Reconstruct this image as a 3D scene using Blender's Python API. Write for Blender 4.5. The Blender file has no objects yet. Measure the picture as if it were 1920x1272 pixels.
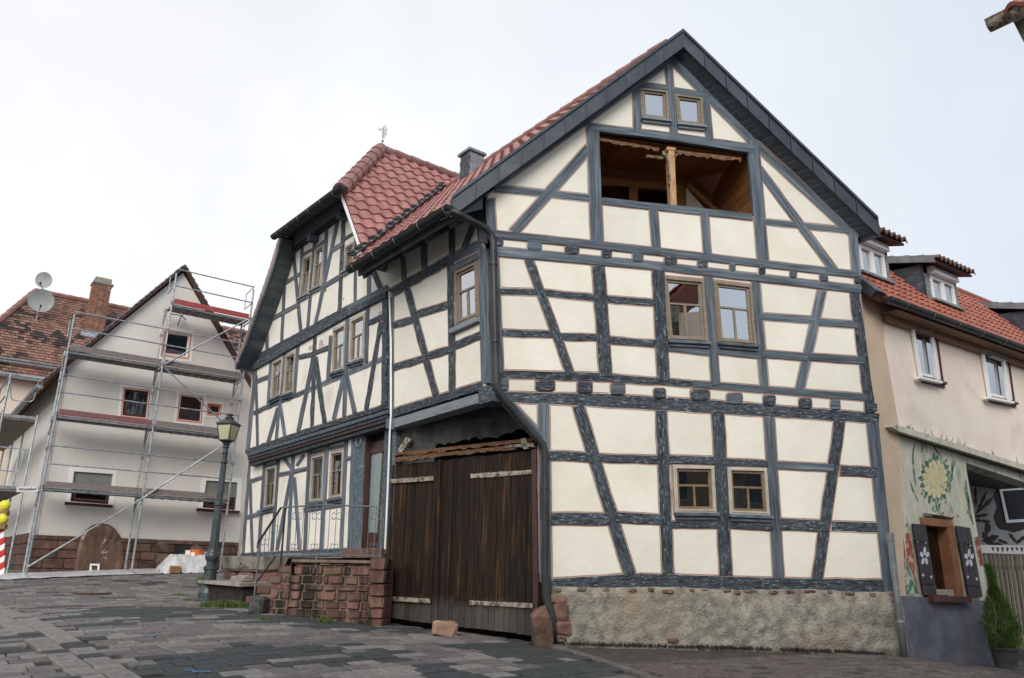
import bpy, math, random
import numpy as np
from mathutils import Vector, Matrix, noise
from mathutils.geometry import delaunay_2d_cdt
random.seed(7)
R = math.radians
SC = bpy.context.scene
COL = SC.collection
# ------------------------------------------------------------------ camera
F, CX, CY = 1464., 960., 636.            # focal length and centre of the photograph, in its pixels
UPc = Vector((92., 4886., 1464.)).normalized()
FWc = (Vector((0, 0, 1)) - UPc * UPc.z).normalized()
RTc = UPc.cross(FWc)
if RTc.x < 0: RTc = -RTc
EYE = Vector((0, 0, 1.6))
def ray(x, y):
    d = Vector((x - CX, CY - y, F)); return Vector((RTc.dot(d), FWc.dot(d), UPc.dot(d)))
cam = bpy.data.cameras.new('camera'); camo = bpy.data.objects.new('camera', cam); COL.objects.link(camo)
rx = ray(CX + 1, CY) - ray(CX, CY); uy = ray(CX, CY - 1) - ray(CX, CY); fz = ray(CX, CY) / F
camo.matrix_world = Matrix(((rx.x, uy.x, -fz.x, EYE.x), (rx.y, uy.y, -fz.y, EYE.y), (rx.z, uy.z, -fz.z, EYE.z), (0, 0, 0, 1)))
cam.sensor_width = 36; cam.sensor_fit = 'HORIZONTAL'; cam.lens = F / 1920 * 36; cam.clip_start = .05; cam.clip_end = 2000
SC.camera = camo
# ------------------------------------------------------------------ sky, sun, exposure
SUN_EL, SUN_AZ = 33., -172.               # degrees; azimuth from +Y towards +X
w = bpy.data.worlds.new('World'); SC.world = w; w.use_nodes = True
nt = w.node_tree; nt.nodes.clear()
sky = nt.nodes.new('ShaderNodeTexSky'); sky.sky_type = 'NISHITA'; sky.sun_disc = False
sky.sun_elevation = R(SUN_EL); sky.sun_rotation = R(SUN_AZ); sky.air_density = 1.0; sky.dust_density = 2.2; sky.ozone_density = 1.3
wt = nt.nodes.new('ShaderNodeTexCoord'); wn = nt.nodes.new('ShaderNodeTexNoise'); wn.inputs['Scale'].default_value = 1.6; wn.inputs['Detail'].default_value = 5
wr = nt.nodes.new('ShaderNodeMapRange'); wr.inputs[1].default_value = .35; wr.inputs[2].default_value = .7; wr.inputs[3].default_value = .70; wr.inputs[4].default_value = .97
mx = nt.nodes.new('ShaderNodeMix'); mx.data_type = 'RGBA'; mx.inputs[7].default_value = (8.2, 8.7, 9.4, 1)
bg = nt.nodes.new('ShaderNodeBackground'); bg.inputs['Strength'].default_value = .10
wo = nt.nodes.new('ShaderNodeOutputWorld')
nt.links.new(wt.outputs['Generated'], wn.inputs['Vector']); nt.links.new(wn.outputs['Fac'], wr.inputs[0]); nt.links.new(wr.outputs[0], mx.inputs[0])
gd = nt.nodes.new('ShaderNodeVectorMath'); gd.operation = 'DOT_PRODUCT'; gd.inputs[1].default_value = (-.93, .30, .0)   # the veil is whiter towards the left, where the haze is thickest
gm = nt.nodes.new('ShaderNodeMapRange'); gm.inputs[1].default_value = -.45; gm.inputs[2].default_value = .75; gc = nt.nodes.new('ShaderNodeMix'); gc.data_type = 'RGBA'
gc.inputs[6].default_value = (4.9, 5.4, 6.0, 1); gc.inputs[7].default_value = (7.3, 7.2, 7.1, 1)
nt.links.new(wt.outputs['Generated'], gd.inputs[0]); nt.links.new(gd.outputs['Value'], gm.inputs[0]); nt.links.new(gm.outputs[0], gc.inputs[0]); nt.links.new(gc.outputs[2], mx.inputs[7])
nt.links.new(sky.outputs[0], mx.inputs[6]); nt.links.new(mx.outputs[2], bg.inputs[0]); nt.links.new(bg.outputs[0], wo.inputs[0])
sl = bpy.data.lights.new('sun', 'SUN'); so = bpy.data.objects.new('sun', sl); COL.objects.link(so)
sl.energy = 1.5; sl.angle = R(35); sl.color = (1, .93, .82)
sd = Vector((math.sin(R(SUN_AZ)) * math.cos(R(SUN_EL)), math.cos(R(SUN_AZ)) * math.cos(R(SUN_EL)), math.sin(R(SUN_EL))))
so.rotation_euler = sd.to_track_quat('Z', 'Y').to_euler(); so.location = (-20, 20, 30)
vs = SC.view_settings; vs.view_transform = 'Standard'; vs.look = 'None'; vs.gamma = 1; vs.use_curve_mapping = False; vs.exposure = .66
# ------------------------------------------------------------------ materials
def pm(name, c1, c2, scale=4, rough=.8, bump=.2, bscale=40, stretch=(1, 1, 1), coord='obj', rnd=.12, metal=0, contrast=(.35, .65),
       c3=None, c3scale=1.5, c3range=(.5, .65), spec=.4, hue=0., bdist=.01, weather=None):
    m = bpy.data.materials.new(name); m.use_nodes = True; t = m.node_tree; N = t.nodes; L = t.links; N.clear()
    out = N.new('ShaderNodeOutputMaterial'); p = N.new('ShaderNodeBsdfPrincipled'); L.new(p.outputs[0], out.inputs[0])
    if coord == 'obj':
        tc = N.new('ShaderNodeTexCoord'); src = tc.outputs['Object']
    else:
        tc = N.new('ShaderNodeNewGeometry'); src = tc.outputs['Position']
    oi = N.new('ShaderNodeObjectInfo')
    mp = N.new('ShaderNodeMapping'); mp.inputs['Scale'].default_value = stretch; L.new(src, mp.inputs[0])
    if coord == 'obj':
        ml = N.new('ShaderNodeMath'); ml.operation = 'MULTIPLY'; ml.inputs[1].default_value = 91.7; L.new(oi.outputs['Random'], ml.inputs[0])
        L.new(ml.outputs[0], mp.inputs['Location'])
    n1 = N.new('ShaderNodeTexNoise'); n1.inputs['Scale'].default_value = scale; n1.inputs['Detail'].default_value = 8; n1.inputs['Roughness'].default_value = .62
    L.new(mp.outputs[0], n1.inputs['Vector'])
    cr = N.new('ShaderNodeValToRGB'); cr.color_ramp.elements[0].position = contrast[0]; cr.color_ramp.elements[1].position = contrast[1]
    cr.color_ramp.elements[0].color = (*c1, 1); cr.color_ramp.elements[1].color = (*c2, 1); L.new(n1.outputs['Fac'], cr.inputs[0])
    col = cr.outputs[0]
    if c3:
        n3 = N.new('ShaderNodeTexNoise'); n3.inputs['Scale'].default_value = c3scale; n3.inputs['Detail'].default_value = 6; L.new(mp.outputs[0], n3.inputs['Vector'])
        mr = N.new('ShaderNodeMapRange'); mr.inputs[1].default_value = c3range[0]; mr.inputs[2].default_value = c3range[1]; L.new(n3.outputs['Fac'], mr.inputs[0])
        mi = N.new('ShaderNodeMix'); mi.data_type = 'RGBA'; mi.inputs[7].default_value = (*c3, 1); L.new(mr.outputs[0], mi.inputs[0]); L.new(col, mi.inputs[6]); col = mi.outputs[2]
    if weather:      # (height, fade, colour): splash-water wear that sits on the thing itself
        g = N.new('ShaderNodeNewGeometry'); sx = N.new('ShaderNodeSeparateXYZ'); L.new(g.outputs['Position'], sx.inputs[0])
        wnn = N.new('ShaderNodeTexNoise'); wnn.inputs['Scale'].default_value = 7; L.new(g.outputs['Position'], wnn.inputs['Vector'])
        ad = N.new('ShaderNodeMath'); ad.operation = 'MULTIPLY_ADD'; ad.inputs[1].default_value = weather[1] * 1.4; L.new(wnn.outputs['Fac'], ad.inputs[0]); L.new(sx.outputs[2], ad.inputs[2])
        mr = N.new('ShaderNodeMapRange'); mr.inputs[1].default_value = weather[0] + weather[1]; mr.inputs[2].default_value = weather[0]; L.new(ad.outputs[0], mr.inputs[0])
        mi = N.new('ShaderNodeMix'); mi.data_type = 'RGBA'; mi.inputs[7].default_value = (*weather[2], 1); L.new(mr.outputs[0], mi.inputs[0]); L.new(col, mi.inputs[6]); col = mi.outputs[2]
    if rnd > 0:
        hs = N.new('ShaderNodeHueSaturation'); mr = N.new('ShaderNodeMapRange'); mr.inputs[3].default_value = 1 - rnd; mr.inputs[4].default_value = 1 + rnd
        L.new(oi.outputs['Random'], mr.inputs[0]); L.new(mr.outputs[0], hs.inputs['Value']); L.new(col, hs.inputs['Color'])
        if hue:
            mr2 = N.new('ShaderNodeMapRange'); mr2.inputs[3].default_value = .5 - hue; mr2.inputs[4].default_value = .5 + hue
            fr = N.new('ShaderNodeMath'); fr.operation = 'FRACT'; m7 = N.new('ShaderNodeMath'); m7.operation = 'MULTIPLY'; m7.inputs[1].default_value = 7.31
            L.new(oi.outputs['Random'], m7.inputs[0]); L.new(m7.outputs[0], fr.inputs[0]); L.new(fr.outputs[0], mr2.inputs[0]); L.new(mr2.outputs[0], hs.inputs['Hue'])
        col = hs.outputs[0]
    L.new(col, p.inputs['Base Color'])
    p.inputs['Roughness'].default_value = rough; p.inputs['Metallic'].default_value = metal; p.inputs['Specular IOR Level'].default_value = spec
    if bump > 0:
        n2 = N.new('ShaderNodeTexNoise'); n2.inputs['Scale'].default_value = bscale; n2.inputs['Detail'].default_value = 5; L.new(mp.outputs[0], n2.inputs['Vector'])
        b = N.new('ShaderNodeBump'); b.inputs['Strength'].default_value = bump; b.inputs['Distance'].default_value = bdist
        L.new(n2.outputs['Fac'], b.inputs['Height']); L.new(b.outputs[0], p.inputs['Normal'])
    return m
def glassmat(name, tint, ior=2.0):
    m = bpy.data.materials.new(name); m.use_nodes = True; t = m.node_tree; N = t.nodes; L = t.links; N.clear()
    out = N.new('ShaderNodeOutputMaterial'); mixs = N.new('ShaderNodeMixShader'); fr = N.new('ShaderNodeFresnel'); fr.inputs[0].default_value = ior
    tr = N.new('ShaderNodeBsdfTransparent'); tr.inputs[0].default_value = (*tint, 1)
    gl = N.new('ShaderNodeBsdfGlossy'); gl.inputs['Roughness'].default_value = .015; gl.inputs['Color'].default_value = (.95, .97, 1, 1)
    tc = N.new('ShaderNodeTexCoord'); n = N.new('ShaderNodeTexNoise'); n.inputs['Scale'].default_value = 2.5; b = N.new('ShaderNodeBump'); b.inputs['Strength'].default_value = .06; b.inputs['Distance'].default_value = .02
    L.new(tc.outputs['Object'], n.inputs['Vector']); L.new(n.outputs['Fac'], b.inputs['Height']); L.new(b.outputs[0], gl.inputs['Normal'])
    L.new(fr.outputs[0], mixs.inputs[0]); L.new(tr.outputs[0], mixs.inputs[1]); L.new(gl.outputs[0], mixs.inputs[2]); L.new(mixs.outputs[0], out.inputs[0])
    return m
M = {}
M['timber'] = pm('blue_grey_timber', (.036, .050, .066), (.155, .195, .24), 3, .8, .8, 5, (.5, 8, 8), rnd=.2, contrast=(.33, .72), c3=(.23, .265, .30), c3scale=1.6, c3range=(.58, .8), bdist=.016)
M['timber_rough'] = pm('adzed_timber', (.018, .025, .033), (.088, .112, .138), 4, .85, 1.0, 7, (1.6, 5.5, 5.5), rnd=.2, contrast=(.34, .70), c3=(.26, .30, .335), c3scale=8, c3range=(.585, .70), bdist=.03)
M['timber_light'] = pm('pale_blue_timber', (.11, .14, .17), (.27, .31, .34), 5, .7, .5, 9, (.8, 14, 14), rnd=.1, contrast=(.3, .7))
M['plaster'] = pm('cream_plaster', (.70, .685, .61), (.765, .755, .68), 1.2, .9, .5, 9, rnd=.045, c3=(.66, .62, .53), c3scale=1.1, c3range=(.54, .85), bdist=.014)
M['plaster_w'] = pm('off_white_plaster', (.73, .70, .64), (.80, .775, .72), 1.2, .9, .3, 25, rnd=.04, c3=(.62, .57, .55), c3scale=1.4, c3range=(.55, .75), bdist=.006)
M['bare'] = pm('bare_plaster', (.36, .32, .34), (.47, .43, .45), 9, .95, .5, 30, rnd=.1)
M['line'] = pm('painted_line', (.30, .17, .15), (.40, .25, .22), 9, .8, 0)
M['glass'] = glassmat('window_glass', (.75, .8, .82), 7.5)
M['glass_dk'] = glassmat('dim_window_glass', (.55, .6, .66), 1.8)
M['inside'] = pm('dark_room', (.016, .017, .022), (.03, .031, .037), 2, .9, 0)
M['wood_fr'] = pm('window_wood', (.17, .135, .105), (.29, .245, .195), 6, .6, .3, 12, (1, 1, 12), rnd=.1)
M['wood_grey'] = pm('pale_window_wood', (.36, .33, .29), (.48, .45, .40), 6, .6, .2, 12, rnd=.1)
M['wood_or'] = pm('varnished_wood', (.22, .11, .035), (.38, .21, .07), 6, .5, .3, 12, (1, 1, 9), rnd=.1)
M['wood_tan'] = pm('tan_window_wood', (.15, .10, .055), (.24, .17, .10), 6, .55, .3, 12, rnd=.1)
M['wood_in'] = pm('brown_boards', (.13, .058, .022), (.27, .125, .048), 4, .55, .3, 14, (1, 9, 9), rnd=.25)
M['gate'] = pm('old_gate_wood', (.006, .0045, .004), (.038, .019, .010), 3.2, .75, .9, 10, (11, 11, .8), rnd=.35, contrast=(.38, .74), c3=(.13, .058, .020), c3scale=1.5, c3range=(.56, .86), bdist=.01, spec=.25, weather=(1.18, .20, (.066, .059, .052)))
M['strap'] = pm('rusty_pale_iron', (.09, .065, .05), (.33, .30, .26), 14, .8, .5, 30, rnd=.1, contrast=(.4, .6))
M['torn'] = pm('torn_wood', (.12, .052, .022), (.28, .20, .14), 6, .8, .9, 14, (1, 6, 6), rnd=.15, contrast=(.48, .72), bdist=.02)
M['rawpost'] = pm('raw_post_wood', (.40, .22, .10), (.55, .38, .22), 6, .8, .6, 14, (6, 6, 1), rnd=.1)
M['blackgrey'] = pm('dark_grey_board', (.035, .036, .036), (.075, .077, .076), 3, .9, .6, 9, c3=(.11, .11, .105), c3range=(.6, .75), bdist=.02)
M['plinth'] = pm('rough_cement_render', (.155, .145, .125), (.35, .33, .285), 6, .95, 1.0, 30, coord='pos', rnd=0, c3=(.28, .23, .18), c3scale=.9, c3range=(.56, .8), bdist=.03, weather=(.62, .2, (.05, .052, .035)))
M['sand'] = pm('red_sandstone', (.115, .062, .050), (.225, .13, .108), 5, .9, .8, 18, coord='pos', rnd=.3, hue=.015, c3=(.07, .055, .045), c3scale=2.6, c3range=(.54, .72), bdist=.02)
M['sand_st'] = pm('stained_sandstone', (.095, .050, .040), (.20, .112, .088), 5, .9, .8, 18, coord='pos', rnd=.3, hue=.015, c3=(.022, .018, .015), c3scale=3.2, c3range=(.50, .60), stretch=(1, 1, .22), bdist=.02)
M['sand_dk'] = pm('brown_sandstone', (.075, .042, .034), (.16, .088, .068), 5, .9, .7, 18, coord='pos', rnd=.25, hue=.01, c3=(.15, .125, .10), c3scale=2.5, c3range=(.6, .75), bdist=.02)
M['loose'] = pm('pale_pink_sandstone', (.22, .13, .095), (.36, .24, .185), 5, .9, .9, 14, coord='pos', rnd=0)
M['mortar'] = pm('mortar', (.22, .19, .15), (.36, .32, .26), 8, .95, .6, 30, coord='pos', rnd=0)
M['mortar_dk'] = pm('stained_mortar', (.12, .09, .075), (.22, .17, .14), 8, .95, .6, 30, coord='pos', rnd=0)
M['moss'] = pm('moss_and_hole_black', (.012, .011, .009), (.035, .03, .024), 6, .95, .5, 30, coord='pos', rnd=0)  # moss black; also paints the darkness of the cellar opening
M['tile'] = pm('red_roof_tile', (.27, .115, .105), (.37, .18, .165), 3, .55, .3, 30, rnd=.1, hue=.006)
M['tile_or'] = pm('orange_roof_tile', (.25, .075, .048), (.36, .13, .09), 5, .6, .3, 30, coord='pos', rnd=0)
M['tile_cap'] = pm('ridge_tile', (.20, .10, .092), (.29, .155, .145), 5, .6, .3, 30, rnd=.08)
M['otile1'] = pm('old_tile_red', (.20, .10, .078), (.31, .17, .135), 3, .9, .3, 30, coord='pos', rnd=0)
M['otile2'] = pm('old_tile_brown', (.12, .072, .06), (.20, .12, .095), 3, .9, .3, 30, coord='pos', rnd=0)
M['otile3'] = pm('old_tile_black', (.025, .022, .022), (.06, .05, .045), 3, .9, .3, 30, coord='pos', rnd=0)
M['metal'] = pm('dark_sheet_metal', (.045, .055, .068), (.075, .088, .105), 2, .42, .1, 8, rnd=.08, metal=.5)
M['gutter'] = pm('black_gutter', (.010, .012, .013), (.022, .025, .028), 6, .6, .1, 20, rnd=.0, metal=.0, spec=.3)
M['pipe'] = pm('dark_downpipe', (.028, .030, .033), (.055, .060, .066), 5, .4, .15, 20, (1, 1, .3), rnd=.0, metal=.4)
M['soffit'] = pm('slate_grey_board', (.055, .07, .08), (.095, .115, .13), 3, .7, .4, 20, rnd=.16)
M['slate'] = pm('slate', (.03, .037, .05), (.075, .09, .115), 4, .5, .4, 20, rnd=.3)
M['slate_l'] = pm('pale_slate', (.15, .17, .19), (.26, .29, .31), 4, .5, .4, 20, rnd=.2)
M['zinc'] = pm('zinc', (.16, .18, .195), (.26, .285, .30), 4, .45, .15, 20, rnd=.05, metal=.5)
M['galv'] = pm('galvanised_steel', (.22, .25, .28), (.46, .50, .54), 9, .45, .15, 30, rnd=.15, metal=.55)
M['white'] = pm('white_paint', (.78, .79, .80), (.85, .85, .86), 3, .5, .1, 20, rnd=.03)
M['whitepl'] = pm('white_plastic', (.72, .73, .75), (.80, .81, .82), 3, .35, .05, 20, rnd=.02)
M['render_g'] = pm('pale_grey_render', (.64, .62, .60), (.71, .69, .67), .8, .95, .4, 60, coord='pos', rnd=0, c3=(.59, .57, .54), c3scale=.5, c3range=(.5, .8), bdist=.006)
M['orange'] = pm('orange_tape', (.65, .17, .06), (.75, .25, .12), 5, .6, 0)
M['redbrown'] = pm('dark_red_wood', (.055, .017, .014), (.09, .03, .025), 5, .6, .2, 20)
M['toe_g'] = pm('grey_toe_board', (.12, .105, .105), (.25, .22, .21), 5, .85, .6, 14, (1, 6, 6), rnd=.2)
M['toe_r'] = pm('dusty_red_toe_board', (.14, .055, .065), (.24, .115, .125), 5, .8, .4, 14, (1, 5, 5), rnd=.15)
M['toe_rr'] = pm('red_toe_board', (.33, .055, .06), (.42, .10, .10), 5, .7, .3, 14, rnd=.1)
M['deck'] = pm('scaffold_deck', (.14, .12, .10), (.26, .23, .19), 5, .8, .3, 14, (1, 6, 1), rnd=.1)
M['shutter'] = pm('roller_shutter_grey', (.18, .19, .18), (.25, .26, .25), 5, .6, .1, 14, rnd=.05)
M['lace'] = pm('lace_curtain', (.42, .43, .44), (.75, .75, .75), 16, .9, .3, 30, (1, 1, .4), rnd=.05)
M['curt'] = pm('yellow_curtain', (.26, .22, .085), (.42, .37, .16), 14, .9, .4, 20, (8, 8, .4), rnd=.1)
M['curt_w'] = pm('grey_curtain', (.3, .3, .29), (.48, .48, .46), 14, .9, .4, 20, (8, 8, .4), rnd=.1)
M['film'] = pm('brown_dust_sheet', (.085, .045, .03), (.17, .10, .07), 3, .28, .9, 5, (1, 1, .5), rnd=0, spec=.8, bdist=.05)
M['film_w'] = pm('white_dust_sheet', (.42, .43, .45), (.62, .63, .65), 3, .35, .9, 6, rnd=.05, bdist=.06)
M['bucket_o'] = pm('orange_bucket_plastic', (.60, .13, .03), (.68, .18, .05), 3, .4, 0)
M['navy'] = pm('navy_cloth', (.02, .022, .07), (.05, .055, .13), 6, .8, .5, 20)
M['cardb'] = pm('brown_cardboard', (.20, .11, .055), (.28, .17, .09), 5, .9, .2, 20)
M['lampiron'] = pm('lamp_post_iron', (.035, .047, .055), (.075, .095, .105), 6, .45, .15, 30, rnd=0, metal=.4)
M['lampglass'] = pm('milky_lamp_glass', (.40, .41, .27), (.52, .53, .36), 3, .25, .05, 9, rnd=.05, spec=.6)
M['stone_g'] = pm('grey_trough_stone', (.17, .155, .135), (.34, .32, .285), 4, .95, .8, 18, rnd=.15, c3=(.10, .09, .07), c3scale=2, c3range=(.55, .8), bdist=.02)
M['iron'] = pm('painted_rail_iron', (.10, .13, .155), (.17, .205, .23), 8, .5, .1, 30, rnd=0, metal=.3)
M['iron_bk'] = pm('black_rail_iron', (.012, .012, .013), (.03, .03, .032), 8, .5, .1, 30, rnd=0)
M['doorbr'] = pm('dark_brown_door', (.035, .016, .014), (.07, .035, .03), 5, .5, .3, 20, (9, 9, 1), rnd=.1)
M['dglass'] = pm('ripple_door_glass', (.12, .18, .185), (.30, .38, .38), 40, .15, .8, 60, rnd=0, spec=.8)
M['paver1'] = pm('mauve_paver', (.080, .074, .074), (.138, .128, .126), 14, .85, .5, 60, coord='pos', rnd=.14, bdist=.008)
M['paver2'] = pm('pale_paver', (.125, .118, .115), (.205, .194, .188), 14, .85, .5, 60, coord='pos', rnd=.12, bdist=.008)
M['paver3'] = pm('dark_paver', (.026, .031, .034), (.048, .054, .058), 14, .85, .5, 60, coord='pos', rnd=.15, bdist=.008)
M['paver4'] = pm('small_brown_paver', (.060, .047, .044), (.115, .095, .088), 14, .85, .5, 60, coord='pos', rnd=.14, bdist=.008)
M['joint'] = pm('sandy_joint', (.035, .032, .028), (.075, .068, .058), 6, .95, .5, 60, coord='pos', rnd=0)
M['grass'] = pm('grass_blades', (.05, .095, .02), (.11, .17, .045), 5, .8, 0, rnd=.2)
M['conifer'] = pm('conifer_sprays', (.035, .085, .012), (.10, .18, .03), 5, .8, 0, coord='pos', rnd=0)
M['cream_w'] = pm('peach_wall_render', (.74, .63, .55), (.82, .73, .65), 1.0, .92, .3, 40, coord='pos', rnd=0, c3=(.60, .52, .46), c3scale=1.3, c3range=(.58, .8), bdist=.008)
M['tan_w'] = pm('tan_corner_render', (.50, .385, .29), (.60, .48, .37), 1.6, .92, .3, 40, coord='pos', rnd=0, bdist=.008)
M['mural'] = pm('weathered_mural_ground', (.46, .45, .37), (.62, .61, .52), 2.2, .92, .7, 16, (3, 3, 1), coord='pos', rnd=0, c3=(.10, .19, .13), c3scale=1.6, c3range=(.57, .72), bdist=.02)
M['mgreen'] = pm('mural_green', (.05, .14, .09), (.11, .22, .15), 9, .9, .2, 30, rnd=.2, c3=(.42, .43, .35), c3scale=9, c3range=(.52, .62))
M['myellow'] = pm('mural_yellow', (.56, .48, .24), (.66, .60, .38), 9, .9, .2, 30, rnd=.1, c3=(.54, .52, .43), c3scale=9, c3range=(.50, .64))
M['mred'] = pm('mural_red', (.24, .06, .035), (.36, .12, .08), 9, .9, .2, 30, rnd=.2, c3=(.5, .36, .28), c3scale=9, c3range=(.55, .62))
M['plinth_b'] = pm('blue_grey_plinth_paint', (.085, .088, .115), (.15, .155, .19), 2.5, .7, .3, 20, coord='pos', rnd=0, c3=(.05, .035, .035), c3scale=1.3, c3range=(.6, .75))
M['rsand'] = pm('painted_sandstone_frame', (.19, .075, .035), (.28, .13, .065), 4, .85, .4, 20, rnd=.08)
M['shut_dk'] = pm('dark_shutter_wood', (.022, .016, .02), (.045, .035, .04), 4, .6, .3, 14, (9, 9, 1), rnd=.15)
M['mwhite'] = pm('painted_petal', (.42, .43, .50), (.62, .63, .68), 9, .8, .1, 30, rnd=.05)
M['wall_wh'] = pm('passage_wall', (.42, .42, .40), (.52, .52, .50), 1.6, .9, .2, 30, rnd=0)
M['mdark'] = pm('painted_dark_leaf', (.02, .016, .016), (.07, .02, .02), 5, .8, 0, rnd=.4)
M['slatw'] = pm('brown_fence_slat', (.09, .075, .055), (.16, .135, .10), 5, .8, .3, 14, (9, 9, 1), rnd=.25)
M['soil'] = pm('earth', (.05, .045, .035), (.09, .08, .06), 3, .95, .4, 20, coord='pos', rnd=0)
M['eavewood'] = pm('eave_wood', (.16, .075, .035), (.27, .14, .07), 4, .6, .3, 14, (1, 8, 8), rnd=.1)
M['steel_w'] = pm('dish_grey', (.33, .36, .36), (.42, .45, .45), 3, .5, .05, 20, rnd=.05)
M['yellow'] = pm('warning_yellow', (.62, .58, .02), (.75, .72, .06), 3, .3, 0, rnd=0)
M['sred'] = pm('warning_red', (.50, .02, .02), (.58, .04, .03), 3, .4, 0, rnd=0)
M['signblk'] = pm('sign_black', (.012, .012, .014), (.02, .02, .02), 3, .5, 0, rnd=0)
M['blue'] = pm('blue_marking_paint', (.03, .12, .36), (.06, .20, .48), 20, .8, .1, 60, rnd=0)
M['brick'] = pm('chimney_brick', (.22, .11, .075), (.33, .18, .13), 6, .9, .5, 25, coord='pos', rnd=.2)
# ------------------------------------------------------------------ object helpers
WM = {}
def T3(p): return Matrix.Translation(Vector(p))
def link(o, parent, Mw):
    COL.objects.link(o); WM[o.name] = Mw
    if parent is not None:
        o.parent = parent; o.matrix_basis = WM[parent.name].inverted() @ Mw
    else: o.matrix_basis = Mw
    return o
def thing(name, label, cat, loc, group=None):
    o = bpy.data.objects.new(name, None); o.empty_display_size = .2
    link(o, None, T3(loc)); o['label'] = label; o['category'] = cat
    if group: o['group'] = group
    return o
def tag(o, label=None, cat=None, group=None, kind=None):
    for k, v in (('label', label), ('category', cat), ('group', group), ('kind', kind)):
        if v: o[k] = v
    return o
def mesh(name, V, Fc, mats, mi=None, smooth=False):
    me = bpy.data.meshes.new(name); me.from_pydata([tuple(v) for v in V], [], Fc)
    for m in (mats if isinstance(mats, (list, tuple)) else [mats]): me.materials.append(M[m] if isinstance(m, str) else m)
    if mi is not None: me.polygons.foreach_set('material_index', mi)
    if smooth: me.polygons.foreach_set('use_smooth', [True] * len(Fc))
    me.update(); return me
def obj(name, V, Fc, mats, parent=None, Mw=None, mi=None, smooth=False):
    V = [Vector(v) for v in V]
    if Mw is None:
        c = Vector((0, 0, 0))
        for v in V: c += v
        Mw = T3(c / max(1, len(V)))
    inv = Mw.inverted()
    o = bpy.data.objects.new(name, mesh(name, [inv @ v for v in V], Fc, mats, mi, smooth))
    return link(o, parent, Mw)
def inst(name, me, Mw, parent=None):
    return link(bpy.data.objects.new(name, me), parent, Mw)
class MB:
    def __init__(s): s.V = []; s.F = []; s.MI = []; s.m = 0
    def add(s, V, Fc):
        k = len(s.V); s.V += [Vector(v) for v in V]; s.F += [tuple(i + k for i in f) for f in Fc]; s.MI += [s.m] * len(Fc); return s
    def prism(s, poly, vec):
        poly = [Vector(p) for p in poly]; vec = Vector(vec); n = len(poly)
        return s.add(poly + [p + vec for p in poly], [tuple(range(n))[::-1], tuple(range(n, 2 * n))] + [(i, (i + 1) % n, (i + 1) % n + n, i + n) for i in range(n)])
    def box(s, c, a, b, d):   # centre and three half vectors
        c, a, b, d = map(Vector, (c, a, b, d))
        return s.prism([c - a - b - d, c + a - b - d, c + a + b - d, c - a + b - d], d * 2)
    def abox(s, x0, x1, y0, y1, z0, z1):
        return s.prism([(x0, y0, z0), (x1, y0, z0), (x1, y1, z0), (x0, y1, z0)], (0, 0, z1 - z0))
    def tube(s, pts, r, n=8, cap=True):
        pts = [Vector(p) for p in pts]; rs = r if isinstance(r, (list, tuple)) else [r] * len(pts)
        prev = None; rings = []
        for i, p in enumerate(pts):
            t = (pts[min(i + 1, len(pts) - 1)] - pts[max(i - 1, 0)]).normalized()
            if prev is None:
                a = t.orthogonal().normalized()
            else:
                a = (prev - t * prev.dot(t)).normalized()
            prev = a; b = t.cross(a)
            rings.append([p + (a * math.cos(q * 2 * math.pi / n) + b * math.sin(q * 2 * math.pi / n)) * rs[i] for q in range(n)])
        V = [v for g in rings for v in g]; Fc = []
        for i in range(len(pts) - 1):
            for q in range(n): Fc.append((i * n + q, i * n + (q + 1) % n, (i + 1) * n + (q + 1) % n, (i + 1) * n + q))
        if cap: Fc += [tuple(range(n))[::-1], tuple(range((len(pts) - 1) * n, len(pts) * n))]
        return s.add(V, Fc)
    def lathe(s, c, prof, n=16, axis=None):
        c = Vector(c); V = []; Fc = []
        for (r, z) in prof:
            for q in range(n): V.append(c + Vector((r * math.cos(q * 2 * math.pi / n), r * math.sin(q * 2 * math.pi / n), z)))
        for i in range(len(prof) - 1):
            for q in range(n): Fc.append((i * n + q, i * n + (q + 1) % n, (i + 1) * n + (q + 1) % n, (i + 1) * n + q))
        return s.add(V, Fc)
    def build(s, name, mats, parent=None, Mw=None, smooth=False): return obj(name, s.V, s.F, mats, parent, Mw, s.MI, smooth)
def rbox(seed, bev=.12, jit=.05):
    """unit block with worn, bevelled edges"""
    rr = random.Random(seed); V = []; Fc = []
    def j(): return rr.uniform(-jit, jit)
    h = .5; b = bev
    rings = [(h - b * .2, -h), (h, -h + b), (h, h - b), (h - b, h)]
    for (r, z) in rings:
        for (sx, sy) in ((1, 1), (-1, 1), (-1, -1), (1, -1)):
            for q in (0, 1):
                x = r if (q == 0) == (sx * sy > 0) else r - b
                y = r - b if (q == 0) == (sx * sy > 0) else r
                V.append((sx * x + j() * .5, sy * y + j() * .5, z + (j() if abs(z) > .3 else 0)))
    for i in range(3):
        for q in range(8): Fc.append((i * 8 + q, i * 8 + (q + 1) % 8, (i + 1) * 8 + (q + 1) % 8, (i + 1) * 8 + q))
    Fc += [tuple(range(8))[::-1], tuple(range(24, 32))]
    return V, Fc
def frameM(c, X, Z, s=(1, 1, 1)):
    Z = Vector(Z).normalized(); X = Vector(X); X = (X - Z * X.dot(Z)).normalized(); Y = Z.cross(X)
    m = Matrix(((X.x * s[0], Y.x * s[1], Z.x * s[2], c[0]), (X.y * s[0], Y.y * s[1], Z.y * s[2], c[1]), (X.z * s[0], Y.z * s[1], Z.z * s[2], c[2]), (0, 0, 0, 1)))
    return m
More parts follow.
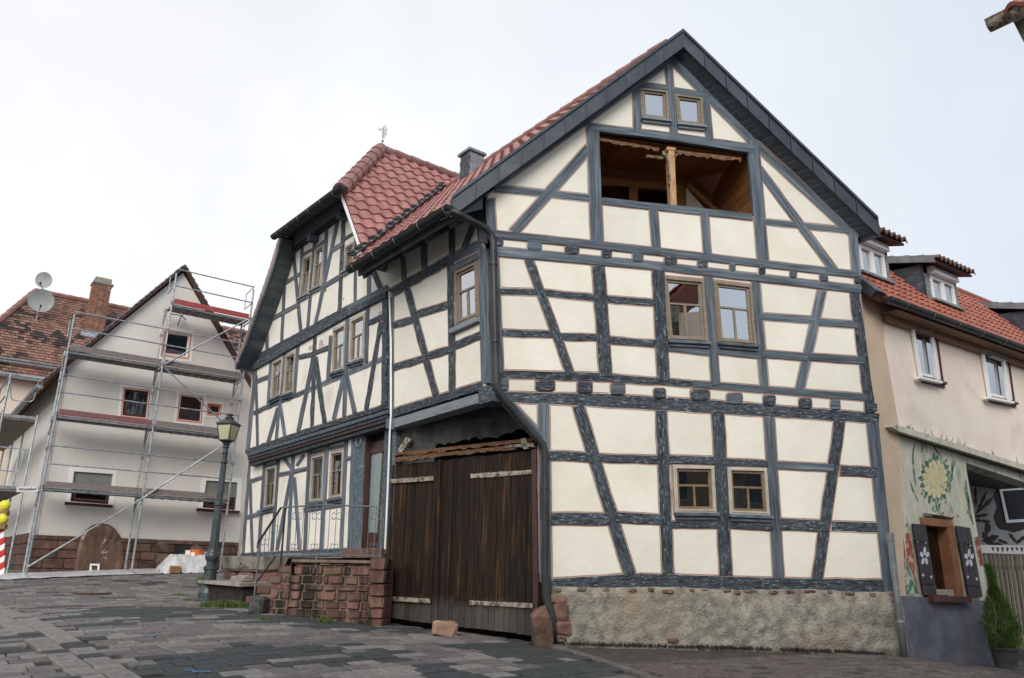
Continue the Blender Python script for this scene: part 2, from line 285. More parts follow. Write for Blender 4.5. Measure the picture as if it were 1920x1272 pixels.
# ------------------------------------------------------------------ wall planes
def vpdir(x):
    d = ray(x, 1075 + .01883 * (x - 951)); return Vector((d.x, d.y)).normalized()
dF, dL, dG, dN = vpdir(8290), vpdir(-225), vpdir(-830), vpdir(3200)
dP = Vector((dL.y, -dL.x))
class Wall:
    def __init__(s, p, d):
        s.p = Vector((p[0], p[1])); s.d = Vector(d).normalized(); n = Vector((s.d.y, -s.d.x))
        if n.dot(s.p) > 0: n = -n
        s.n = n; s.d3 = Vector((s.d.x, s.d.y, 0)); s.n3 = Vector((n.x, n.y, 0))
    def P(s, u, z, o=0): q = s.p + s.d * u + s.n * o; return Vector((q.x, q.y, z))
    def uz(s, x, y, o=0):
        r = ray(x, y); t = (s.n.dot(s.p) + o) / (s.n.x * r.x + s.n.y * r.y); P = EYE + r * t
        return (Vector((P.x, P.y)) - s.p).dot(s.d), P.z
    def px(s, x, y, o=0): u, z = s.uz(x, y, o); return s.P(u, z, o)
C0 = Vector((-.31041, 11.11217))
WF = Wall(C0, dF); WL = Wall(C0, dL)
g0 = WF.px(1008, 1195); WG = Wall((g0.x, g0.y), dG)
pn = WF.px(1680, 1232) + Vector((.05, .25, 0)); WN = Wall((pn.x, pn.y), dN)
WLg = Wall(C0 - WL.n * .16, dL)          # ground floor of the left house stands back under its jetty
rS = ray(282, 900); rS = Vector((rS.x, rS.y)).normalized() * 23.
WQ = Wall(rS, dP); WS = Wall(rS - WQ.n * 1.0, dP)
# ------------------------------------------------------------------ timber framing
class Frame:
    def __init__(s, wall, parent, plaster='plaster'):
        s.w = wall; s.par = parent; s.polys = []; s.open = []; s.k = 0; s.pl = plaster
    def prism(s, name, poly, proud, mat, X=None, back=.04, ch=.006, parent=None):
        """poly in wall metres -> chamfered slab standing proud of the wall"""
        n = len(poly); A = sum(poly[i][0] * poly[(i + 1) % n][1] - poly[(i + 1) % n][0] * poly[i][1] for i in range(n))
        if A < 0: poly = poly[::-1]
        ins = inset(poly, ch)
        V = [s.w.P(u, z, -back) for u, z in poly] + [s.w.P(u, z, proud - ch) for u, z in poly] + [s.w.P(u, z, proud) for u, z in ins]
        Fc = [(i, (i + 1) % n, (i + 1) % n + n, i + n) for i in range(n)] + [(i + n, (i + 1) % n + n, (i + 1) % n + 2 * n, i + 2 * n) for i in range(n)] + [tuple(range(2 * n, 3 * n))]
        cu = sum(p[0] for p in poly) / n; cz = sum(p[1] for p in poly) / n
        if X is None: X = s.w.d3
        return obj(name, V, Fc, mat, parent or s.par, frameM(s.w.P(cu, cz, 0), X, s.w.n3))
    def beam(s, p1, p2, wd, rough=0, w2=None, proud=None, cut=True, mat=None, name='timber_beam', back=.04):
        p1 = Vector(p1); p2 = Vector(p2); t = (p2 - p1).normalized(); nn = Vector((-t.y, t.x)); w2 = w2 or wd
        p1 = p1 - t * 1.5; p2 = p2 + t * 1.5; s.k += 1
        a = Vector(s.w.uz(*p1)); b = Vector(s.w.uz(*p2)); n = max(2, int((b - a).length / .16))
        am = (.9 if rough else .35); Lf = []; Rt = []; sd = random.random() * 100
        for i in range(n + 1):
            f = i / n; c = p1.lerp(p2, f); h = (wd * (1 - f) + w2 * f) / 2
            j1 = noise.noise((sd + f * n * .55, 3.1, 0)) * am * 2; j2 = noise.noise((sd + f * n * .55, 9.1, 4)) * am * 2
            Lf.append(s.w.uz(*(c - nn * (h + j1)))); Rt.append(s.w.uz(*(c + nn * (h + j2))))
        poly = Lf + Rt[::-1]
        if cut: s.polys.append(poly)
        pr = (proud if proud is not None else .016) + (s.k % 23) * .0009
        X = s.w.P(b.x, b.y) - s.w.P(a.x, a.y)
        return s.prism(name, poly, pr, mat or ('timber_rough' if rough else 'timber'), X, back=back)
    def joist(s, x0, y0, x1, y1, rd=.16):
        x0 += 1; x1 -= 1; y0 += .5; y1 -= 1.5
        wx = x1 - x0; hy = y1 - y0; P = []
        for (fx, fy) in ((0, rd), (rd * .6, 0), (1 - rd * .6, 0), (1, rd), (1, 1 - rd), (1 - rd, 1), (rd, 1), (0, 1 - rd)):
            P.append(s.w.uz(x0 + fx * wx + random.uniform(-.5, .5), y0 + fy * hy + random.uniform(-.5, .5)))
        s.polys.append(P); s.k += 1
        return s.prism('joist_end', P, .036 + (s.k % 7) * .002, 'timber_rough' if s.k % 3 else 'timber', ch=.008)
    def hole(s, quad, e=1.2):
        c = sum((Vector(q) for q in quad), Vector((0, 0))) / len(quad)
        s.open.append([s.w.uz(q[0] + math.copysign(e, q[0] - c.x), q[1] + math.copysign(e, q[1] - c.y)) for q in quad])
    def finish(s, outline, line=.017, wallmat='blackgrey', core=True):
        out = [s.w.uz(*q) for q in outline]
        V = []; Fc = []
        for poly in [out] + s.open + s.polys:
            if sum(poly[i][0] * poly[(i + 1) % len(poly)][1] - poly[(i + 1) % len(poly)][0] * poly[i][1] for i in range(len(poly))) < 0: poly = poly[::-1]
            k = len(V); V += [Vector((p[0], p[1])) for p in poly]; Fc.append(list(range(k, k + len(poly))))
        nv, ne, nf, ov, oe, of = delaunay_2d_cdt(V, [], Fc, 0, 1e-5)
        no = len(s.open); free = {}; corev = []
        for i, o_ in enumerate(of):
            o_ = set(o_)
            if 0 in o_ and not any(q in o_ for q in range(1, 1 + no)): corev.append(nf[i])
            if o_ == {0}: free[i] = nf[i]
        em = {}
        for i, f in free.items():
            for a, b in zip(f, f[1:] + f[:1]): em.setdefault((min(a, b), max(a, b)), []).append(i)
        # constraint edges = edges that came from input edges
        cons = set()
        for (a, b), src in zip(ne, oe):
            if src: cons.add((min(a, b), max(a, b)))
        seen = set(); cnt = 0
        for i in free:
            if i in seen: continue
            st = [i]; seen.add(i); reg = []
            while st:
                j = st.pop(); reg.append(j); f = free[j]
                for a, b in zip(f, f[1:] + f[:1]):
                    e = (min(a, b), max(a, b))
                    if e in cons: continue
                    for q in em[e]:
                        if q not in seen: seen.add(q); st.append(q)
            area = 0; be = {}
            S_ = set()
            for j in reg:
                f = free[j]; a, b, c = [nv[q] for q in f[:3]]
                area += abs((b - a).cross(c - a)) / 2
                for x, y in zip(f, f[1:] + f[:1]): S_.add((x, y))
            for (x, y) in S_:
                if (y, x) not in S_: be.setdefault(x, []).append(y)
            if area < .004: continue
            loops = []
            while be:
                a = next(iter(be)); lp = [a]; c = a
                while True:
                    nx = be[c].pop()
                    if not be[c]: del be[c]
                    if nx == a or nx not in be: break
                    lp.append(nx); c = nx
                loops.append(lp)
            loops.sort(key=len, reverse=True)
            cnt += 1
            dp = .012; W = s.w.P; idx = {}; VV = []; FF = []; MI = []
            for j in reg:
                for q in free[j]:
                    if q not in idx: idx[q] = len(VV); VV.append(W(nv[q][0], nv[q][1], dp))
                FF.append(tuple(idx[q] for q in free[j])); MI.append(0)
            for (x, y) in S_:
                if (y, x) in S_: continue
                k = len(VV); VV += [W(nv[x][0], nv[x][1], -.02), W(nv[y][0], nv[y][1], -.02)]; FF.append((idx[x], idx[y], k + 1, k)); MI.append(1)
            for lp in loops:
                ps = []
                for q in lp:
                    p = tuple(nv[q])
                    if not ps or (Vector(p) - Vector(ps[-1])).length > .012: ps.append(p)
                if len(ps) > 3 and (Vector(ps[0]) - Vector(ps[-1])).length < .012: ps.pop()
                n = len(ps)
                if n < 3: continue
                i1 = inset(ps, .004); i2 = inset(ps, .004 + line); k = len(VV)
                VV += [W(u, z, dp + .0012) for u, z in i1] + [W(u, z, dp + .0012) for u, z in i2]
                for a in range(n):
                    b_ = (a + 1) % n
                    if (Vector(i2[a]) - Vector(i2[b_])).dot(Vector(i1[a]) - Vector(i1[b_])) < 0: continue
                    FF.append((k + a, k + b_, k + b_ + n, k + a + n)); MI.append(1)
            obj('plaster_panel', VV, FF, [s.pl, 'line'], s.par, mi=MI)
        if core and corev:
            idx = {}; VV = []; FF = []
            for f in corev:
                for q in f:
                    if q not in idx: idx[q] = len(VV); VV.append(s.w.P(nv[q][0], nv[q][1], -.03))
                FF.append(tuple(idx[q] for q in f))
            obj('wall_core', VV, FF, wallmat, s.par)
        return cnt
def inset(poly, d):
    n = len(poly); out = []
    for i in range(n):
        a = Vector(poly[i - 1]); b = Vector(poly[i]); c = Vector(poly[(i + 1) % n])
        e1 = (b - a); e2 = (c - b)
        if e1.length < 1e-7 or e2.length < 1e-7: out.append(tuple(b)); continue
        e1.normalize(); e2.normalize()
        n1 = Vector((-e1.y, e1.x)); n2 = Vector((-e2.y, e2.x)); m = n1 + n2
        if m.length < 1e-4: out.append(tuple(b + n1 * d)); continue
        m.normalize(); k = d / max(.35, m.dot(n1)); out.append(tuple(b + m * k))
    return out
def window(wl, quad, parent, casing='wood_fr', sash='wood_fr', glass='glass', layout='T', cw=.05, sw=.04, curtain=None, sill='timber', proud=.03, recess=0., label=None, name='window', sillw=None):
    """quad: TL TR BR BL on the photograph; returns the casing, the rest are its children"""
    q = [Vector(wl.uz(*p, o=-recess)) for p in quad]
    wdt = ((q[1] - q[0]).length + (q[2] - q[3]).length) / 2; hgt = ((q[3] - q[0]).length + (q[2] - q[1]).length) / 2
    def B(s_, t_, o):
        a = q[0].lerp(q[1], s_); b = q[3].lerp(q[2], s_); c = a.lerp(b, t_); return wl.P(c.x, c.y, o - recess)
    def bar(mb, s0, s1, t0, t1, o0, o1):
        mb.prism([B(s0, t0, o0), B(s1, t0, o0), B(s1, t1, o0), B(s0, t1, o0)], wl.n3 * (o1 - o0))
    def ringf(mb, s0, s1, t0, t1, ws, wt, o0, o1):
        bar(mb, s0, s1, t0, t0 + wt, o0, o1); bar(mb, s0, s1, t1 - wt, t1, o0, o1); bar(mb, s0, s0 + ws, t0 + wt, t1 - wt, o0, o1); bar(mb, s1 - ws, s1, t0 + wt, t1 - wt, o0, o1)
    cs, ct = cw / wdt, cw / hgt; ss, st = sw / wdt, sw / hgt
    mb = MB(); ringf(mb, 0, 1, 0, 1, cs, ct, -.06, proud)
    if cw > .04: ringf(mb, cs * .55, 1 - cs * .55, ct * .55, 1 - ct * .55, cs * .45, ct * .45, proud + .001, proud + .014)
    wn = mb.build(name, casing, parent)
    if label: wn['label'] = label
    mb = MB(); d1 = .012; d0 = -.03
    ringf(mb, cs, 1 - cs, ct, 1 - ct, ss, st, d0, d1)
    a0, a1, b0, b1 = cs + ss, 1 - cs - ss, ct + st, 1 - ct - st
    tr = b0 + (b1 - b0) * .40; hs = ss * .38; ht = st * .38
    if layout == 'T':
        bar(mb, a0, a1, tr - ht, tr + ht, d0, d1 - .003); bar(mb, .5 - hs, .5 + hs, tr + ht, b1, d0, d1 - .003)
    elif layout == 'II': bar(mb, .5 - ss * .9, .5 + ss * .9, b0, b1, d0, d1 + .004)
    mb.build('sash', sash, wn)
    mb = MB()
    if layout == 'T':
        for r_ in ((a0, a1, b0, tr - ht), (a0, .5 - hs, tr + ht, b1), (.5 + hs, a1, tr + ht, b1)):
            mb = MB(); mb.add([B(r_[0], r_[2], -.012), B(r_[0], r_[3], -.012), B(r_[1], r_[3], -.012), B(r_[1], r_[2], -.012)], [(0, 1, 2, 3)])
            mb.build('pane', glass, wn)
    else:
        rs = [(a0, .5 - ss * .9), (.5 + ss * .9, a1)] if layout == 'II' else [(a0, a1)]
        for r_ in rs:
            mb = MB(); mb.add([B(r_[0], b0, -.012), B(r_[0], b1, -.012), B(r_[1], b1, -.012), B(r_[1], b0, -.012)], [(0, 1, 2, 3)]); mb.build('pane', glass, wn)
    mb = MB()
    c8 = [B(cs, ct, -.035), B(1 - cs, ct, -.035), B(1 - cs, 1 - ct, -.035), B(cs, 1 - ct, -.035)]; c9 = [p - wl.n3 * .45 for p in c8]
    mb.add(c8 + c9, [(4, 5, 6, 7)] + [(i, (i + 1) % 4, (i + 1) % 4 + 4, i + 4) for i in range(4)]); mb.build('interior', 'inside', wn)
    if curtain:
        n = 26; V = []; Fc = []; cm, ta, tb, sa, sb = curtain
        for i in range(n + 1):
            f = i / n; s_ = a0 + (a1 - a0) * (sa + (sb - sa) * f); dd = -.10 + .018 * math.sin(f * 40) + .008 * math.sin(f * 91)
            V += [B(s_, b0 + (b1 - b0) * ta, dd), B(s_, b0 + (b1 - b0) * (tb + .012 * math.sin(f * 60)), dd)]
        for i in range(n): Fc.append((2 * i, 2 * i + 1, 2 * i + 3, 2 * i + 2))
        obj('curtain', V, Fc, cm, wn)
    if sill:
        mb = MB(); e = .02 / wdt; hh = (.05 if sillw is None else sillw) / hgt
        bar(mb, -e, 1 + e, 1.004, 1 + hh, -.02, .10); bar(mb, 0, 1, 1 + hh + .002, 1 + hh * 2.0, -.02, .06)
        mb.build('sill', sill, wn)
    return wn
# ------------------------------------------------------------------ ground height
GP = [(0, -6, -.25), (0, 0, 0), (-5, 0, .1), (6, 0, -.05), (.55, 11.25, .70), (3.1, 11.8, .64), (5.8, 12.35, .53), (6.7, 13.1, .42), (9.2, 14.9, .2), (-2.0, 13.3, .80), (-3.95, 13.1, .93),
      (-6.05, 16.6, .95), (-6.8, 20, 1.2), (8, 8, .2), (-9, 9, .62), (-14, 16, 1.0)]
b1 = WQ.px(45, 1083); GP.append((b1.x, b1.y, b1.z)); b2 = WQ.px(249, 1076); GP.append((b2.x, b2.y, b2.z)); b3 = WQ.px(423, 1072); GP.append((b3.x, b3.y, b3.z))
GX = np.array([[p[0], p[1]] for p in GP]); GZ = np.array([p[2] for p in GP])
def _tps(r): return np.where(r > 1e-9, r * r * np.log(np.maximum(r, 1e-9)), 0)
_K = _tps(np.linalg.norm(GX[:, None] - GX[None], axis=2)) + np.eye(len(GP)) * .05
_Pm = np.c_[np.ones(len(GP)), GX]; _A = np.block([[_K, _Pm], [_Pm.T, np.zeros((3, 3))]])
_W = np.linalg.solve(_A, np.r_[GZ, 0, 0, 0])
def gh(x, y):
    x = min(max(x, -15), 12); y = min(max(y, -6), 25)
    r = np.hypot(GX[:, 0] - x, GX[:, 1] - y); return float(_tps(r) @ _W[:-3] + _W[-3] + _W[-2] * x + _W[-1] * y)
def ground_hit(x, y):
    r = ray(x, y); t = 5.0 / math.hypot(r.x, r.y); st = .15 / math.hypot(r.x, r.y)
    for _ in range(400):
        P = EYE + r * t
        if P.z < gh(P.x, P.y): break
        t += st
    return EYE + r * t
def Z0(p, dz=0): return Vector((p[0], p[1], gh(p[0], p[1]) + dz))
# ================================================================== GROUND
def axis(a, b, st, far):
    v = [a - far, a - far / 3, a - far / 10] + list(np.arange(a, b + st, st)) + [b + far / 10, b + far / 3, b + far]; return v
xs = axis(-18, 14, .5, 300); ys = axis(-8, 28, .5, 300); V = []; Fc = []
for y in ys:
    for x in xs: V.append((x, y, gh(x, y) - .035))
nx = len(xs)
for j in range(len(ys) - 1):
    for i in range(nx - 1): Fc.append((j * nx + i, j * nx + i + 1, (j + 1) * nx + i + 1, (j + 1) * nx + i))
ground = obj('ground', V, Fc, 'joint', None, Matrix.Identity(4), smooth=True); ground['kind'] = 'structure'
pav = bpy.data.objects.new('street_paving', None); link(pav, None, T3((0, 9, .5))); pav['kind'] = 'structure'
def inside(p, poly):
    c = False; n = len(poly)
    for i in range(n):
        a = poly[i]; b = poly[(i + 1) % n]
        if (a[1] > p[1]) != (b[1] > p[1]) and p[0] < (b[0] - a[0]) * (p[1] - a[1]) / (b[1] - a[1]) + a[0]: c = not c
    return c
wF = lambda u: tuple((WF.p + WF.d * u)); wL = lambda u: tuple((WL.p + WL.d * u))
# small brown pavers along the gable wall; everything else is the large mauve paving
kerbA = ground_hit(1043, 1214); kerbB = ground_hit(1235, 1275)
kd = Vector((kerbB.x - kerbA.x, kerbB.y - kerbA.y)).normalized(); kn = Vector((kd.y, -kd.x))
if kn.dot(Vector((3, 0))) < 0: kn = -kn
def side(p): return (Vector(p[:2]) - Vector((kerbA.x, kerbA.y))).dot(kn)
# border strip (light runnel stones) lower left
sA = ground_hit(0, 1150); sB = ground_hit(205, 1275); sdv = Vector((sB.x - sA.x, sB.y - sA.y)).normalized(); snv = Vector((sdv.y, -sdv.x))
def sdist(p): return (Vector(p[:2]) - Vector((sA.x, sA.y))).dot(snv)
vis_l = [(-16, 4), (12, 4), (12, 16), wN if False else (9.5, 15.4), (5.8, 12.3), (.6, 11.3), (-2.0, 13.4), (-6.3, 18.9), (-4.9, 24.6), (-12.5, 20.8), (-15, 19)]
pieces = []     # (distance, corner list, material)
def slab(c, ax, ay, hx, hy, mat, dz=0):
    P = [Vector((c[0], c[1])) + ax * sx * (hx + random.uniform(-.004, .004)) + ay * sy * (hy + random.uniform(-.004, .004)) for sx, sy in ((-1, -1), (1, -1), (1, 1), (-1, 1))]
    zz = dz + random.uniform(-.006, .006)
    pieces.append(((Vector(c) - Vector((0, 0))).length, [Vector((p.x, p.y, gh(p.x, p.y) + zz)) for p in P], mat))
rowd = .235; aP = Vector(dP); aL = Vector(dL)
rr = random.Random(5)
for j in range(-42, 76):
    t = -14. + rr.random() * .4
    while t < 17:
        ln = rr.choice((.22, .28, .33, .36, .42)); base = aL * (j * rowd) + aP * (t + ln / 2) + Vector((0, 9.3)); t += ln
        p = (base.x, base.y)
        if p[1] < 6.6 or p[1] > 25 or not inside(p, vis_l): continue
        if abs(p[0]) / max(p[1], .1) > .82: continue
        if side(p) > -.12 or abs(sdist(p)) < .27: continue
        qa = aP.dot(Vector(p)); ql = aL.dot(Vector(p)); nz = .8 * noise.noise((qa * .42 + 3, ql * .55, 0)) + .75 * noise.noise((qa * 1.0, ql * 2.6, 7)) + rr.uniform(-.2, .2)
        far = p[1] > 14.5
        mt = 'paver3' if nz > (.13 if not far else .36) else ('paver2' if rr.random() < .30 else 'paver1')
        slab(p, aP, aL, ln / 2 - .009, rowd / 2 - .009, mt)
# runnel: two rows of pale stones
L_ = 0
while L_ < 16:
    ln = .2 + rr.random() * .06
    for k, o_ in ((0, -.13), (1, .13)):
        b_ = Vector((sA.x, sA.y)) + sdv * (L_ - 7 + ln / 2) + snv * o_; p = (b_.x, b_.y)
        if p[1] > 6.6 and inside(p, vis_l) and abs(p[0]) / p[1] < .85: slab(p, sdv, snv, ln / 2 - .008, .12, 'paver2' if rr.random() < .85 else 'paver3', .004)
    L_ += ln
# small pavers by the gable
for j in range(0, 60):
    t = rr.random() * .2 - 1.5
    while t < 13:
        ln = .2; b_ = C0 - WF.n * (-.02) + WF.n * (.06 + j * .105) + WF.d * t; t += ln; p = (b_.x, b_.y)
        if side(p) < .1 or p[1] < 7.0 or p[0] / p[1] > .78: continue
        if (Vector(p) - WN.p).dot(WN.n) < 0: continue
        nz = rr.random()
        slab(p, WF.d, WF.n, .0965, .049, 'paver4' if nz < .8 else ('paver1' if nz < .93 else 'paver3'), .002)
for j in range(30):        # kerb line between the two pavings
    b_ = Vector((kerbA.x, kerbA.y)) + kd * (j * .3 - .1)
    if b_.y > 6.6: slab((b_.x, b_.y), kd, kn, .142, .07, 'paver1', .006)
def paver_geo(P):
    c = sum(P, Vector()) / 4; V = [p + Vector((0, 0, -.05)) for p in P] + [p + Vector((0, 0, -.009)) for p in P] + [p + (c - p).normalized() * .012 for p in P]
    return V, [(i, (i + 1) % 4, (i + 1) % 4 + 4, i + 4) for i in range(4)] + [(i + 4, (i + 1) % 4 + 4, (i + 1) % 4 + 8, i + 8) for i in range(4)] + [(8, 9, 10, 11)]
big = [q for q in pieces if q[2] != 'paver4']; small = [q for q in pieces if q[2] == 'paver4']
def inview(P):
    c = sum(P, Vector()) / 4 - EYE; dpt = c.dot(Vector((fz.x, fz.y, fz.z))); 
    if dpt <= 0: return False
    X = F * c.dot(Vector((rx.x, rx.y, rx.z))) / dpt; Y = F * c.dot(Vector((uy.x, uy.y, uy.z))) / dpt
    return abs(X) < 965 and abs(Y) < 645
big.sort(key=lambda q: q[0] + (0 if inview(q[1]) else 1000))
for q in big[:298]:
    V, Fc = paver_geo(q[1]); obj('paver', V, Fc, q[2], pav)
def joined(name, qs, parent, mats):
    mb = MB()
    for q in qs:
        mb.m = mats.index(q[2]); V, Fc = paver_geo(q[1]); mb.add(V, Fc)
    o = mb.build(name, mats, parent, Matrix.Identity(4)); o['kind'] = 'stuff'; return o
joined('distant_pavers', big[298:], pav, ['paver1', 'paver2', 'paver3'])
joined('small_pavers', small, pav, ['paver4'])
# manhole, blue survey marks
mc = ground_hit(172, 1114); mb = MB()
mb.lathe(Z0(mc), [(.38, -.02), (.38, .012), (.33, .014), (.33, .006), (0.001, .006)], 28)
tag(mb.build('manhole_cover', 'redbrown'), 'round rusty iron manhole cover in the paving before the scaffolded house', 'manhole cover')
for (a, b, lab) in (((268, 1199), (300, 1193), 'small blue sprayed survey mark on the pavers nearer the scaffolded house'), ((345, 1260), (392, 1268), 'blue sprayed survey mark on the pavers at the bottom edge')):
    A = ground_hit(*a); B_ = ground_hit(*b); d_ = (B_ - A); d_.z = 0; n_ = Vector((-d_.y, d_.x, 0)).normalized()
    V = []
    for i in range(9):
        f = i / 8; p = A.lerp(B_, f) + n_ * .03 * math.sin(f * 9); wv = .018 + .008 * math.sin(f * 17)
        V += [Z0(p + n_ * wv, .012), Z0(p - n_ * wv, .012)]
    tag(obj('paint_mark', V, [(2 * i, 2 * i + 1, 2 * i + 3, 2 * i + 2) for i in range(8)], 'blue'), lab, 'paint mark', 'blue survey marks')
# ================================================================== FRONT HOUSE (gable to the street)
hF = thing('half_timbered_house', 'tall half-timbered house with cream panels, broad gable and open loggia above a dark wooden gate', 'house', Z0((2.9, 11.8)))
fr = Frame(WF, hF)
b = fr.beam
# sill and ground floor
b((1030, 1101), (1200, 1092), 31, 1, 33); b((1200, 1092), (1400, 1098), 33, 1, 31); b((1400, 1098), (1662, 1101), 31, 1, 27)
b((1019, 757), (1023, 1090), 21); b((945, 748), (1014, 824), 19)
b((1084, 763), (1180, 1077), 22, 1); b((1239, 772), (1252, 1075), 21, 1); b((1345.5, 777), (1360, 1078), 23, 1); b((1441, 784), (1459, 1084), 20); b((1573, 792), (1531, 1087), 20, 1); b((1635, 795), (1667, 1108), 22)
b((1031, 855), (1104, 858), 17, 1); b((1122, 859), (1234, 863), 15, 1); b((1256, 862), (1339, 864), 15, 1); b((1355, 867), (1438, 870), 13, 1); b((1455, 873), (1560, 878), 14); b((1576, 883), (1642, 886), 18, 1)
b((1034, 973), (1142, 974), 22, 1); b((1152, 970), (1240, 975), 19, 1); b((1258, 984), (1346, 984), 13, 1); b((1366, 985), (1447, 989), 12, 1); b((1462, 983), (1548, 987), 21, 1); b((1560, 987), (1655, 990), 18, 1)
# storey beam and joists
b((928, 744), (1121, 751), 18, 1, 24); b((1121, 751), (1300, 761), 24, 1, 25); b((1300, 761), (1646, 785), 25, 1, 18)
b((931, 702), (1121, 708), 15, 1, 16); b((1121, 708), (1300, 721), 16, 1, 12); b((1300, 721), (1623, 746), 13)
for j in ((935, 710, 953, 734), (1003, 713, 1040, 735), (1081, 716, 1110, 739), (1144, 719, 1171, 743), (1224, 729, 1247, 749), (1293, 731, 1330, 753), (1361, 738, 1391, 760), (1429, 742, 1453, 763), (1496, 747, 1521, 768), (1555, 750, 1574, 770), (1619, 757, 1643, 776)): fr.joist(*j)
# first floor
b((926, 481), (936, 700), 15); b((991, 488), (1069, 702), 15, 1); b((1121, 502), (1135, 706), 23, 1); b((1233, 510), (1243, 714), 22, 1); b((1327, 522), (1341, 722), 15); b((1416, 530), (1433, 730), 16)
b((1540, 547), (1498, 734), 17); b((1601, 546), (1631, 770), 19, 1)
b((934, 547), (1010, 549), 12, 1); b((1013, 549), (1117, 560), 13, 1); b((1138, 562), (1228, 569), 13, 1); b((1424, 594), (1525, 601), 13); b((1536, 605), (1606, 610), 13)
b((937, 625), (1044, 628), 13, 1); b((1051, 632), (1126, 634), 13, 1); b((1144, 639), (1232, 646), 13, 1); b((1250, 652), (1334, 661), 14); b((1346, 658), (1424, 666), 15); b((1430, 664), (1512, 671), 14); b((1517, 670), (1618, 677), 14)
# second storey beam and joists
b((925, 472), (1240, 501), 18, 0, 15); b((1240, 501), (1612, 544), 15, 0, 14); b((925, 440), (1240, 474), 14); b((1240, 474), (1606, 516), 14, 0, 12)
for j in ((928, 447, 943, 463), (988, 452, 1015, 473), (1058, 460, 1085, 480), (1127, 469, 1146, 487), (1185, 475, 1205, 494), (1244, 481, 1268, 501), (1306, 488, 1326, 506), (1366, 495, 1378, 512), (1421, 501, 1434, 518), (1479, 506, 1493, 524), (1535, 513, 1551, 530), (1600, 518, 1613, 534)): fr.joist(*j)
# gable
b((918, 376), (922, 438), 17); b((1598, 430), (1605, 520), 16); b((1111, 238), (1119, 458), 23); b((1411, 265), (1430, 492), 21)
b((1129, 378), (1408, 408), 13); b((1224, 386), (1230, 470), 15); b((1320, 396), (1325.5, 480), 14)
b((1104, 239), (1262, 258), 13, 0, 14); b((1262, 258), (1412, 281), 14, 0, 17)
b((1193.5, 160), (1194, 248), 14); b((1252, 112), (1263, 258), 13); b((1321, 172), (1330, 266), 12.5)
b((1190, 160), (1252, 167), 11); b((1262, 171), (1324, 181), 11)
b((1262, 104), (924, 349), 21, 0, 18); b((1252, 106), (1412, 268), 16); b((1405, 262), (1606, 446), 17)
b((928, 354), (1110, 373), 13); b((1424, 416), (1600, 434), 11); b((963, 436), (1103, 280), 18); b((1422, 318), (1563, 508), 15)
# openings
W1 = [(1241, 519), (1319, 526), (1326, 643), (1252, 639)]; W2 = [(1336, 527), (1408, 536), (1416.5, 649), (1346, 643)]
W3 = [(1260, 872.5), (1337, 874), (1341.5, 962), (1264.5, 961.5)]; W4 = [(1362, 876), (1436, 878), (1442, 967), (1366.7, 964)]
W5 = [(1199, 165.5), (1252, 171.5), (1254, 229), (1202, 223)]; W6 = [(1264, 177), (1316, 184), (1319, 239.5), (1269, 234)]
LOG = [(1123, 248), (1398, 284), (1409, 403), (1128, 373)]
for q in (W1, W2, W3, W4, W5, W6): fr.hole(q)
fr.hole(LOG, 4)
fr.finish([(1257, 112), (1608, 436), (1612, 540), (1636, 765), (1668, 1112), (1032, 1112), (1012, 1090), (1008, 815), (948, 752), (930, 740), (924, 470), (914, 440), (912, 366)])
window(WF, W1, hF, sill='timber'); window(WF, W2, hF, sill='timber')
window(WF, W3, hF, casing='wood_grey', sash='wood_tan', glass='glass_dk'); window(WF, W4, hF, casing='wood_grey', sash='wood_tan', glass='glass_dk')
window(WF, W5, hF, layout='O', sill='timber_light', sillw=.045); window(WF, W6, hF, layout='O', sill='timber_light', sillw=.045)
# roof geometry
OF = .27
apex = WF.px(1280, 58, OF); eL = WF.px(848, 369, OF); eR = WF.px(1645, 410, OF); dL3 = Vector((*dL, 0))
def fascia(a, bt, n, sgn):
    for i in range(n):
        p = a.lerp(bt, i / n); q = a.lerp(bt, (i + 1) / n) ; t = (q - p).normalized(); q = q - t * .012
        dn = Vector((0, 0, -.335)); mb = MB()
        mb.prism([p, q, q + dn, p + dn], WF.n3 * -.035); o_ = WF.n3 * .012
        mb.prism([p + o_, p + t * .03 + o_, p + t * .03 + dn + o_, p + dn + o_], WF.n3 * -.012)
        mb.build('fascia_panel', 'metal', hF)
    mb = MB(); up = Vector((0, 0, .03)); mb.prism([a + up + WF.n3 * .03, bt + up + WF.n3 * .03, bt + WF.n3 * .03 - up, a - up + WF.n3 * .03], WF.n3 * -.10); mb.build('verge_cap', 'metal', hF)
fascia(apex, eL, 11, -1); fascia(apex, eR, 9, 1)
# soffit boards from the fascia back to the wall
def soffit(a, bt, n):
    sl_ = OF / abs(dL.dot(WF.n)) ; dn = Vector((0, 0, -.30))
    for i in range(n):
        p = a.lerp(bt, i / n) + dn; q = a.lerp(bt, (i + .93) / n) + dn; ex = dL3 * (sl_ + .03)
        lift = Vector((0, 0, .012)); st = -WF.n3 * .04
        mb = MB(); mb.prism([p + st, q + st + lift, q + ex + lift, p + ex], (0, 0, .02)); mb.build('soffit_board', 'soffit', hF)
soffit(apex, eR, 40); soffit(apex, eL, 44)
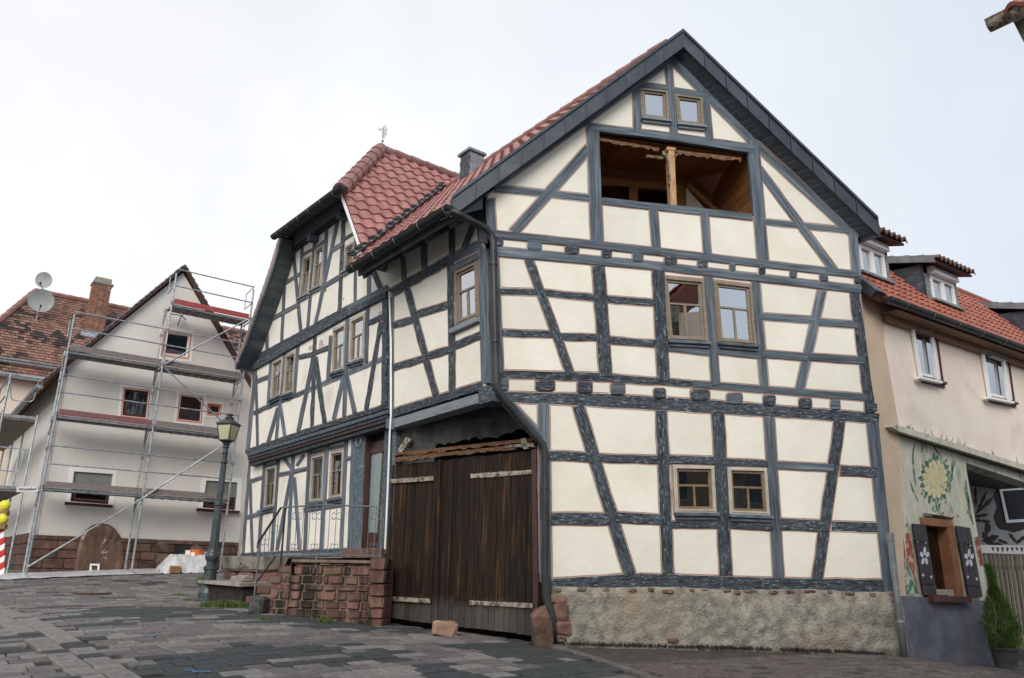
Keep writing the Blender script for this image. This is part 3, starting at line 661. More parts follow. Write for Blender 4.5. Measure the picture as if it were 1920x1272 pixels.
# roof slopes
def pantile(wd, ln, hh=.028):
    V = []; Fc = []; n = 8
    for i in range(n + 1):
        f = i / n; zz = hh * (math.sin(f * 2 * math.pi - .6) * .6 + .5 * math.sin(f * math.pi))
        V += [(f * wd, 0, zz + .002), (f * wd, ln * 1.08, zz + .034), (f * wd, ln * 1.08, zz - .012)]
    for i in range(n): Fc += [(3 * i, 3 * i + 3, 3 * i + 4, 3 * i + 1), (3 * i + 1, 3 * i + 4, 3 * i + 5, 3 * i + 2)]
    return V, Fc
def tiled(o, e1, e2, nu, nv, wd, ln, keep=None, hh=.028):
    """one joined sheet of real pantiles"""
    V, Fc = pantile(wd, ln, hh); V = np.array(V); e1 = np.array(e1); e2 = np.array(e2); n3 = np.cross(e2, e1); n3 = n3 / np.linalg.norm(n3)
    if n3[2] < 0: n3 = -n3
    o = np.array(o); AV = []; AF = []; k = 0
    for i in range(nu):
        for j in range(nv):
            if keep and not keep((i + .5) * wd, (j + .5) * ln): continue
            P = o + np.outer(V[:, 0] + i * wd, e1) + np.outer(V[:, 1] + j * ln, e2) + np.outer(V[:, 2] + random.uniform(-.003, .003), n3)
            AV.append(P); AF += [tuple(q + k for q in f) for f in Fc]; k += len(V)
    return np.vstack(AV).tolist(), AF
rF = MB(); bt = Vector((0, 0, -.03)); RL = 15.
# slope of the neighbouring left house, which this roof runs into
OV = .45
LWa = WL.px(640, 358, OV); LWb = WL.px(680, 472, OV); dP3 = Vector((dP.x, dP.y, 0)); LN = (LWb - LWa).cross(dP3).normalized()
if LN.z < 0: LN = -LN
def onplane(x, y, p, n): r = ray(x, y); return EYE + r * (n.dot(p - EYE) / n.dot(r))
def hitl(p, d_): return p + d_ * (LN.dot(LWa - p) / LN.dot(d_))
vT = hitl(apex, dL3); vB = hitl(eL, dL3)
bk0 = dL3 * .075
rF.prism([apex + bt + bk0, eL + bt + bk0, vB + bt, vT + bt], (0, 0, -.10))
rF.prism([apex + bt + bk0, eR + bt + bk0, eR + dL3 * RL + bt, apex + dL3 * RL + bt], (0, 0, -.10))
roof = rF.build('roof', 'tile', hF)
sd_ = (eL - apex); slen = sd_.length; e2 = sd_ / slen
# rows run along the ridge, columns straight down the slope
nrm = dL3.cross(e2).normalized(); dwn = nrm.cross(dL3).normalized()
if dwn.z > 0: dwn = -dwn
sl_ = slen * dwn.dot(e2); off_ = slen * dL3.dot(e2)
V, Fc = tiled(apex + dL3 * -1.0 + Vector((0, 0, -.075)), dL3, dwn, 52, int(sl_ / .325) + 1, .30, .325, hh=.02, keep=lambda u, v: (u - 1.15) > off_ * (v + .18) / sl_ + .02 and v < sl_ + .1 and LN.dot(apex + dL3 * (u - 1.0) + dwn * v - LWa) < .35 * 0 + .12 * (1 if LN.dot(apex - LWa) < 0 else -1) if LN.dot(apex - LWa) < 0 else ((u - 1.15) > off_ * (v + .18) / sl_ + .02 and LN.dot(apex + dL3 * (u - 1.0) + dwn * v - LWa) > -.1))
o = obj('roof_tiles', V, Fc, 'tile', roof, Matrix.Identity(4)); o['kind'] = 'stuff'
mb = MB()
for i in range(int((vT - apex).length / .4) + 1): mb.tube([apex + dL3 * (i * .4 + .35) - Vector((0, 0, .05)), apex + dL3 * (i * .4 + .76) - Vector((0, 0, .04))], [.085, .095], 10)
mb.build('ridge_caps', 'tile_cap', roof)
# eave gutter, boxed eave and rafter feet over the bay
gA = WF.px(852, 388, OF); gB = gA + dL3 * 3.35; mb = MB()
def halfpipe(mb, a, b_, r, n=10, th=.006):
    t = (b_ - a).normalized(); s_ = t.cross(Vector((0, 0, 1))).normalized(); V = []; Fc = []
    for e in (a, b_):
        for rr_ in (r, r - th):
            for q in range(n + 1):
                an = math.pi * q / n; V.append(e + s_ * rr_ * math.cos(an) - Vector((0, 0, 1)) * rr_ * math.sin(an))
    m = n + 1
    for q in range(n): Fc += [(q, q + 1, 2 * m + q + 1, 2 * m + q), (m + q, m + q + 1, 3 * m + q + 1, 3 * m + q), (q, q + 1, m + q + 1, m + q), (2 * m + q, 2 * m + q + 1, 3 * m + q + 1, 3 * m + q)]
    Fc += [tuple(range(n + 1)), tuple(range(2 * m, 2 * m + n + 1))]
    mb.add(V, Fc); mb.tube([a + s_ * r, b_ + s_ * r], .011, 6); mb.tube([a - s_ * r, b_ - s_ * r], .009, 6)
gn = WL.n3 * .05
halfpipe(mb, gA + gn, gB + gn, .085); gut = mb.build('gutter', 'gutter', hF, smooth=False)
for k in range(5):
    c = gA + gn + dL3 * (.12 + k * .75); mb = MB(); s_ = dL3.cross(Vector((0, 0, 1))).normalized()
    mb.tube([c + s_ * .088 * math.cos(math.pi * q / 8) - Vector((0, 0, .088 * math.sin(math.pi * q / 8))) for q in range(9)], .007, 5); mb.build('gutter_bracket', 'zinc', gut)
z0 = gA.z - .10; zW = WL.uz(797, 436)[1]
ex0 = -((gA - WL.P(0, 0, 0)).dot(Vector((-WL.n.x, -WL.n.y, 0))))       # how far the eave stands out from the bay wall
uA = (Vector((gA.x, gA.y)) - WL.p).dot(WL.d)
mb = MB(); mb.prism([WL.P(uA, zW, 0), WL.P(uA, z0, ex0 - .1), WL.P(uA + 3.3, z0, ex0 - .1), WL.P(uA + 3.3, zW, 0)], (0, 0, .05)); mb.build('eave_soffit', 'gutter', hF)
mb = MB(); mb.prism([WL.P(uA + .1, z0 - .02, ex0 - .1), WL.P(uA + .1, z0 + .2, ex0 - .06), WL.P(uA + 3.3, z0 + .2, ex0 - .06), WL.P(uA + 3.3, z0 - .02, ex0 - .1)], WL.n3 * -.03); mb.build('eave_board', 'soffit', hF)
for k in range(5):
    u = uA + .35 + k * .72; mb = MB(); mb.prism([WL.P(u, zW - .002, 0), WL.P(u, z0 + .04, ex0 - .2), WL.P(u, z0 - .03, ex0 - .24), WL.P(u, zW - .10, 0)], WL.d3 * .12); mb.build('rafter_foot', 'timber', hF)
# end closing triangle under the verge on the left
mb = MB(); mb.prism([eL + Vector((0, 0, -.02)), WF.px(905, 372, .02), WF.px(905, 392, .02), eL + Vector((0, 0, -.33))], dL3 * .05); mb.build('eave_end_board', 'metal', hF)
mb = MB(); e_ = eR + Vector((0, 0, -.335)); mb.prism([e_, e_ + Vector((0, 0, .31)), e_ + dL3 * 1.2 + Vector((0, 0, .31)), e_ + dL3 * 1.2], (WF.d.x * .02, WF.d.y * .02, 0)); mb.build('eave_end_board', 'metal', hF)
# downpipe
P_ = WF.px; mb = MB()
mb.tube([gA + dL3 * .12 + gn + Vector((0, 0, -.07)), P_(853, 398, .30), P_(866, 405, .28), P_(890, 418, .2), P_(913, 430, .13), P_(922, 440, .12), P_(925, 455, .12), P_(927, 560, .12), P_(931, 715, .12), P_(934, 731, .12), P_(944, 746, .12), P_(975, 783, .12), P_(1006, 820, .12), P_(1018, 834, .12), P_(1022, 850, .12),
         P_(1023, 1000, .12), P_(1023, 1115, .13), P_(1026, 1130, .14), P_(1034, 1150, .17), P_(1036, 1180, .18), P_(1037, 1203, .18)], .056, 14)
dpv = mb.build('downpipe', 'pipe', hF, smooth=True)
for y in (495, 640, 915, 1040):
    x = np.interp(y, [455, 560, 715, 850, 1115], [925, 927, 931, 1022, 1023]); mb = MB(); c = P_(x, y, .12); mb.tube([c - Vector((0, 0, .022)), c + Vector((0, 0, .022))], .066, 14); mb.build('pipe_clip', 'pipe', dpv)
# loggia interior
def LP(x, y, o): return WF.px(x, y, o)
q = [Vector((*WF.uz(*p), 0)) for p in LOG]
def LQ(i, o): return WF.P(q[i].x, q[i].y, o)
dpth = -1.5
uc = [q[i].x for i in range(4)]
mb = MB(); mb.prism([LQ(0, -.2), LQ(1, -.2), LQ(2, -.2), LQ(3, -.2)], WF.n3 * -.001) if False else None
zt = q[0].y; zb = q[3].y
# side walls, floor, sloped board ceiling, back wall
def quadpart(name, pts, th, mat): mb = MB(); mb.prism(pts, th); return mb.build(name, mat, hF)
nb = 14
top0 = [WF.P(uc[0] - .05 + (uc[1] - uc[0] + .1) * i / nb, q[0].y + (q[1].y - q[0].y) * i / nb + .0, -.12) for i in range(nb + 1)]
for i in range(nb):
    a0_, a1_ = top0[i], top0[i + 1]; bk = WF.n3 * (dpth) ; s_ = Vector((0, 0, .25))
    mb = MB(); mb.prism([a0_, a1_ - WF.d3 * .008, a1_ - WF.d3 * .008 + bk + s_, a0_ + bk + s_], (0, 0, .02)); mb.build('ceiling_board', 'wood_in', hF)
quadpart('loggia_floor', [WF.P(uc[3] - .3, zb - .12, -.06), WF.P(uc[2] + .3, zb - .12, -.06), WF.P(uc[2] + .3, zb - .12, dpth - .2), WF.P(uc[3] - .3, zb - .12, dpth - .2)], (0, 0, .04), 'wood_in')
quadpart('loggia_side_wall', [WF.P(uc[0] - .06, zb - .2, -.06), WF.P(uc[0] - .06, zt + .4, -.06), WF.P(uc[0] - .06, zt + .4, dpth - .2), WF.P(uc[0] - .06, zb - .2, dpth - .2)], WF.d3 * -.03, 'wood_in')
for i in range(9):
    z_ = zb - .2 + i * .2; quadpart('side_board', [WF.P(uc[1] + .10, z_, -.06), WF.P(uc[1] + .10, z_ + .19, -.06), WF.P(uc[1] + .10, z_ + .19, dpth - .2), WF.P(uc[1] + .10, z_, dpth - .2)], WF.d3 * .03, 'wood_in')
quadpart('loggia_back_wall', [WF.P(uc[0] - .1, zb - .3, dpth), WF.P(uc[1] + .15, zb - .3, dpth), WF.P(uc[1] + .15, zt + .5, dpth), WF.P(uc[0] - .1, zt + .5, dpth)], WF.n3 * -.03, 'wood_in')
# varnished window band at the back
def bk(x, y): u, z = WF.uz(x, y, o=dpth + .06); return (u, z)
quad_b = lambda pts: [WF.px(x, y, dpth + .05) for x, y in pts]
for pts in ([(1118, 331), (1262, 343), (1262, 354), (1118, 347)], [(1180, 347), (1196, 349), (1196, 400), (1180, 400)], [(1255, 343), (1292, 347), (1294, 410), (1256, 408)]):
    mb = MB(); mb.prism(quad_b(pts), WF.n3 * -.06); mb.build('varnished_frame', 'wood_or', hF)
for pts in ([(1118, 347), (1180, 350), (1180, 400), (1118, 396)], [(1196, 354), (1255, 358), (1256, 408), (1196, 402)]):
    mb = MB(); mb.prism([p - WF.n3 * .01 for p in quad_b(pts)], WF.n3 * -.01); mb.build('loggia_pane', 'glass_dk', hF)
mb = MB(); mb.prism([WF.px(x, y, dpth + .12) for x, y in ((1287, 352), (1322, 392), (1318, 400), (1287, 404))], WF.n3 * -.02); mb.build('plaster_triangle', 'plaster_w', hF)
mb = MB(); mb.tube([WF.px(1288, 345, dpth + .2), WF.px(1335, 388, dpth + .2), WF.px(1352, 400, dpth + .2)], .045, 4); mb.build('inner_brace', 'wood_or', hF)
# central post and torn trim
mb = MB(); mb.prism([LP(1253, 279, -.02), LP(1264.5, 280, -.02), LP(1269, 386, -.02), LP(1258, 385, -.02)], WF.n3 * -.13); mb.build('loggia_post', 'rawpost', hF)
mb = MB(); mb.prism([LP(1251, 275, -.01), LP(1267, 277, -.01), LP(1267, 282, -.01), LP(1251, 281, -.01)], WF.n3 * -.15); mb.build('post_cap', 'rawpost', hF)
def ragged(name, p1, p2, wd, mat, o, amp, n=22, parent=hF, wl=WF, th=.04, bottom=True):
    a = Vector(p1); c = Vector(p2); t = (c - a).normalized(); nn = Vector((-t.y, t.x)); up_ = []; dn_ = []
    for i in range(n + 1):
        f = i / n; p = a.lerp(c, f); up_.append(wl.px(*(p - nn * wd / 2 + nn * random.uniform(-.1, .1) * amp), o)); dn_.append(wl.px(*(p + nn * wd / 2 + nn * random.uniform(-.5, 1) * amp), o))
    mb = MB()
    for i in range(n): mb.prism([up_[i], up_[i + 1], dn_[i + 1], dn_[i]], wl.n3 * -th)
    return mb.build(name, mat, parent)
ragged('torn_lath', (1126, 261), (1236, 280), 5, 'torn', -.03, 4); ragged('torn_lath', (1265, 284), (1390, 299), 6, 'torn', -.03, 4)
ragged('peeling_strip', (1252, 290), (1257, 345), 2.5, 'strap', -.01, 2, 12, bottom=False); ragged('peeling_strip', (1212, 292), (1244, 295), 4, 'torn', -.06, 3, 8)
ragged('peeling_strip', (1263, 296), (1270, 288), 4, 'torn', -.02, 2, 6); ragged('peeling_strip', (1242, 284), (1252, 294), 4, 'strap', -.03, 2, 6)
# rubble plinth
pb = [WF.uz(1034, 1112)[0], WF.uz(1680, 1112)[0]]; V = []; Fc = []; nu, nv = 150, 26
for j in range(nv + 1):
    for i in range(nu + 1):
        u = pb[0] + (pb[1] - pb[0]) * i / nu; zt_ = 1.43 + .02 * math.sin(u * 3) + .018 * noise.noise((u * 6, 0, 0)); p = WF.P(u, 0, 0); zb_ = gh(p.x, p.y) - .08; v = j / nv; z = zb_ + (zt_ - zb_) * v
        d_ = .035 * noise.noise((u * 1.7, z * 2.2, 1)) + .03 * noise.noise((u * 6, z * 7, 4)) + .014 * noise.noise((u * 19, z * 19, 9)) + .11 - .05 * v ** 6
        V.append(WF.P(u, z, d_))
for j in range(nv):
    for i in range(nu): Fc.append((j * (nu + 1) + i, j * (nu + 1) + i + 1, (j + 1) * (nu + 1) + i + 1, (j + 1) * (nu + 1) + i))
k = len(V)
for i in range(nu + 1): V.append(WF.P(pb[0] + (pb[1] - pb[0]) * i / nu, 1.45, -.05))
for i in range(nu): Fc.append((nv * (nu + 1) + i, nv * (nu + 1) + i + 1, k + i + 1, k + i))
k2 = len(V)
for j in range(nv + 1): V += [WF.P(pb[1], V[j * (nu + 1)].z, -.4), WF.P(pb[0], V[j * (nu + 1)].z, -.4)]
for j in range(nv): Fc += [(j * (nu + 1) + nu, (j + 1) * (nu + 1) + nu, k2 + 2 * (j + 1), k2 + 2 * j), (j * (nu + 1), (j + 1) * (nu + 1), k2 + 2 * (j + 1) + 1, k2 + 2 * j + 1)]
obj('plinth', V, Fc, 'plinth', hF, smooth=True)
rb = [mesh('rough_stone', *rbox(i, .16, .06), 'sand') for i in range(6)]; rbm = [mesh('mixed_stone', *rbox(i + 20, .2, .09), 'mortar_dk') for i in range(3)]
rnd = random.Random(3)
u = pb[0] + .02
while u < pb[1] - .1:        # levelling stones showing under the sill
    ln = rnd.uniform(.07, .2)
    inst('levelling_stone', rnd.choice(rb + rbm), frameM(WF.P(u + ln / 2, 1.40 + rnd.uniform(-.015, .015), .045), WF.d3, WF.n3, (ln, .05, .1)), hF); u += ln + rnd.uniform(.0, .25)
for (x, y, wx, wz) in ((1046, 1124, .22, .12), (1050, 1147, .22, .24), (1054, 1178, .24, .18), (1050, 1198, .16, .1)): inst('corner_stone', rnd.choice(rb + rbm), frameM(WF.px(x, y, .10), WF.d3, WF.n3, (wx, wz, .16)), hF)
inst('bared_brick', rb[2], frameM(WF.px(1261, 1201, .12), WF.d3, WF.n3, (.16, .06, .05)), hF)
# closed sides so that the house has a body
mb = MB(); zc_ = 7.2
pR = WF.P(6.25, 0, -.1); mb.prism([pR, pR + Vector((0, 0, zc_)), pR + dL3 * 11 + Vector((0, 0, zc_)), pR + dL3 * 11], WF.d3 * -.2); mb.build('side_wall', 'plaster', hF)
mb = MB(); mb.prism([WL.P(.1, 4.35, -.2), WL.P(3.1, 4.35, -.2), WL.P(3.1, 7.1, -.2), WL.P(.1, 7.1, -.2)], WL.n3 * -.1); mb.build('inner_wall', 'inside', hF)
# chimney with slate cladding
cp = apex + dL3 * 6.4 + Vector((0, 0, -.2)); u0c = (Vector((cp.x, cp.y)))
cr_ = ray(885, 300); tt = (cp.x * WL.n.x + cp.y * WL.n.y) ; 
rdir = ray(885, 292); tpar = 15.6 / rdir.y; cc = EYE + rdir * tpar
chim = MB(); hx = dL3 * .18; hy = Vector((dP.x, dP.y, 0)) * .18; cc = cc - Vector((0, 0, .42))
mb = MB(); mb.box(cc + Vector((0, 0, -.8)), hx * .96, hy * .96, (0, 0, 1.2)); ch = mb.build('chimney', 'blackgrey', hF)
mb = MB(); mb.box(cc + Vector((0, 0, .43)), hx * 1.3, hy * 1.3, (0, 0, .03)); mb.build('chimney_cap', 'zinc', ch)
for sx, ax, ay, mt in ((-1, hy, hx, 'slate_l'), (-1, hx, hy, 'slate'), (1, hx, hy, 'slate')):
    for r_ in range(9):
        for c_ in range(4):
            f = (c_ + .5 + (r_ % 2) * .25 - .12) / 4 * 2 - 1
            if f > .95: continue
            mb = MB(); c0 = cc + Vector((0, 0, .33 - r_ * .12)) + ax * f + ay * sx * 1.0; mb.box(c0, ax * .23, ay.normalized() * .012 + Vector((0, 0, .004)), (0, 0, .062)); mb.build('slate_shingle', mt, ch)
# ------------------------------------------------------------------ bay wall over the gate
fb = Frame(WL, hF); b = fb.beam
b((736, 549), (845, 487), 17, 1); b((845, 487), (902, 458), 17)
b((735, 776), (905, 723), 15, 1); b((735, 560), (735, 782), 9); b((764, 540), (820, 746), 12, 1); b((846, 492), (850, 744), 12, 1); b((906, 468), (913, 718), 17)
b((739, 611), (775, 600), 12, 1); b((779, 592), (843, 572), 13, 1); b((739, 690), (797, 673), 12, 1); b((800, 670), (845, 656), 13, 1); b((854, 649), (902, 630), 13, 1)
b((848, 505), (900, 480), 11); b((755, 463), (759, 525), 8); b((796, 440), (797, 503), 10); b((848, 410), (849, 480), 10); b((903, 378), (904, 455), 13)
b((872, 466), (902, 388), 10); b((700, 506), (714, 540), 9, 1); b((852, 623), (900, 601), 9, 0, mat='timber_light', proud=.07)
WB = [(855, 511), (896.6, 491), (899, 594), (857.6, 610)]; fb.hole(WB)
b((700, 505), (905, 392), 8, proud=.0)
fb.finish([(700, 510), (908, 385), (912, 720), (912, 726), (740, 780), (733, 772), (733, 553), (716, 560)])
window(WL, WB, hF, sill=None, glass='glass')
# lower squared beam, corner block and the shaded soffit over the gate
def slabpx(name, wl, pts, o, th, mat, par): mb = MB(); mb.prism([wl.px(x, y, o) for x, y in pts], wl.n3 * -th); return mb.build(name, mat, par)
fb.prism('squared_beam', [WL.uz(*p) for p in ((741, 786), (898, 739), (899, 757), (742, 803))], .035, 'timber_light', back=.2)
fb.prism('corner_block', [WL.uz(*p) for p in ((899, 728), (922, 722), (926, 752), (900, 760))], .02, 'timber_rough', back=.2)
fb.prism('corner_block', [WL.uz(*p) for p in ((728, 784), (741, 784), (741, 806), (728, 804))], .05, 'timber', back=.2)
zs = WL.uz(820, 760)[1] + .1
c1 = WL.P(0, zs, -.05); c2 = WL.P(3.15, zs, -.05); g_r = WG.P(.0, zs, -.5); g_l = WG.P(3.3, zs, -.5)
nbd = 12
for i in range(nbd):
    f0, f1 = i / nbd, (i + .96) / nbd; mb = MB(); mb.prism([c1.lerp(c2, f0), c1.lerp(c2, f1), g_r.lerp(g_l, f1), g_r.lerp(g_l, f0)], (0, 0, .03)); mb.build('bay_soffit_board', 'wood_in', hF)
# dark grey board over the gate with a ragged lower edge
WGb = Wall(WG.p - WG.n * .12, WG.d)
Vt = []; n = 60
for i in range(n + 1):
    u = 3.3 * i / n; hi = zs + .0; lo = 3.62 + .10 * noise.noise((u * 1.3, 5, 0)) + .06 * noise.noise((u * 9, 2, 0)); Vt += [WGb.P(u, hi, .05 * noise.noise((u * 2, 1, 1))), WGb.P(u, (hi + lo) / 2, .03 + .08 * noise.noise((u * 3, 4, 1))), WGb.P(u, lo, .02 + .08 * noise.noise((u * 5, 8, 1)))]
obj('dark_grey_board', Vt, [(3 * i + k, 3 * i + 1 + k, 3 * i + 4 + k, 3 * i + 3 + k) for i in range(n) for k in (0, 1)], 'blackgrey', hF)
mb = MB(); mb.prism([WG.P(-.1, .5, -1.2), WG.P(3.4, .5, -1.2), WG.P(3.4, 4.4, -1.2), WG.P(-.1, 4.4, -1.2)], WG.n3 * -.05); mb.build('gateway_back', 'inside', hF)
def gpx(x, y): return WG.uz(x, y)
def gragged(name, p1, p2, wd, mat, o, amp, n=26): return ragged(name, p1, p2, wd, mat, o, amp, n, hF, WG, .06)
gragged('torn_lintel', (740, 852), (1000, 824), 6, 'torn', .03, 3); gragged('torn_lintel', (740, 862), (966, 838), 7, 'torn', .05, 2.5); gragged('torn_lath', (945, 839), (1000, 833), 6, 'strap', .06, 4, 8)
gragged('torn_lath', (748, 848), (765, 822), 9, 'strap', .02, 4, 8); gragged('torn_lath', (981, 822), (986, 842), 8, 'strap', .06, 4, 6)
for (xa, xb) in ((737, 741),): slabpx('gate_post', WG, [(735, 805), (742, 803), (741, 1046), (735, 1050)], -.02, .12, 'timber', hF)
slabpx('gate_post', WG, [(996, 842), (1011, 846), (1008, 1180), (1000, 1188)], .0, .16, 'doorbr', hF)
ragged('torn_lath', (1003, 842), (1006, 1130), 4, 'doorbr', .05, 3, 30, hF, WG, .03)
# gate leaves
def leaf(xl, xr, n, o, seed):
    rr = random.Random(seed)
    uT = [WG.uz(xl[0], 1000, o)[0], WG.uz(xr[0], 1000, o)[0]]; ul, ur = max(uT), min(uT)
    t_ = WG.P((ul + ur) / 2, 0, o); mb = MB(); mb.prism([WG.P(ul - .03, 1.0, o - .04), WG.P(ur + .03, 1.0, o - .04), WG.P(ur + .03, 3.2, o - .04), WG.P(ul - .03, 3.2, o - .04)], WG.n3 * -.04)
    lf = mb.build('gate_leaf', 'inside', hF)
    ws = [rr.uniform(.55, 1.5) for _ in range(n)]; tot = sum(ws); a = 0
    for w_ in ws:
        u0 = ul + (ur - ul) * a / tot + .003 * -1; a += w_; u1 = ul + (ur - ul) * a / tot + .004
        um = (u0 + u1) / 2; P0 = WG.P(um, 0, o); zb_ = gh(P0.x, P0.y) + .085 + rr.uniform(-.006, .006); zt_ = 3.31 + rr.uniform(-.006, .012); dd = rr.uniform(-.004, .006)
        poly = [(u0, zb_), (u1, zb_), (u1, zt_), (u0, zt_)]
        A = [WG.P(*p, o + dd - .03) for p in poly]; B_ = [WG.P(*p, o + dd - .004) for p in poly]
        cu = (u0 + u1) / 2; C_ = [WG.P(p[0] + (cu - p[0]) * .03, p[1], o + dd) for p in poly]
        obj('plank', A + B_ + C_, [(i, (i + 1) % 4, (i + 1) % 4 + 4, i + 4) for i in range(4)] + [(i + 4, (i + 1) % 4 + 4, (i + 1) % 4 + 8, i + 8) for i in range(4)] + [(8, 9, 10, 11)], 'gate', lf)
    return lf
lfL = leaf((728,), (814,), 9, -.02, 1); lfR = leaf((815,), (1003,), 17, .0, 2)
def strap(pts, par, o=.02):
    a = Vector(pts[0]); c = Vector(pts[1]); t = (c - a).normalized(); nn = Vector((-t.y, t.x)); n = 12; U = []; D = []
    for i in range(n + 1):
        p = a.lerp(c, i / n); h = 4.2 + random.uniform(-.5, .5); U.append(WG.px(*(p - nn * h), o)); D.append(WG.px(*(p + nn * h), o))
    mb = MB()
    for i in range(n): mb.prism([U[i], U[i + 1], D[i + 1], D[i]], WG.n3 * -.015)
    for i in (1, 5, 9): p = WG.px(*a.lerp(c, (i + .5) / n), o + .005); mb.tube([p, p + WG.n3 * .008], .012, 6)
    mb.build('hinge_strap', 'strap', par)
strap(((727, 903), (812, 897)), lfL); strap(((882, 893), (997, 885)), lfR); strap(((720, 1122), (806, 1127)), lfL); strap(((880, 1130), (998, 1136)), lfR)
slabpx('cover_strip', WG, [(821, 862), (826, 862), (819, 1168), (813, 1168)], .03, .03, 'rawpost' if False else 'gate', hF)
# white conduit down the joint of the two houses
mb = MB(); mb.tube([WL.px(730, 552, .05), WL.px(733, 640, .05), WL.px(733, 780, .07), WL.px(731, 812, .06), WL.px(727, 920, .05), WL.px(722, 1030, .05)], .017, 8); mb.build('conduit', 'white', hF)
# guard stone, loose stone
o = inst('guard_stone', mesh('guard_stone', *rbox(44, .18, .06), 'sand'), frameM(WF.px(1016, 1178, .22), WF.d3, Vector((-.1, -.2, 1)), (.26, .22, .52)), None)
tag(o, 'upright red sandstone guard stone at the foot of the downpipe beside the gate', 'stone')
lp = ground_hit(833, 1193); o = inst('loose_stone', mesh('loose_stone', *rbox(51, .16, .10), 'loose'), frameM(Z0(lp, .09), Vector((1, .25, 0)), Vector((.06, 0, 1)), (.36, .2, .19)), None)
tag(o, 'loose pale red sandstone block lying on the paving before the gate', 'stone')
# ================================================================== LEFT HOUSE (half-hipped gable to the street)
hL = thing('half_timbered_house', 'narrow half-timbered house with half-hipped red tile roof and brown front door behind the stair railing', 'house', Z0(WL.P(6.4, 0)[:2]))
fl = Frame(WL, hL, 'plaster_w'); b = fl.beam
# attic storey
b((542, 478), (644, 400), 8); b((537, 480), (529, 643), 5.5); b((551, 472), (565, 622), 6); b((568, 458), (563, 562), 5); b((591, 450), (578, 618), 5.5)
b((614, 418), (609, 545), 6); b((636, 407), (593, 606), 6); b((646, 400), (637.5, 588), 7, 1); b((668, 440), (667, 568), 5); b((694, 488), (693, 554), 7); b((522, 540), (566, 513), 6); b((505, 602), (558, 573), 7, 0); b((610, 537), (636, 521), 8)
b((568, 479), (590, 467), 5); b((592, 466), (613, 450), 5); b((625, 470), (642, 459), 7); b((646, 450), (668, 436), 5); b((502.5, 600), (502, 668), 5)
b((500, 610), (476, 690), 5, 0)
b((476, 677), (654, 580), 12, 1); b((654, 580), (729, 541), 12, 0)
fl.prism('moulded_beam', [WL.uz(*p) for p in ((474, 684), (654, 585), (729, 547), (729, 559), (654, 596), (475, 698))], .07, 'timber_rough')
fl.polys.append([WL.uz(*p) for p in ((474, 684), (654, 585), (729, 547), (729, 559), (654, 596), (475, 698))])
# first floor
b((480, 697), (466, 846), 6); b((481, 706), (484, 838), 5); b((483, 716), (508, 706), 8); b((477, 775), (577, 733), 8, 1); b((577, 733), (727, 670), 8)
b((508.5, 680), (503.5, 760), 5); b((535, 663), (519, 824), 5); b((560, 648), (553, 739), 6); b((522, 767), (504, 830), 7); b((526, 758), (535, 817), 6)
b((562, 671), (589, 664), 8, 1); b((594, 662), (619, 652), 8, 1); b((592, 634), (586, 803), 6.5, 1); b((589, 672), (561, 808), 7); b((593, 672), (609.5, 792), 8, 1); b((622, 632), (616, 714), 6)
b((653, 600), (647, 780), 6.5); b((691, 580), (688, 680), 6); b((646, 707), (628, 785), 7); b((651, 702), (666.5, 773), 7); b((693, 606), (722, 594), 9, 1); b((716, 605), (689, 767), 7, 1); b((724, 556), (722, 760), 9, 1)
b((464, 848), (596, 803), 9, 1); b((596, 803), (727, 762), 9, 1)
W7 = [(570, 486), (587, 477), (580, 551), (563, 560)]; W8 = [(593, 469.5), (610, 457.5), (603.5, 536), (586, 545)]; W9 = [(650, 464), (667, 453), (664, 500), (646, 511)]
W10 = [(512.6, 680.6), (532.5, 670), (527, 742), (509, 750.7)]; W11 = [(537.5, 668), (556.5, 659), (551.5, 736), (532.5, 742)]
W12 = [(626.5, 619.5), (650.5, 607.5), (646.6, 693.6), (624, 700.5)]; W13 = [(659.4, 601.5), (687, 588), (683, 673.7), (656.5, 683)]
for q in (W7, W8, W9, W10, W11, W12, W13): fl.hole(q)
fl.finish([(534, 470), (646, 391), (672, 440), (706, 500), (727, 548), (727, 760), (462, 845), (474, 692), (498, 618), (518, 550)], line=.012)
for q in (W7, W8, W9): window(WL, q, hL, casing='wood_grey', sash='wood_fr', cw=.045, sw=.035, sill='timber_light')
window(WL, W10, hL, casing='wood_grey', sash='wood_fr', cw=.045, sw=.035, curtain=('curt_w', .5, 1, 0, 1)); window(WL, W11, hL, casing='wood_grey', sash='wood_fr', cw=.045, sw=.035, curtain=('curt_w', .6, 1, 0, 1))
window(WL, W12, hL, casing='wood_grey', sash='wood_fr', cw=.045, sw=.035); window(WL, W13, hL, casing='wood_grey', sash='wood_fr', cw=.045, sw=.035)
for (cx_, cy_, w_, h_) in ((583, 652, 9, 9), (602, 646, 8, 13), (714, 589, 9, 10), (519, 700, 4, 5), (560, 643, 8, 3), (640, 562, 8, 4)):
    P_l = []
    for q_ in range(18):
        a_ = q_ * math.pi / 9; k_ = .6 + .5 * noise.noise((math.cos(a_) * 1.7 + cx_, math.sin(a_) * 1.7, 2)) + random.uniform(-.08, .08); P_l.append((cx_ + math.cos(a_) * w_ * k_, cy_ + math.sin(a_) * h_ * k_ - math.cos(a_) * w_ * k_ * .45))
    slabpx('bare_patch', WL, P_l, .0138, .004, 'bare', hL)
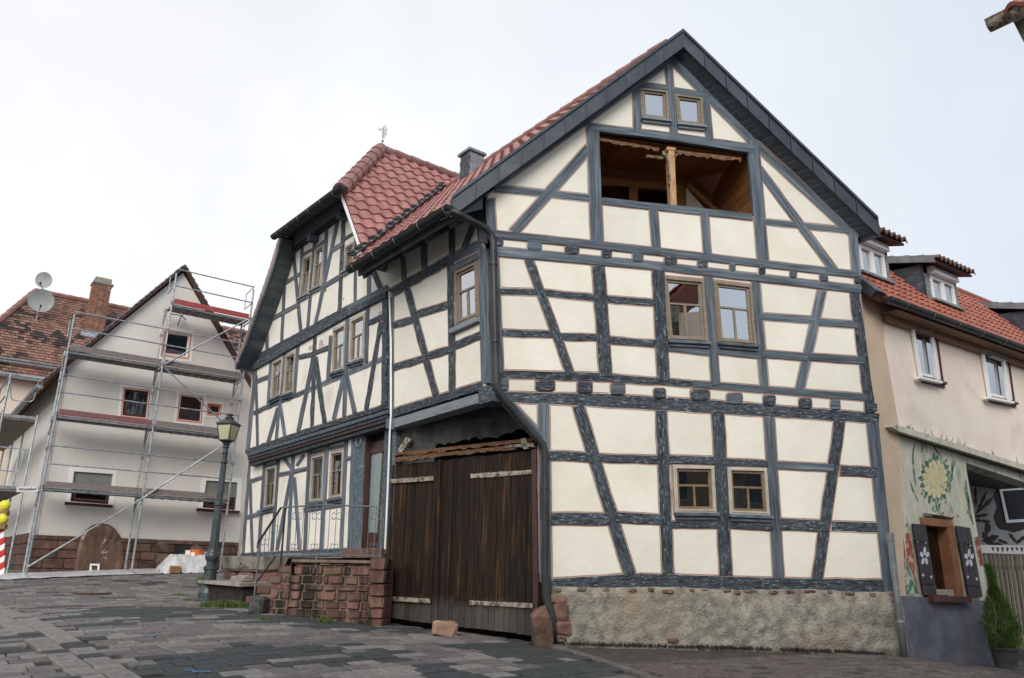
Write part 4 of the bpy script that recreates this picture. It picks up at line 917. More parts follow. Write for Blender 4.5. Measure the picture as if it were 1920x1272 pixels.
# boarded cornice under the hip eave
slabpx('cornice_board', WL, [(538, 449), (640, 377), (644, 396), (534, 475)], .12, .04, 'timber_light', hL)
slabpx('cornice_board', WL, [(539, 444), (640, 371), (641, 378), (538, 450)], .20, .1, 'timber', hL)
slabpx('painted_cornice_shadow', WL, [(534, 474), (644, 395), (644, 400), (534, 479)], .13, .12, 'gutter', hL)  # black strip painted in as the shadow below the cornice board
for x0, y0, x1, y1 in ((583, 439, 594, 455), (533, 480, 542, 495), (640, 398, 648, 411)):
    mb = MB(); c = WL.px((x0 + x1) / 2, (y0 + y1) / 2, .1); mb.box(c, WL.d3 * .09, WL.n3 * .13, (0, 0, .09)); mb.build('beam_end', 'timber', hL)
# moulded jetty between first and ground floor
for k, (oy, wd_, o_, mt) in enumerate(((7, 5, .10, 'timber'), (13, 6, .07, 'timber_rough'), (19, 5, .04, 'doorbr'), (25, 8, .0, 'timber_rough'))):
    A = [(463 + k * 1.5, 846 + oy * .95 - wd_ / 2), (727, 762 + oy * 1.25 - wd_ / 2), (727, 762 + oy * 1.25 + wd_ / 2 + 1.5), (463 + k * 1.5, 846 + oy * .95 + wd_ / 2 + .8)]
    pts = [WL.px(x, y, o_) for x, y in A]; mb = MB(); mb.prism(pts, WL.n3 * -(.2 + o_)); mb.build('moulded_beam', mt, hL)
# ground floor, standing back
fg = Frame(WLg, hL, 'plaster_w'); b = fg.beam
b((469, 868), (457, 1037), 5.5); b((470, 900), (474, 1036), 5); b((470, 904), (498, 894), 7); b((463, 971), (492, 963), 8); b((497.5, 866), (486, 1037), 6); b((524, 855), (511, 1032), 6); b((524, 891), (553, 885), 7); b((549, 886), (578, 879), 7)
b((551.5, 845), (541, 1034), 6); b((547, 892), (521, 1030), 6); b((553, 898), (563, 1028), 6); b((534, 860), (549, 880), 6); b((559, 872), (570, 855), 5); b((582, 838), (573, 1030), 6); b((615.5, 828), (604, 1030), 7)
b((651, 822), (641, 1030), 6); b((651, 861), (663, 858), 6); b((665, 815), (657, 1028), 7); b((455, 1042), (660, 1032), 8, 1); b((485, 1043), (660, 1038), 9); b((486, 962), (515, 957), 8); b((573, 957), (645, 946), 8); b((497, 876), (524, 868), 5); b((582, 851), (615, 843), 6); b((615, 843), (651, 835), 6)
b((470, 868), (660, 806), 9, 1)
W14 = [(500.8, 878), (521, 873), (515.5, 950), (496.6, 955)]; W15 = [(586, 857), (611, 851), (607, 940), (583, 942.6)]; W16 = [(622, 848), (647, 843.6), (643, 933), (618, 937)]
for q in (W14, W15, W16): fg.hole(q)
fg.finish([(470, 862), (663, 800), (657, 1046), (456, 1048)], line=.012)
window(WLg, W14, hL, casing='wood_grey', sash='wood_fr', cw=.045, sw=.035, curtain=('curt_w', 0, 1, 0, 1), glass='glass_dk')
window(WLg, W15, hL, casing='wood_grey', sash='wood_fr', cw=.045, sw=.035, curtain=('curt', 0, 1, 0, 1), glass='glass_dk'); window(WLg, W16, hL, casing='wood_grey', sash='wood_fr', cw=.045, sw=.035, curtain=('curt', 0, 1, 0, 1), glass='glass_dk')
def slabp(name, wl, pts, o, th, mat, par): return slabpx(name, wl, pts, o, th, mat, par)
slabp('door_post', WLg, [(666, 815), (684, 810), (676, 1030), (660, 1031)], .03, .1, 'timber', hL)
slabp('door_post', WLg, [(722, 798), (733, 795), (722, 1040), (710, 1042)], .03, .1, 'timber', hL)
slabp('door_lintel', WLg, [(664, 808), (733, 786), (733, 797), (664, 819)], .04, .2, 'timber_rough', hL)
slabp('doorway_back', WLg, [(676, 800), (728, 780), (720, 1050), (670, 1050)], -.35, .05, 'doorbr', hL)
slabp('door_reveal', WLg, [(682, 812), (687, 811), (678, 1030), (674, 1030)], .02, .3, 'doorbr', hL)
dr = slabp('front_door', WLg, [(686, 833), (722, 824), (711, 1030), (680, 1030)], -.10, .05, 'doorbr', hL)
slabp('transom_rail', WLg, [(687, 843), (722, 838), (721, 846), (687, 853)], -.06, .05, 'doorbr', dr)
slabp('door_glass', WLg, [(697, 850), (716, 847), (706, 999), (690, 999)], -.085, .02, 'dglass', dr)
slabp('door_panel', WLg, [(690, 1003), (706, 1003), (704, 1027), (688, 1027)], -.08, .03, 'redbrown', dr)
mb = MB(); hp_ = WLg.px(683, 922, -.04); mb.tube([hp_ - WLg.n3 * .05, hp_, hp_ + WLg.d3 * .03 + Vector((0, 0, .02))], .02, 8); mb.box(WLg.px(686.5, 930, -.08), WLg.d3 * .025, WLg.n3 * .008, (0, 0, .13)); mb.build('handle', 'zinc', dr)
slabp('threshold', WLg, [(643, 1028), (715, 1028), (713, 1046), (640, 1046)], .1, .5, 'sand_dk', hL)
mb = MB(); rc = WLg.px(672, 828, .06); mb.tube([rc + (WLg.d3 * math.cos(a_) + Vector((0, 0, math.sin(a_)))) * .09 for a_ in [q_ * math.pi / 9 for q_ in range(19)]], .008, 6); mb.build('iron_ring', 'galv', hL)
# body behind
mb = MB(); mb.prism([WL.P(3.2, .6, -.35), WL.P(9.75, .6, -.35), WL.P(9.75, 6.7, -.35), WL.P(3.2, 6.7, -.35)], WL.n3 * -.1); mb.build('inner_wall', 'inside', hL)
mb = MB(); mb.prism([WL.P(9.45, .6, -.3), WL.P(9.75, 6.8, -.3), WL.P(9.75, 6.8, -9), WL.P(9.45, .6, -9)], WL.d3 * .05); mb.build('side_wall', 'plaster_w', hL)
# roof: ridge, slopes, half hip
rg = onplane(712, 283, LWa, LN); rdg_u = (Vector((rg.x, rg.y)) - WL.p).dot(WL.d); 
offr = -((Vector((rg.x, rg.y)) - WL.p).dot(WL.n))      # ridge starts this far behind the wall
dn3 = dP3.cross(LN).normalized()
if dn3.z > 0: dn3 = -dn3
# corner points of the right slope
TL_ = rg; ridge_end = rg + dP3 * 9
mb = MB(); lo = LWb + (LWb - LWa).normalized() * .35
mb.prism([LWa, lo, lo + dP3 * 9, ridge_end, rg], LN * -.10); rfL = mb.build('roof', 'soffit', hL)
V0, F0 = pantile(.30, .325, .034); tme = mesh('roof_tile', V0, F0, 'tile')
sd1 = (rg - LWa); tcount = 0
org = Vector(LWa); org = rg - dP3 * ((rg - LWa).dot(dP3))      # top of the grid, over the verge
slope_len = (lo - org).dot(dn3)
hipv = (LWa - rg); 
more_V = []; more_F = []
for j in range(int(slope_len / .325) + 1):
    for i in range(-1, 24):
        c = org + dP3 * ((i + .5) * .30 + (.0)) + dn3 * ((j + .5) * .325)
        u_ = (c - org).dot(dP3); v_ = (c - org).dot(dn3)
        hu = (rg - org).dot(dP3) * (1 - v_ / (LWa - org).dot(dn3))
        if v_ < (LWa - org).dot(dn3) and u_ < hu - .02: continue
        if u_ < 0: continue
        # stop a little beyond the valley
        if (c - apex).dot(nrm if nrm.z > 0 else -nrm) < -.35: continue
        sag = random.uniform(-.004, .004)
        Mw = Matrix(((dP3.x, dn3.x, LN.x, 0), (dP3.y, dn3.y, LN.y, 0), (dP3.z, dn3.z, LN.z, 0), (0, 0, 0, 1)))
        p = org + dP3 * (i * .30) + dn3 * (j * .325) + LN * (.02 + sag); Mw = T3(p) @ Mw
        inst('roof_tile', tme, Mw, rfL); tcount += 1
# ridge caps, hip caps
def caps(name, a, c, r, stp, mat, par, n=10):
    d_ = c - a; k = max(1, int(d_.length / stp))
    for i in range(k):
        mb = MB(); p = a.lerp(c, i / k); q_ = a.lerp(c, (i + 1.08) / k); lift = Vector((0, 0, .02)); mb.tube([p, p.lerp(q_, .9), q_ ], [r * 1.12, r * .96, r * .94], n); mb.build(name, mat, par, smooth=False)
caps('hip_cap', LWa + (LWa - rg).normalized() * .12 + LN * .05, rg + LN * .05, .155, .36, 'tile_cap', rfL)
caps('ridge_cap', rg + Vector((0, 0, .06)), rg + dP3 * 3.4 + Vector((0, 0, .06)), .11, .38, 'tile_cap', rfL)
# half-hip face with its eave and gutter
hA = WL.px(640, 352, .62); hB = WL.px(517, 441, .62); left_hip_top = rg
hl = [hA, hB, rg]
mb = MB(); nh = (hB - hA).cross(rg - hA).normalized(); nh = nh if nh.z > 0 else -nh
mb.prism(hl, nh * -.08); mb.build('hip_slope', 'tile', rfL)
mb = MB(); halfpipe(mb, hA + Vector((0, 0, -.0)) - WL.d3 * .1, hB + WL.d3 * .12, .085); hg = mb.build('gutter', 'gutter', hL)
for k in range(6):
    c = hA.lerp(hB, .08 + k * .17); s_ = WL.n3; mb = MB(); mb.tube([c + s_ * .09 * math.cos(math.pi * q_ / 8) - Vector((0, 0, .09 * math.sin(math.pi * q_ / 8))) for q_ in range(9)], .009, 5); mb.build('gutter_bracket', 'zinc', hg)
mb = MB(); i1 = WL.px(640, 372, .1); mb.prism([hA - Vector((0, 0, .05)), hB - Vector((0, 0, .05)), WL.px(536, 452, .0), WL.px(640, 380, .0)], (0, 0, .04)); mb.build('eave_soffit', 'soffit', hL)
# valley gutter strip with clips
vd = (vT - vB); nf = nrm if nrm.z > 0 else -nrm
mb = MB(); upv = (LN + nf).normalized(); sidev = vd.normalized().cross(upv)
a_ = vB + upv * .10; c_ = vT + upv * .10
mb.prism([a_ - sidev * .09, a_ + sidev * .05, c_ + sidev * .05, c_ - sidev * .09], upv * -.02); vs_ = mb.build('valley_gutter', 'gutter', rfL)
for k in range(17):
    p = a_.lerp(c_, (k + .5) / 17); mb = MB(); mb.box(p + upv * .012 + sidev * .03, vd.normalized() * .03, sidev * .035, upv * .012); mb.build('valley_clip', 'zinc', vs_)
    mb = MB(); mb.box(p - sidev * .07 + upv * .005, vd.normalized() * .12, sidev * .045, upv * .012); mb.build('cut_tile', 'gutter', vs_)
# pale verge board on the right slope
mb = MB(); mb.prism([LWa - dP3 * .03, lo - dP3 * .03, lo - dP3 * .03 - LN * .055, LWa - dP3 * .03 - LN * .055], dP3 * .03); mb.build('verge_board', 'white', rfL)
# flared left verge: tiles, barge board and slated soffit
prof = [(527, 445), (520, 468), (508, 508), (492, 555), (476, 600), (458, 650), (441, 688)]
inner = [WL.px(x, y, OV) for x, y in prof]
out_n = []
for i in range(len(inner)):
    t_ = (inner[min(i + 1, len(inner) - 1)] - inner[max(i - 1, 0)]).normalized(); o_ = t_.cross(WL.n3).normalized()
    if o_.dot(WL.d3) < 0: o_ = -o_
    out_n.append(o_)
for i in range(len(inner) - 1):
    a, c = inner[i], inner[i + 1]; m_ = 3
    for k in range(m_):
        p, q_ = a.lerp(c, k / m_), a.lerp(c, (k + 1) / m_); n0 = out_n[i].lerp(out_n[i + 1], k / m_)
        mb = MB(); ww = WL.n3 * (OV + .9); mb.prism([p + n0 * .05, p + n0 * .20, q_ + n0 * .16, q_ + n0 * .04], -ww); mb.build('verge_tile', 'tile', rfL)
        mb = MB(); g_ = (q_ - p) * .03; mb.prism([p - n0 * .03, q_ - g_ - n0 * .03, q_ - g_ - n0 * .05 - WL.n3 * (OV - .0), p - n0 * .05 - WL.n3 * (OV - .0)], n0 * .03); mb.build('soffit_slate', 'soffit', hL)
    mb = MB(); mb.prism([a - out_n[i] * .06 + WL.n3 * .01, a + out_n[i] * .045 + WL.n3 * .01, c + out_n[i + 1] * .045 + WL.n3 * .01, c - out_n[i + 1] * .06 + WL.n3 * .01], WL.n3 * -.04); mb.build('barge_board', 'timber_light' if i < 3 else 'timber', hL)
    mb = MB(); mb.prism([a, c, c + dP3 * 9, a + dP3 * 9], out_n[i] * .05); mb.build('left_slope', 'tile', rfL)
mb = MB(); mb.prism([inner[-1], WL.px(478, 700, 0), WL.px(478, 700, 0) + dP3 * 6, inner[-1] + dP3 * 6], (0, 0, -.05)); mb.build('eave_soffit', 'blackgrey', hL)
# weather vane
vb = onplane(716, 283, LWa, LN) + Vector((0, 0, .05)); vt = thing('weather_vane', 'small pale weather vane with cut-out figure on the ridge of the left house', 'weather vane', vb)
mb = MB(); mb.tube([vb, vb + Vector((0, 0, .62))], .012, 6); mb.tube([vb + Vector((0, 0, .2)), vb + Vector((0, 0, .23))], .03, 8); mb.build('rod', 'galv', vt)
fx = Vector((rx.x, rx.y, 0)).normalized(); c = vb + Vector((0, 0, .33)); sc_ = .0085 * 1.15
fig = [(-3, 0), (2, -2), (6, 0), (5, 5), (9, 7), (12, 6), (8, 9), (6, 10), (8, 18), (11, 22), (6, 26), (7, 30), (5, 34), (2, 34), (1, 30), (3, 27), (-1, 24), (-4, 26), (-9, 23), (-12, 26), (-14, 22), (-10, 18), (-5, 20), (-2, 16), (-4, 8)]
mb = MB(); mb.prism([c + fx * x * sc_ + Vector((0, 0, y * sc_)) for x, y in fig], Vector((0, .015, 0))); mb.build('cut_out_figure', 'zinc', vt)
# ================================================================== STAIR AND LANDING
zA = WLg.uz(700, 1040)[1]
def G(x, y): return ground_hit(x, y)
sB_ = Vector((-1.90, 12.72)); sA_ = Vector((-3.42, 13.02)); WT = Wall((sB_.x, sB_.y), sA_ - sB_)
LT = (sA_ - sB_).length; topz = 1.6 + .0
hs = thing('stone_stair', 'red sandstone landing and steps with black water stains below the front door', 'stairs', Z0((-2.6, 13.3)))
ztop = WT.uz(600, 1055)[1]
rr = random.Random(12); z = gh(-2.2, 12.8) - .06; r_i = 0
sb_ = [mesh('sandstone_block', *rbox(60 + i, .07, .07), 'sand_st') for i in range(8)]
sbd = [mesh('sandstone_block', *rbox(80 + i, .10, .045), 'moss') for i in range(3)]
core = MB(); core.prism([WT.P(.02, .6, -.02), WT.P(LT + .34, .6, -.02), WT.P(LT + .34, ztop - .32, -.02), WT.P(LT - .05, ztop - .32, -.02), WT.P(LT - .05, ztop - .02, -.02), WT.P(.02, ztop - .02, -.02)], WT.n3 * -.4); core.build('mortar_core', 'mortar_dk', hs)
while z < ztop - .04:
    hgt = rr.uniform(.10, .16); hgt = min(hgt, ztop - z) if ztop - z < hgt + .07 else hgt; u = .25 + rr.uniform(0, .02); umax = LT + (.36 if z < ztop - .42 else (.18 if z < ztop - .2 else 0))
    while u < umax - .05:
        ln = min(rr.choice((.12, .2, .26, .34)) * rr.uniform(.85, 1.1), umax - u)
        if umax - u - ln < .08: ln = umax - u
        cu = u + ln / 2; stain = any(abs(cu - s0) < w0 and z > zz0 for s0, w0, zz0 in ())
        inst('sandstone_block', rr.choice(sb_), frameM(WT.P(cu, z + hgt / 2, -.10 + rr.uniform(-.01, .012)), WT.d3, WT.n3, (ln - .03, hgt - .026, .24)), hs); u += ln
    z += hgt
# right-hand pier of cut stones next to the gate
z = gh(-1.9, 12.8) - .05; pier = WT.P(.10, 0, -.06)
while z < ztop - .02:
    hgt = rr.uniform(.14, .2); inst('pier_stone', rr.choice(sb_), frameM(Vector((pier.x, pier.y, z + hgt / 2)), WT.d3, WT.n3, (.26, hgt - .012, .34)), hs); z += hgt
# water stains: thin black crust on the stones
wl_r = WLg.P(2.95, 0, 0); wl_l = WLg.P(5.6, 0, 0)
mb = MB(); P0 = WT.P(-.04, ztop, .05); P1 = WT.P(LT + .02, ztop, .05); P2 = Vector((wl_l.x, wl_l.y, ztop)); P3 = Vector((wl_r.x, wl_r.y, ztop))
mb.prism([P0, P1, P2, P3], (0, 0, .045)); mb.build('landing_slab', 'mortar_dk', hs)
mb = MB(); mb.prism([Vector((p.x, p.y, .5)) for p in (P1, P2, WLg.P(5.65, 0, 0), WT.P(LT + .05, 0, 0))] , (0, 0, ztop - .5)); mb.build('landing_side', 'mortar_dk', hs)
back = Vector((P2.x - P1.x, P2.y - P1.y, 0))
for k in range(4):
    z1 = ztop - .16 * (k + 1); a = WT.P(LT + .02 + k * .17, z1, .03); mb = MB(); mb.prism([a, a + WT.d3 * .22, a + WT.d3 * .22 + back * .55, a + back * .55], (0, 0, .10 if k < 4 else .1)); mb.build('step', 'sand_dk', hs)
    mb = MB(); a = WT.P(LT + .02 + k * .17, .5, .0); mb.prism([a, a + WT.d3 * .17, a + WT.d3 * .17 + back * .5, a + back * .5], (0, 0, z1 - .5)); mb.build('step_riser', 'mortar_dk', hs)
# railing
hr = thing('iron_railing', 'thin wrought iron railing with curled ornaments along the door landing', 'railing', WT.P(LT / 2, ztop + .07, 0))
def rp(x, y, o=.0): return WT.px(x, y, o)
mb = MB(); mb.tube([rp(527, 952), rp(600, 947), rp(700, 950), rp(716, 953)], .013, 6); mb.build('handrail', 'iron', hr)
mb = MB(); mb.tube([rp(517, 1043), rp(600, 1041), rp(713, 1043)], .010, 6); mb.build('bottom_rail', 'iron', hr)
mb = MB(); mb.tube([rp(527, 952), rp(484, 1018), rp(483, 1028)], .020, 8); mb.build('stair_handrail', 'iron_bk', hr)
mb = MB(); mb.tube([rp(517, 1043), rp(481, 1092)], .015, 8); mb.build('stair_bottom_rail', 'iron_bk', hr)
mb = MB(); mb.tube([rp(486, 1020), rp(484, 1050), rp(479, 1095), rp(477, 1120), rp(480, 1126)], .014, 8); mb.build('end_post', 'iron', hr)
mb = MB(); mb.tube([rp(535, 953), rp(526, 1062)], .017, 8); mb.build('post', 'iron_bk', hr)
mb = MB(); mb.tube([rp(594, 1043), rp(593, 1068)], .017, 6); mb.build('post', 'iron', hr)
mb = MB(); mb.tube([rp(716, 953), rp(713, 1052)], .015, 6); mb.build('post', 'iron', hr)
def scroll(c, h, par):
    mb = MB(); X = WT.d3; Z = Vector((0, 0, 1))
    for sx in (-1, 1):
        for sz in (-1, 1):
            pts = []
            for q_ in range(10):
                a_ = q_ / 9 * 4.2; r_ = h * (.30 - .18 * q_ / 9); pts.append(c + X * sx * (h * .42 - r_ * math.cos(a_)) + Z * sz * (h * .32 + r_ * math.sin(a_) * .9 - h * .12))
            mb.tube(pts, .006, 5)
    mb.build('scroll', 'iron', par)
xs_ = list(np.linspace(545, 706, 14))
for i, x in enumerate(xs_):
    xb_ = x - 6; mb = MB(); mb.tube([rp(x, 950), rp(xb_, 1043)], .006, 5); br = mb.build('baluster', 'iron', hr)
    if i % 3 == 1:
        scroll(rp(x - .6, 968), .13, br); scroll(rp(xb_ + .6, 1025), .10, br)
for i in range(5):
    x = 490 + i * 8; yt = 1018 - (x - 484) / 43 * 66 + 4; yb_ = 1092 - (x - 481) / 36 * 49; mb = MB(); mb.tube([rp(x, yt), rp(x - 5, min(yb_, 1062))], .006, 5); br = mb.build('baluster', 'iron', hr)
    if i in (1, 3): scroll(rp(x - 1, yt + 16), .12, br)
# ================================================================== RIGHT NEIGHBOUR
hN = thing('rendered_house', 'peach rendered house with orange roof, slate dormers and a painted sunflower wall', 'house', Z0(WN.P(2, 0)[:2]))
def NP(x, y, o=0): return WN.px(x, y, o)
def npoly(name, pts, o, th, mat, par=None): return slabpx(name, WN, pts, o, th, mat, par or hN)
# upper wall with window openings: built as strips of wall between openings
def holedwall(name, wl, outline, holes, mat, par, o=0, th=.25):
    out = [wl.uz(*p, o=o) for p in outline]; V = []; Fc = []
    for poly in [out] + [[wl.uz(*p, o=o) for p in h] for h in holes]:
        if sum(poly[i][0] * poly[(i + 1) % len(poly)][1] - poly[(i + 1) % len(poly)][0] * poly[i][1] for i in range(len(poly))) < 0: poly = poly[::-1]
        k = len(V); V += [Vector(p) for p in poly]; Fc.append(list(range(k, k + len(poly))))
    nv, ne, nf, ov, oe, of = delaunay_2d_cdt(V, [], Fc, 0, 1e-5)
    fs = [tuple(f) for f, s_ in zip(nf, of) if set(s_) == {0}]
    VV = [wl.P(v[0], v[1], o) for v in nv]; n = len(VV); VV += [wl.P(v[0], v[1], o - th) for v in nv]
    ec = {}
    for f in fs:
        for a, c in zip(f, f[1:] + f[:1]): ec[(a, c)] = 1
    FF = fs + [tuple(i + n for i in f[::-1]) for f in fs] + [(a, c, c + n, a + n) for (a, c) in ec if (c, a) not in ec]
    return obj(name, VV, FF, mat, par)
N1 = [(1705.5, 608), (1751.7, 618), (1765, 718), (1723.6, 708.5)]; N2 = [(1836, 651), (1887, 667), (1899, 756), (1852, 746)]
holedwall('wall', WN, [(1640, 556), (2050, 715), (2050, 915), (1680, 803), (1678, 790), (1650, 640)], [N1, N2], 'cream_w', hN, .02)
npoly('corner_wall', [(1609, 535), (1655, 575), (1658, 640), (1686, 803), (1702, 1235), (1690, 1240), (1668, 1110), (1640, 800)], .035, .3, 'tan_w')
for q_, lab in ((N1, 'a'), (N2, 'b')):
    wn_ = window(WN, q_, hN, casing='redbrown', sash='whitepl', layout='O', cw=.035, sw=.07, sill='redbrown', proud=.05, glass='glass', sillw=.05)
    q2 = [Vector(p) for p in q_]
    a, c = q2[0], q2[1]; d_ = (q2[3] - q2[0]).normalized()
    slabpx('roller_box', WN, [a + Vector((6, 1)), c + Vector((0, 1)), c + d_ * 11, a + Vector((6, 1)) + d_ * 10], .12, .1, 'whitepl', wn_)
    slabpx('guide_rail', WN, [a.lerp(c, .10) + d_ * 10, a.lerp(c, .17) + d_ * 10, q2[3].lerp(q2[2], .17), q2[3].lerp(q2[2], .10)], .09, .05, 'whitepl', wn_)
    slabpx('guide_rail', WN, [a.lerp(c, .86) + d_ * 10, a.lerp(c, .93) + d_ * 10, q2[3].lerp(q2[2], .93), q2[3].lerp(q2[2], .86)], .09, .05, 'whitepl', wn_)
    slabpx('window_sill', WN, [q2[3] + Vector((2, -3)), q2[2] + Vector((3, -3)), q2[2] + Vector((3, 1)), q2[3] + Vector((2, 1))], .16, .1, 'whitepl', wn_)
# eave: wooden box, gutter, roof
ge = WN.P(.42, WN.uz(1660, 560, .38)[1], .38); gz = WN.uz(1665, 560, .40)[1]; ge2 = WN.P(11, gz, .40); ge1 = WN.px(1662, 561, .40); ge1.z = gz
mb = MB(); halfpipe(mb, ge1, ge2, .085); gN = mb.build('gutter', 'pipe', hN)
for k in range(9):
    c = ge1.lerp(ge2, (k + .6) / 12); s_ = WN.n3; mb = MB(); mb.tube([c + s_ * .09 * math.cos(math.pi * q_ / 8) - Vector((0, 0, .09 * math.sin(math.pi * q_ / 8))) for q_ in range(9)], .008, 5); mb.build('gutter_bracket', 'zinc', gN)
ez = WN.uz(1690, 595, .05)[1]
mb = MB(); u0_ = WN.uz(1655, 575, .1)[0]; mb.prism([WN.P(u0_, gz - .13, .0), WN.P(u0_, gz - .13, .34), WN.P(11, gz - .13, .34), WN.P(11, gz - .13, 0)], (0, 0, .03)); mb.build('eave_boards', 'eavewood', hN)
mb = MB(); mb.prism([WN.P(u0_ + .05, gz - .13, .0), WN.P(u0_ + .05, gz - .13, .12), WN.P(11, gz - .13, .12), WN.P(11, gz - .13, 0)], (0, 0, -.12)); mb.build('wall_plate', 'eavewood', hN)
RS = 1.15; s3 = Vector((-WN.n.x, -WN.n.y, RS)).normalized()          # up the slope
r0 = WN.P(-.0, gz + .03, .36); RLn = 2.75
r0 = ge1 + Vector((0, 0, .03)) - WN.n3 * .04 - WN.d3 * .05
nN = WN.d3.cross(s3).normalized(); nN = nN if nN.z > 0 else -nN
top = r0 + s3 * RLn
mb = MB(); mb.prism([r0 - WN.d3 * .2, r0 + WN.d3 * 11, top + WN.d3 * 11, top - WN.d3 * .2], nN * -.1); rN = mb.build('roof', 'tile_or', hN)
V, Fc = tiled(top - WN.d3 * .2 + nN * .0, WN.d3, -s3, 56, 9, .20, .30, keep=lambda u, v: True, hh=.024)
o = obj('roof_tiles', V, Fc, 'tile_or', rN, Matrix.Identity(4)); o['kind'] = 'stuff'
mb = MB(); mb.prism([r0 - WN.d3 * .25 + nN * .07, r0 + WN.d3 * .02 + nN * .07, top + WN.d3 * .02 + nN * .07, top - WN.d3 * .25 + nN * .07], nN * -.16); mb.build('verge_metal', 'metal', rN)
mb = MB(); mb.tube([top + Vector((0, 0, .03)), top + WN.d3 * 11 + Vector((0, 0, .03))], .09, 8); mb.build('ridge_caps', 'tile_or', rN)
mb = MB(); mb.prism([top, top + WN.d3 * 11, top + WN.d3 * 11 - WN.n3 * 3 - Vector((0, 0, 3)), top - WN.n3 * 3 - Vector((0, 0, 3))], nN * -.05); mb.build('rear_slope', 'tile_or', rN)
# dormers
DO = -.28
def dormer(TL, TR, BR, BL, cheek=True, left_cheek=None):
    dm_ = MB(); TL, TR, BR, BL = map(Vector, (TL, TR, BR, BL))
    q_ = [WN.uz(*p, o=DO) for p in (TL, TR, BR, BL)]; ul, ur = q_[3][0], q_[2][0]; zt = max(q_[0][1], q_[1][1]) + .0; zb = min(q_[2][1], q_[3][1])
    ul = (q_[0][0] + q_[3][0]) / 2; ur = (q_[1][0] + q_[2][0]) / 2; zt = (q_[0][1] + q_[1][1]) / 2; zb = (q_[2][1] + q_[3][1]) / 2
    dep = (zt + .25 - zb) / RS + .2; P = WN.P
    mb = MB(); mb.prism([P(ul - .16, zb - .1, DO - .06), P(ur + .16, zb - .1, DO - .06), P(ur + .16, zt + .1, DO - .06), P(ul - .16, zt + .1, DO - .06)], WN.n3 * -.04); dm = mb.build('dormer', 'slate', hN)
    def pxw(u, z): 
        d_ = P(u, z, DO) - EYE; k = d_.dot(Vector((fz.x, fz.y, fz.z))); return (CX + F * d_.dot(Vector((rx.x, rx.y, rx.z))) / k, CY - F * d_.dot(Vector((uy.x, uy.y, uy.z))) / k)
    wq = [pxw(ul, zt), pxw(ur, zt), pxw(ur, zb), pxw(ul, zb)]
    wl2 = Wall(WN.p + WN.n * DO, WN.d); ww = window(wl2, wq, dm, casing='whitepl', sash='whitepl', layout='II', cw=.05, sw=.05, sill='whitepl', proud=.02, sillw=.03, name='dormer_window') if False else None
    # window as a part of the dormer, its panes joined in as sub-parts of the dormer
    mb = MB()
    for (a0_, a1_, b0_, b1_) in ((ul, ur, zt - .07, zt), (ul, ur, zb, zb + .07), (ul, ul + .07, zb, zt), (ur - .07, ur, zb, zt), ((ul + ur) / 2 - .06, (ul + ur) / 2 + .06, zb, zt)):
        off_ = .004 * (a1_ - a0_ > .3); mb.prism([P(a0_, b0_, DO - .02), P(a1_, b0_, DO - .02), P(a1_, b1_, DO - .02), P(a0_, b1_, DO - .02)], WN.n3 * (.06 + off_))
    mb.build('window_frame', 'whitepl', dm)
    for a0_, a1_ in ((ul + .07, (ul + ur) / 2 - .06), ((ul + ur) / 2 + .06, ur - .07)):
        mb = MB(); mb.add([P(a0_, zb + .07, DO), P(a1_, zb + .07, DO), P(a1_, zt - .07, DO), P(a0_, zt - .07, DO)], [(0, 1, 2, 3)]); mb.build('pane', 'glass', dm)
    mb = MB(); mb.prism([P(ul - .02, zt + .01, DO + .0), P(ul - .02, zt + .01, DO + .16), P(ul - .02, zt + .17, DO + .12), P(ul - .02, zt + .17, DO)], WN.d3 * (ur - ul + .04)); mb.build('roller_box', 'whitepl', dm)
    mb = MB(); mb.prism([P(ul - .1, zb - .06, DO), P(ul - .1, zb - .06, DO + .14), P(ur + .1, zb - .06, DO + .14), P(ur + .1, zb - .06, DO)], (0, 0, .05)); mb.build('sill', 'zinc', dm)
    for uu in (ul - .09, ur + .08):
        for k in range(9):
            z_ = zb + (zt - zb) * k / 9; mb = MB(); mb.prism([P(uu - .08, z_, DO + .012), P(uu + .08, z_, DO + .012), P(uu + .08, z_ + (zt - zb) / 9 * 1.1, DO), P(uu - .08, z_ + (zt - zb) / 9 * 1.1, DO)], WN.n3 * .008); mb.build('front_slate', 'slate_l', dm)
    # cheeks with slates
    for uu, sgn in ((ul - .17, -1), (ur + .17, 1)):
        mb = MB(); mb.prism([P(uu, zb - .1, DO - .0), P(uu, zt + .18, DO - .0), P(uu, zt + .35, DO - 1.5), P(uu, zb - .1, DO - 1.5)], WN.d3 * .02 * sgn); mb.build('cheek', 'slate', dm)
        if sgn < 0:
            for r_ in range(7):
                for c_ in range(6):
                    z_ = zb + (zt + .1 - zb) * r_ / 7; y_ = -.04 - c_ * .2 - (r_ % 2) * .1
                    if z_ < gz + .1 + (.40 + (-(DO + y_)) - .36) * RS * .86: continue
                    n_ = 6; pts = [P(uu - .028, z_ + .2, DO + y_), P(uu - .028, z_ + .2, DO + y_ - .22), P(uu - .034, z_ + .03, DO + y_ - .22), P(uu - .036, z_ - .02, DO + y_ - .11), P(uu - .034, z_ + .02, DO + y_)]
                    mb = MB(); mb.prism(pts, WN.d3 * .008); mb.build('cheek_slate', 'slate', dm)
    # shed roof with wavy tile edge
    a = P(ul - .28, zt + .19, DO + .30); sl2 = Vector((-WN.n.x, -WN.n.y, .30)).normalized(); wd_ = ur - ul + .56
    mb = MB(); mb.prism([a, a + WN.d3 * wd_, a + WN.d3 * wd_ + sl2 * 1.9, a + sl2 * 1.9], (0, 0, -.05)); mb.build('dormer_soffit', 'redbrown', dm)
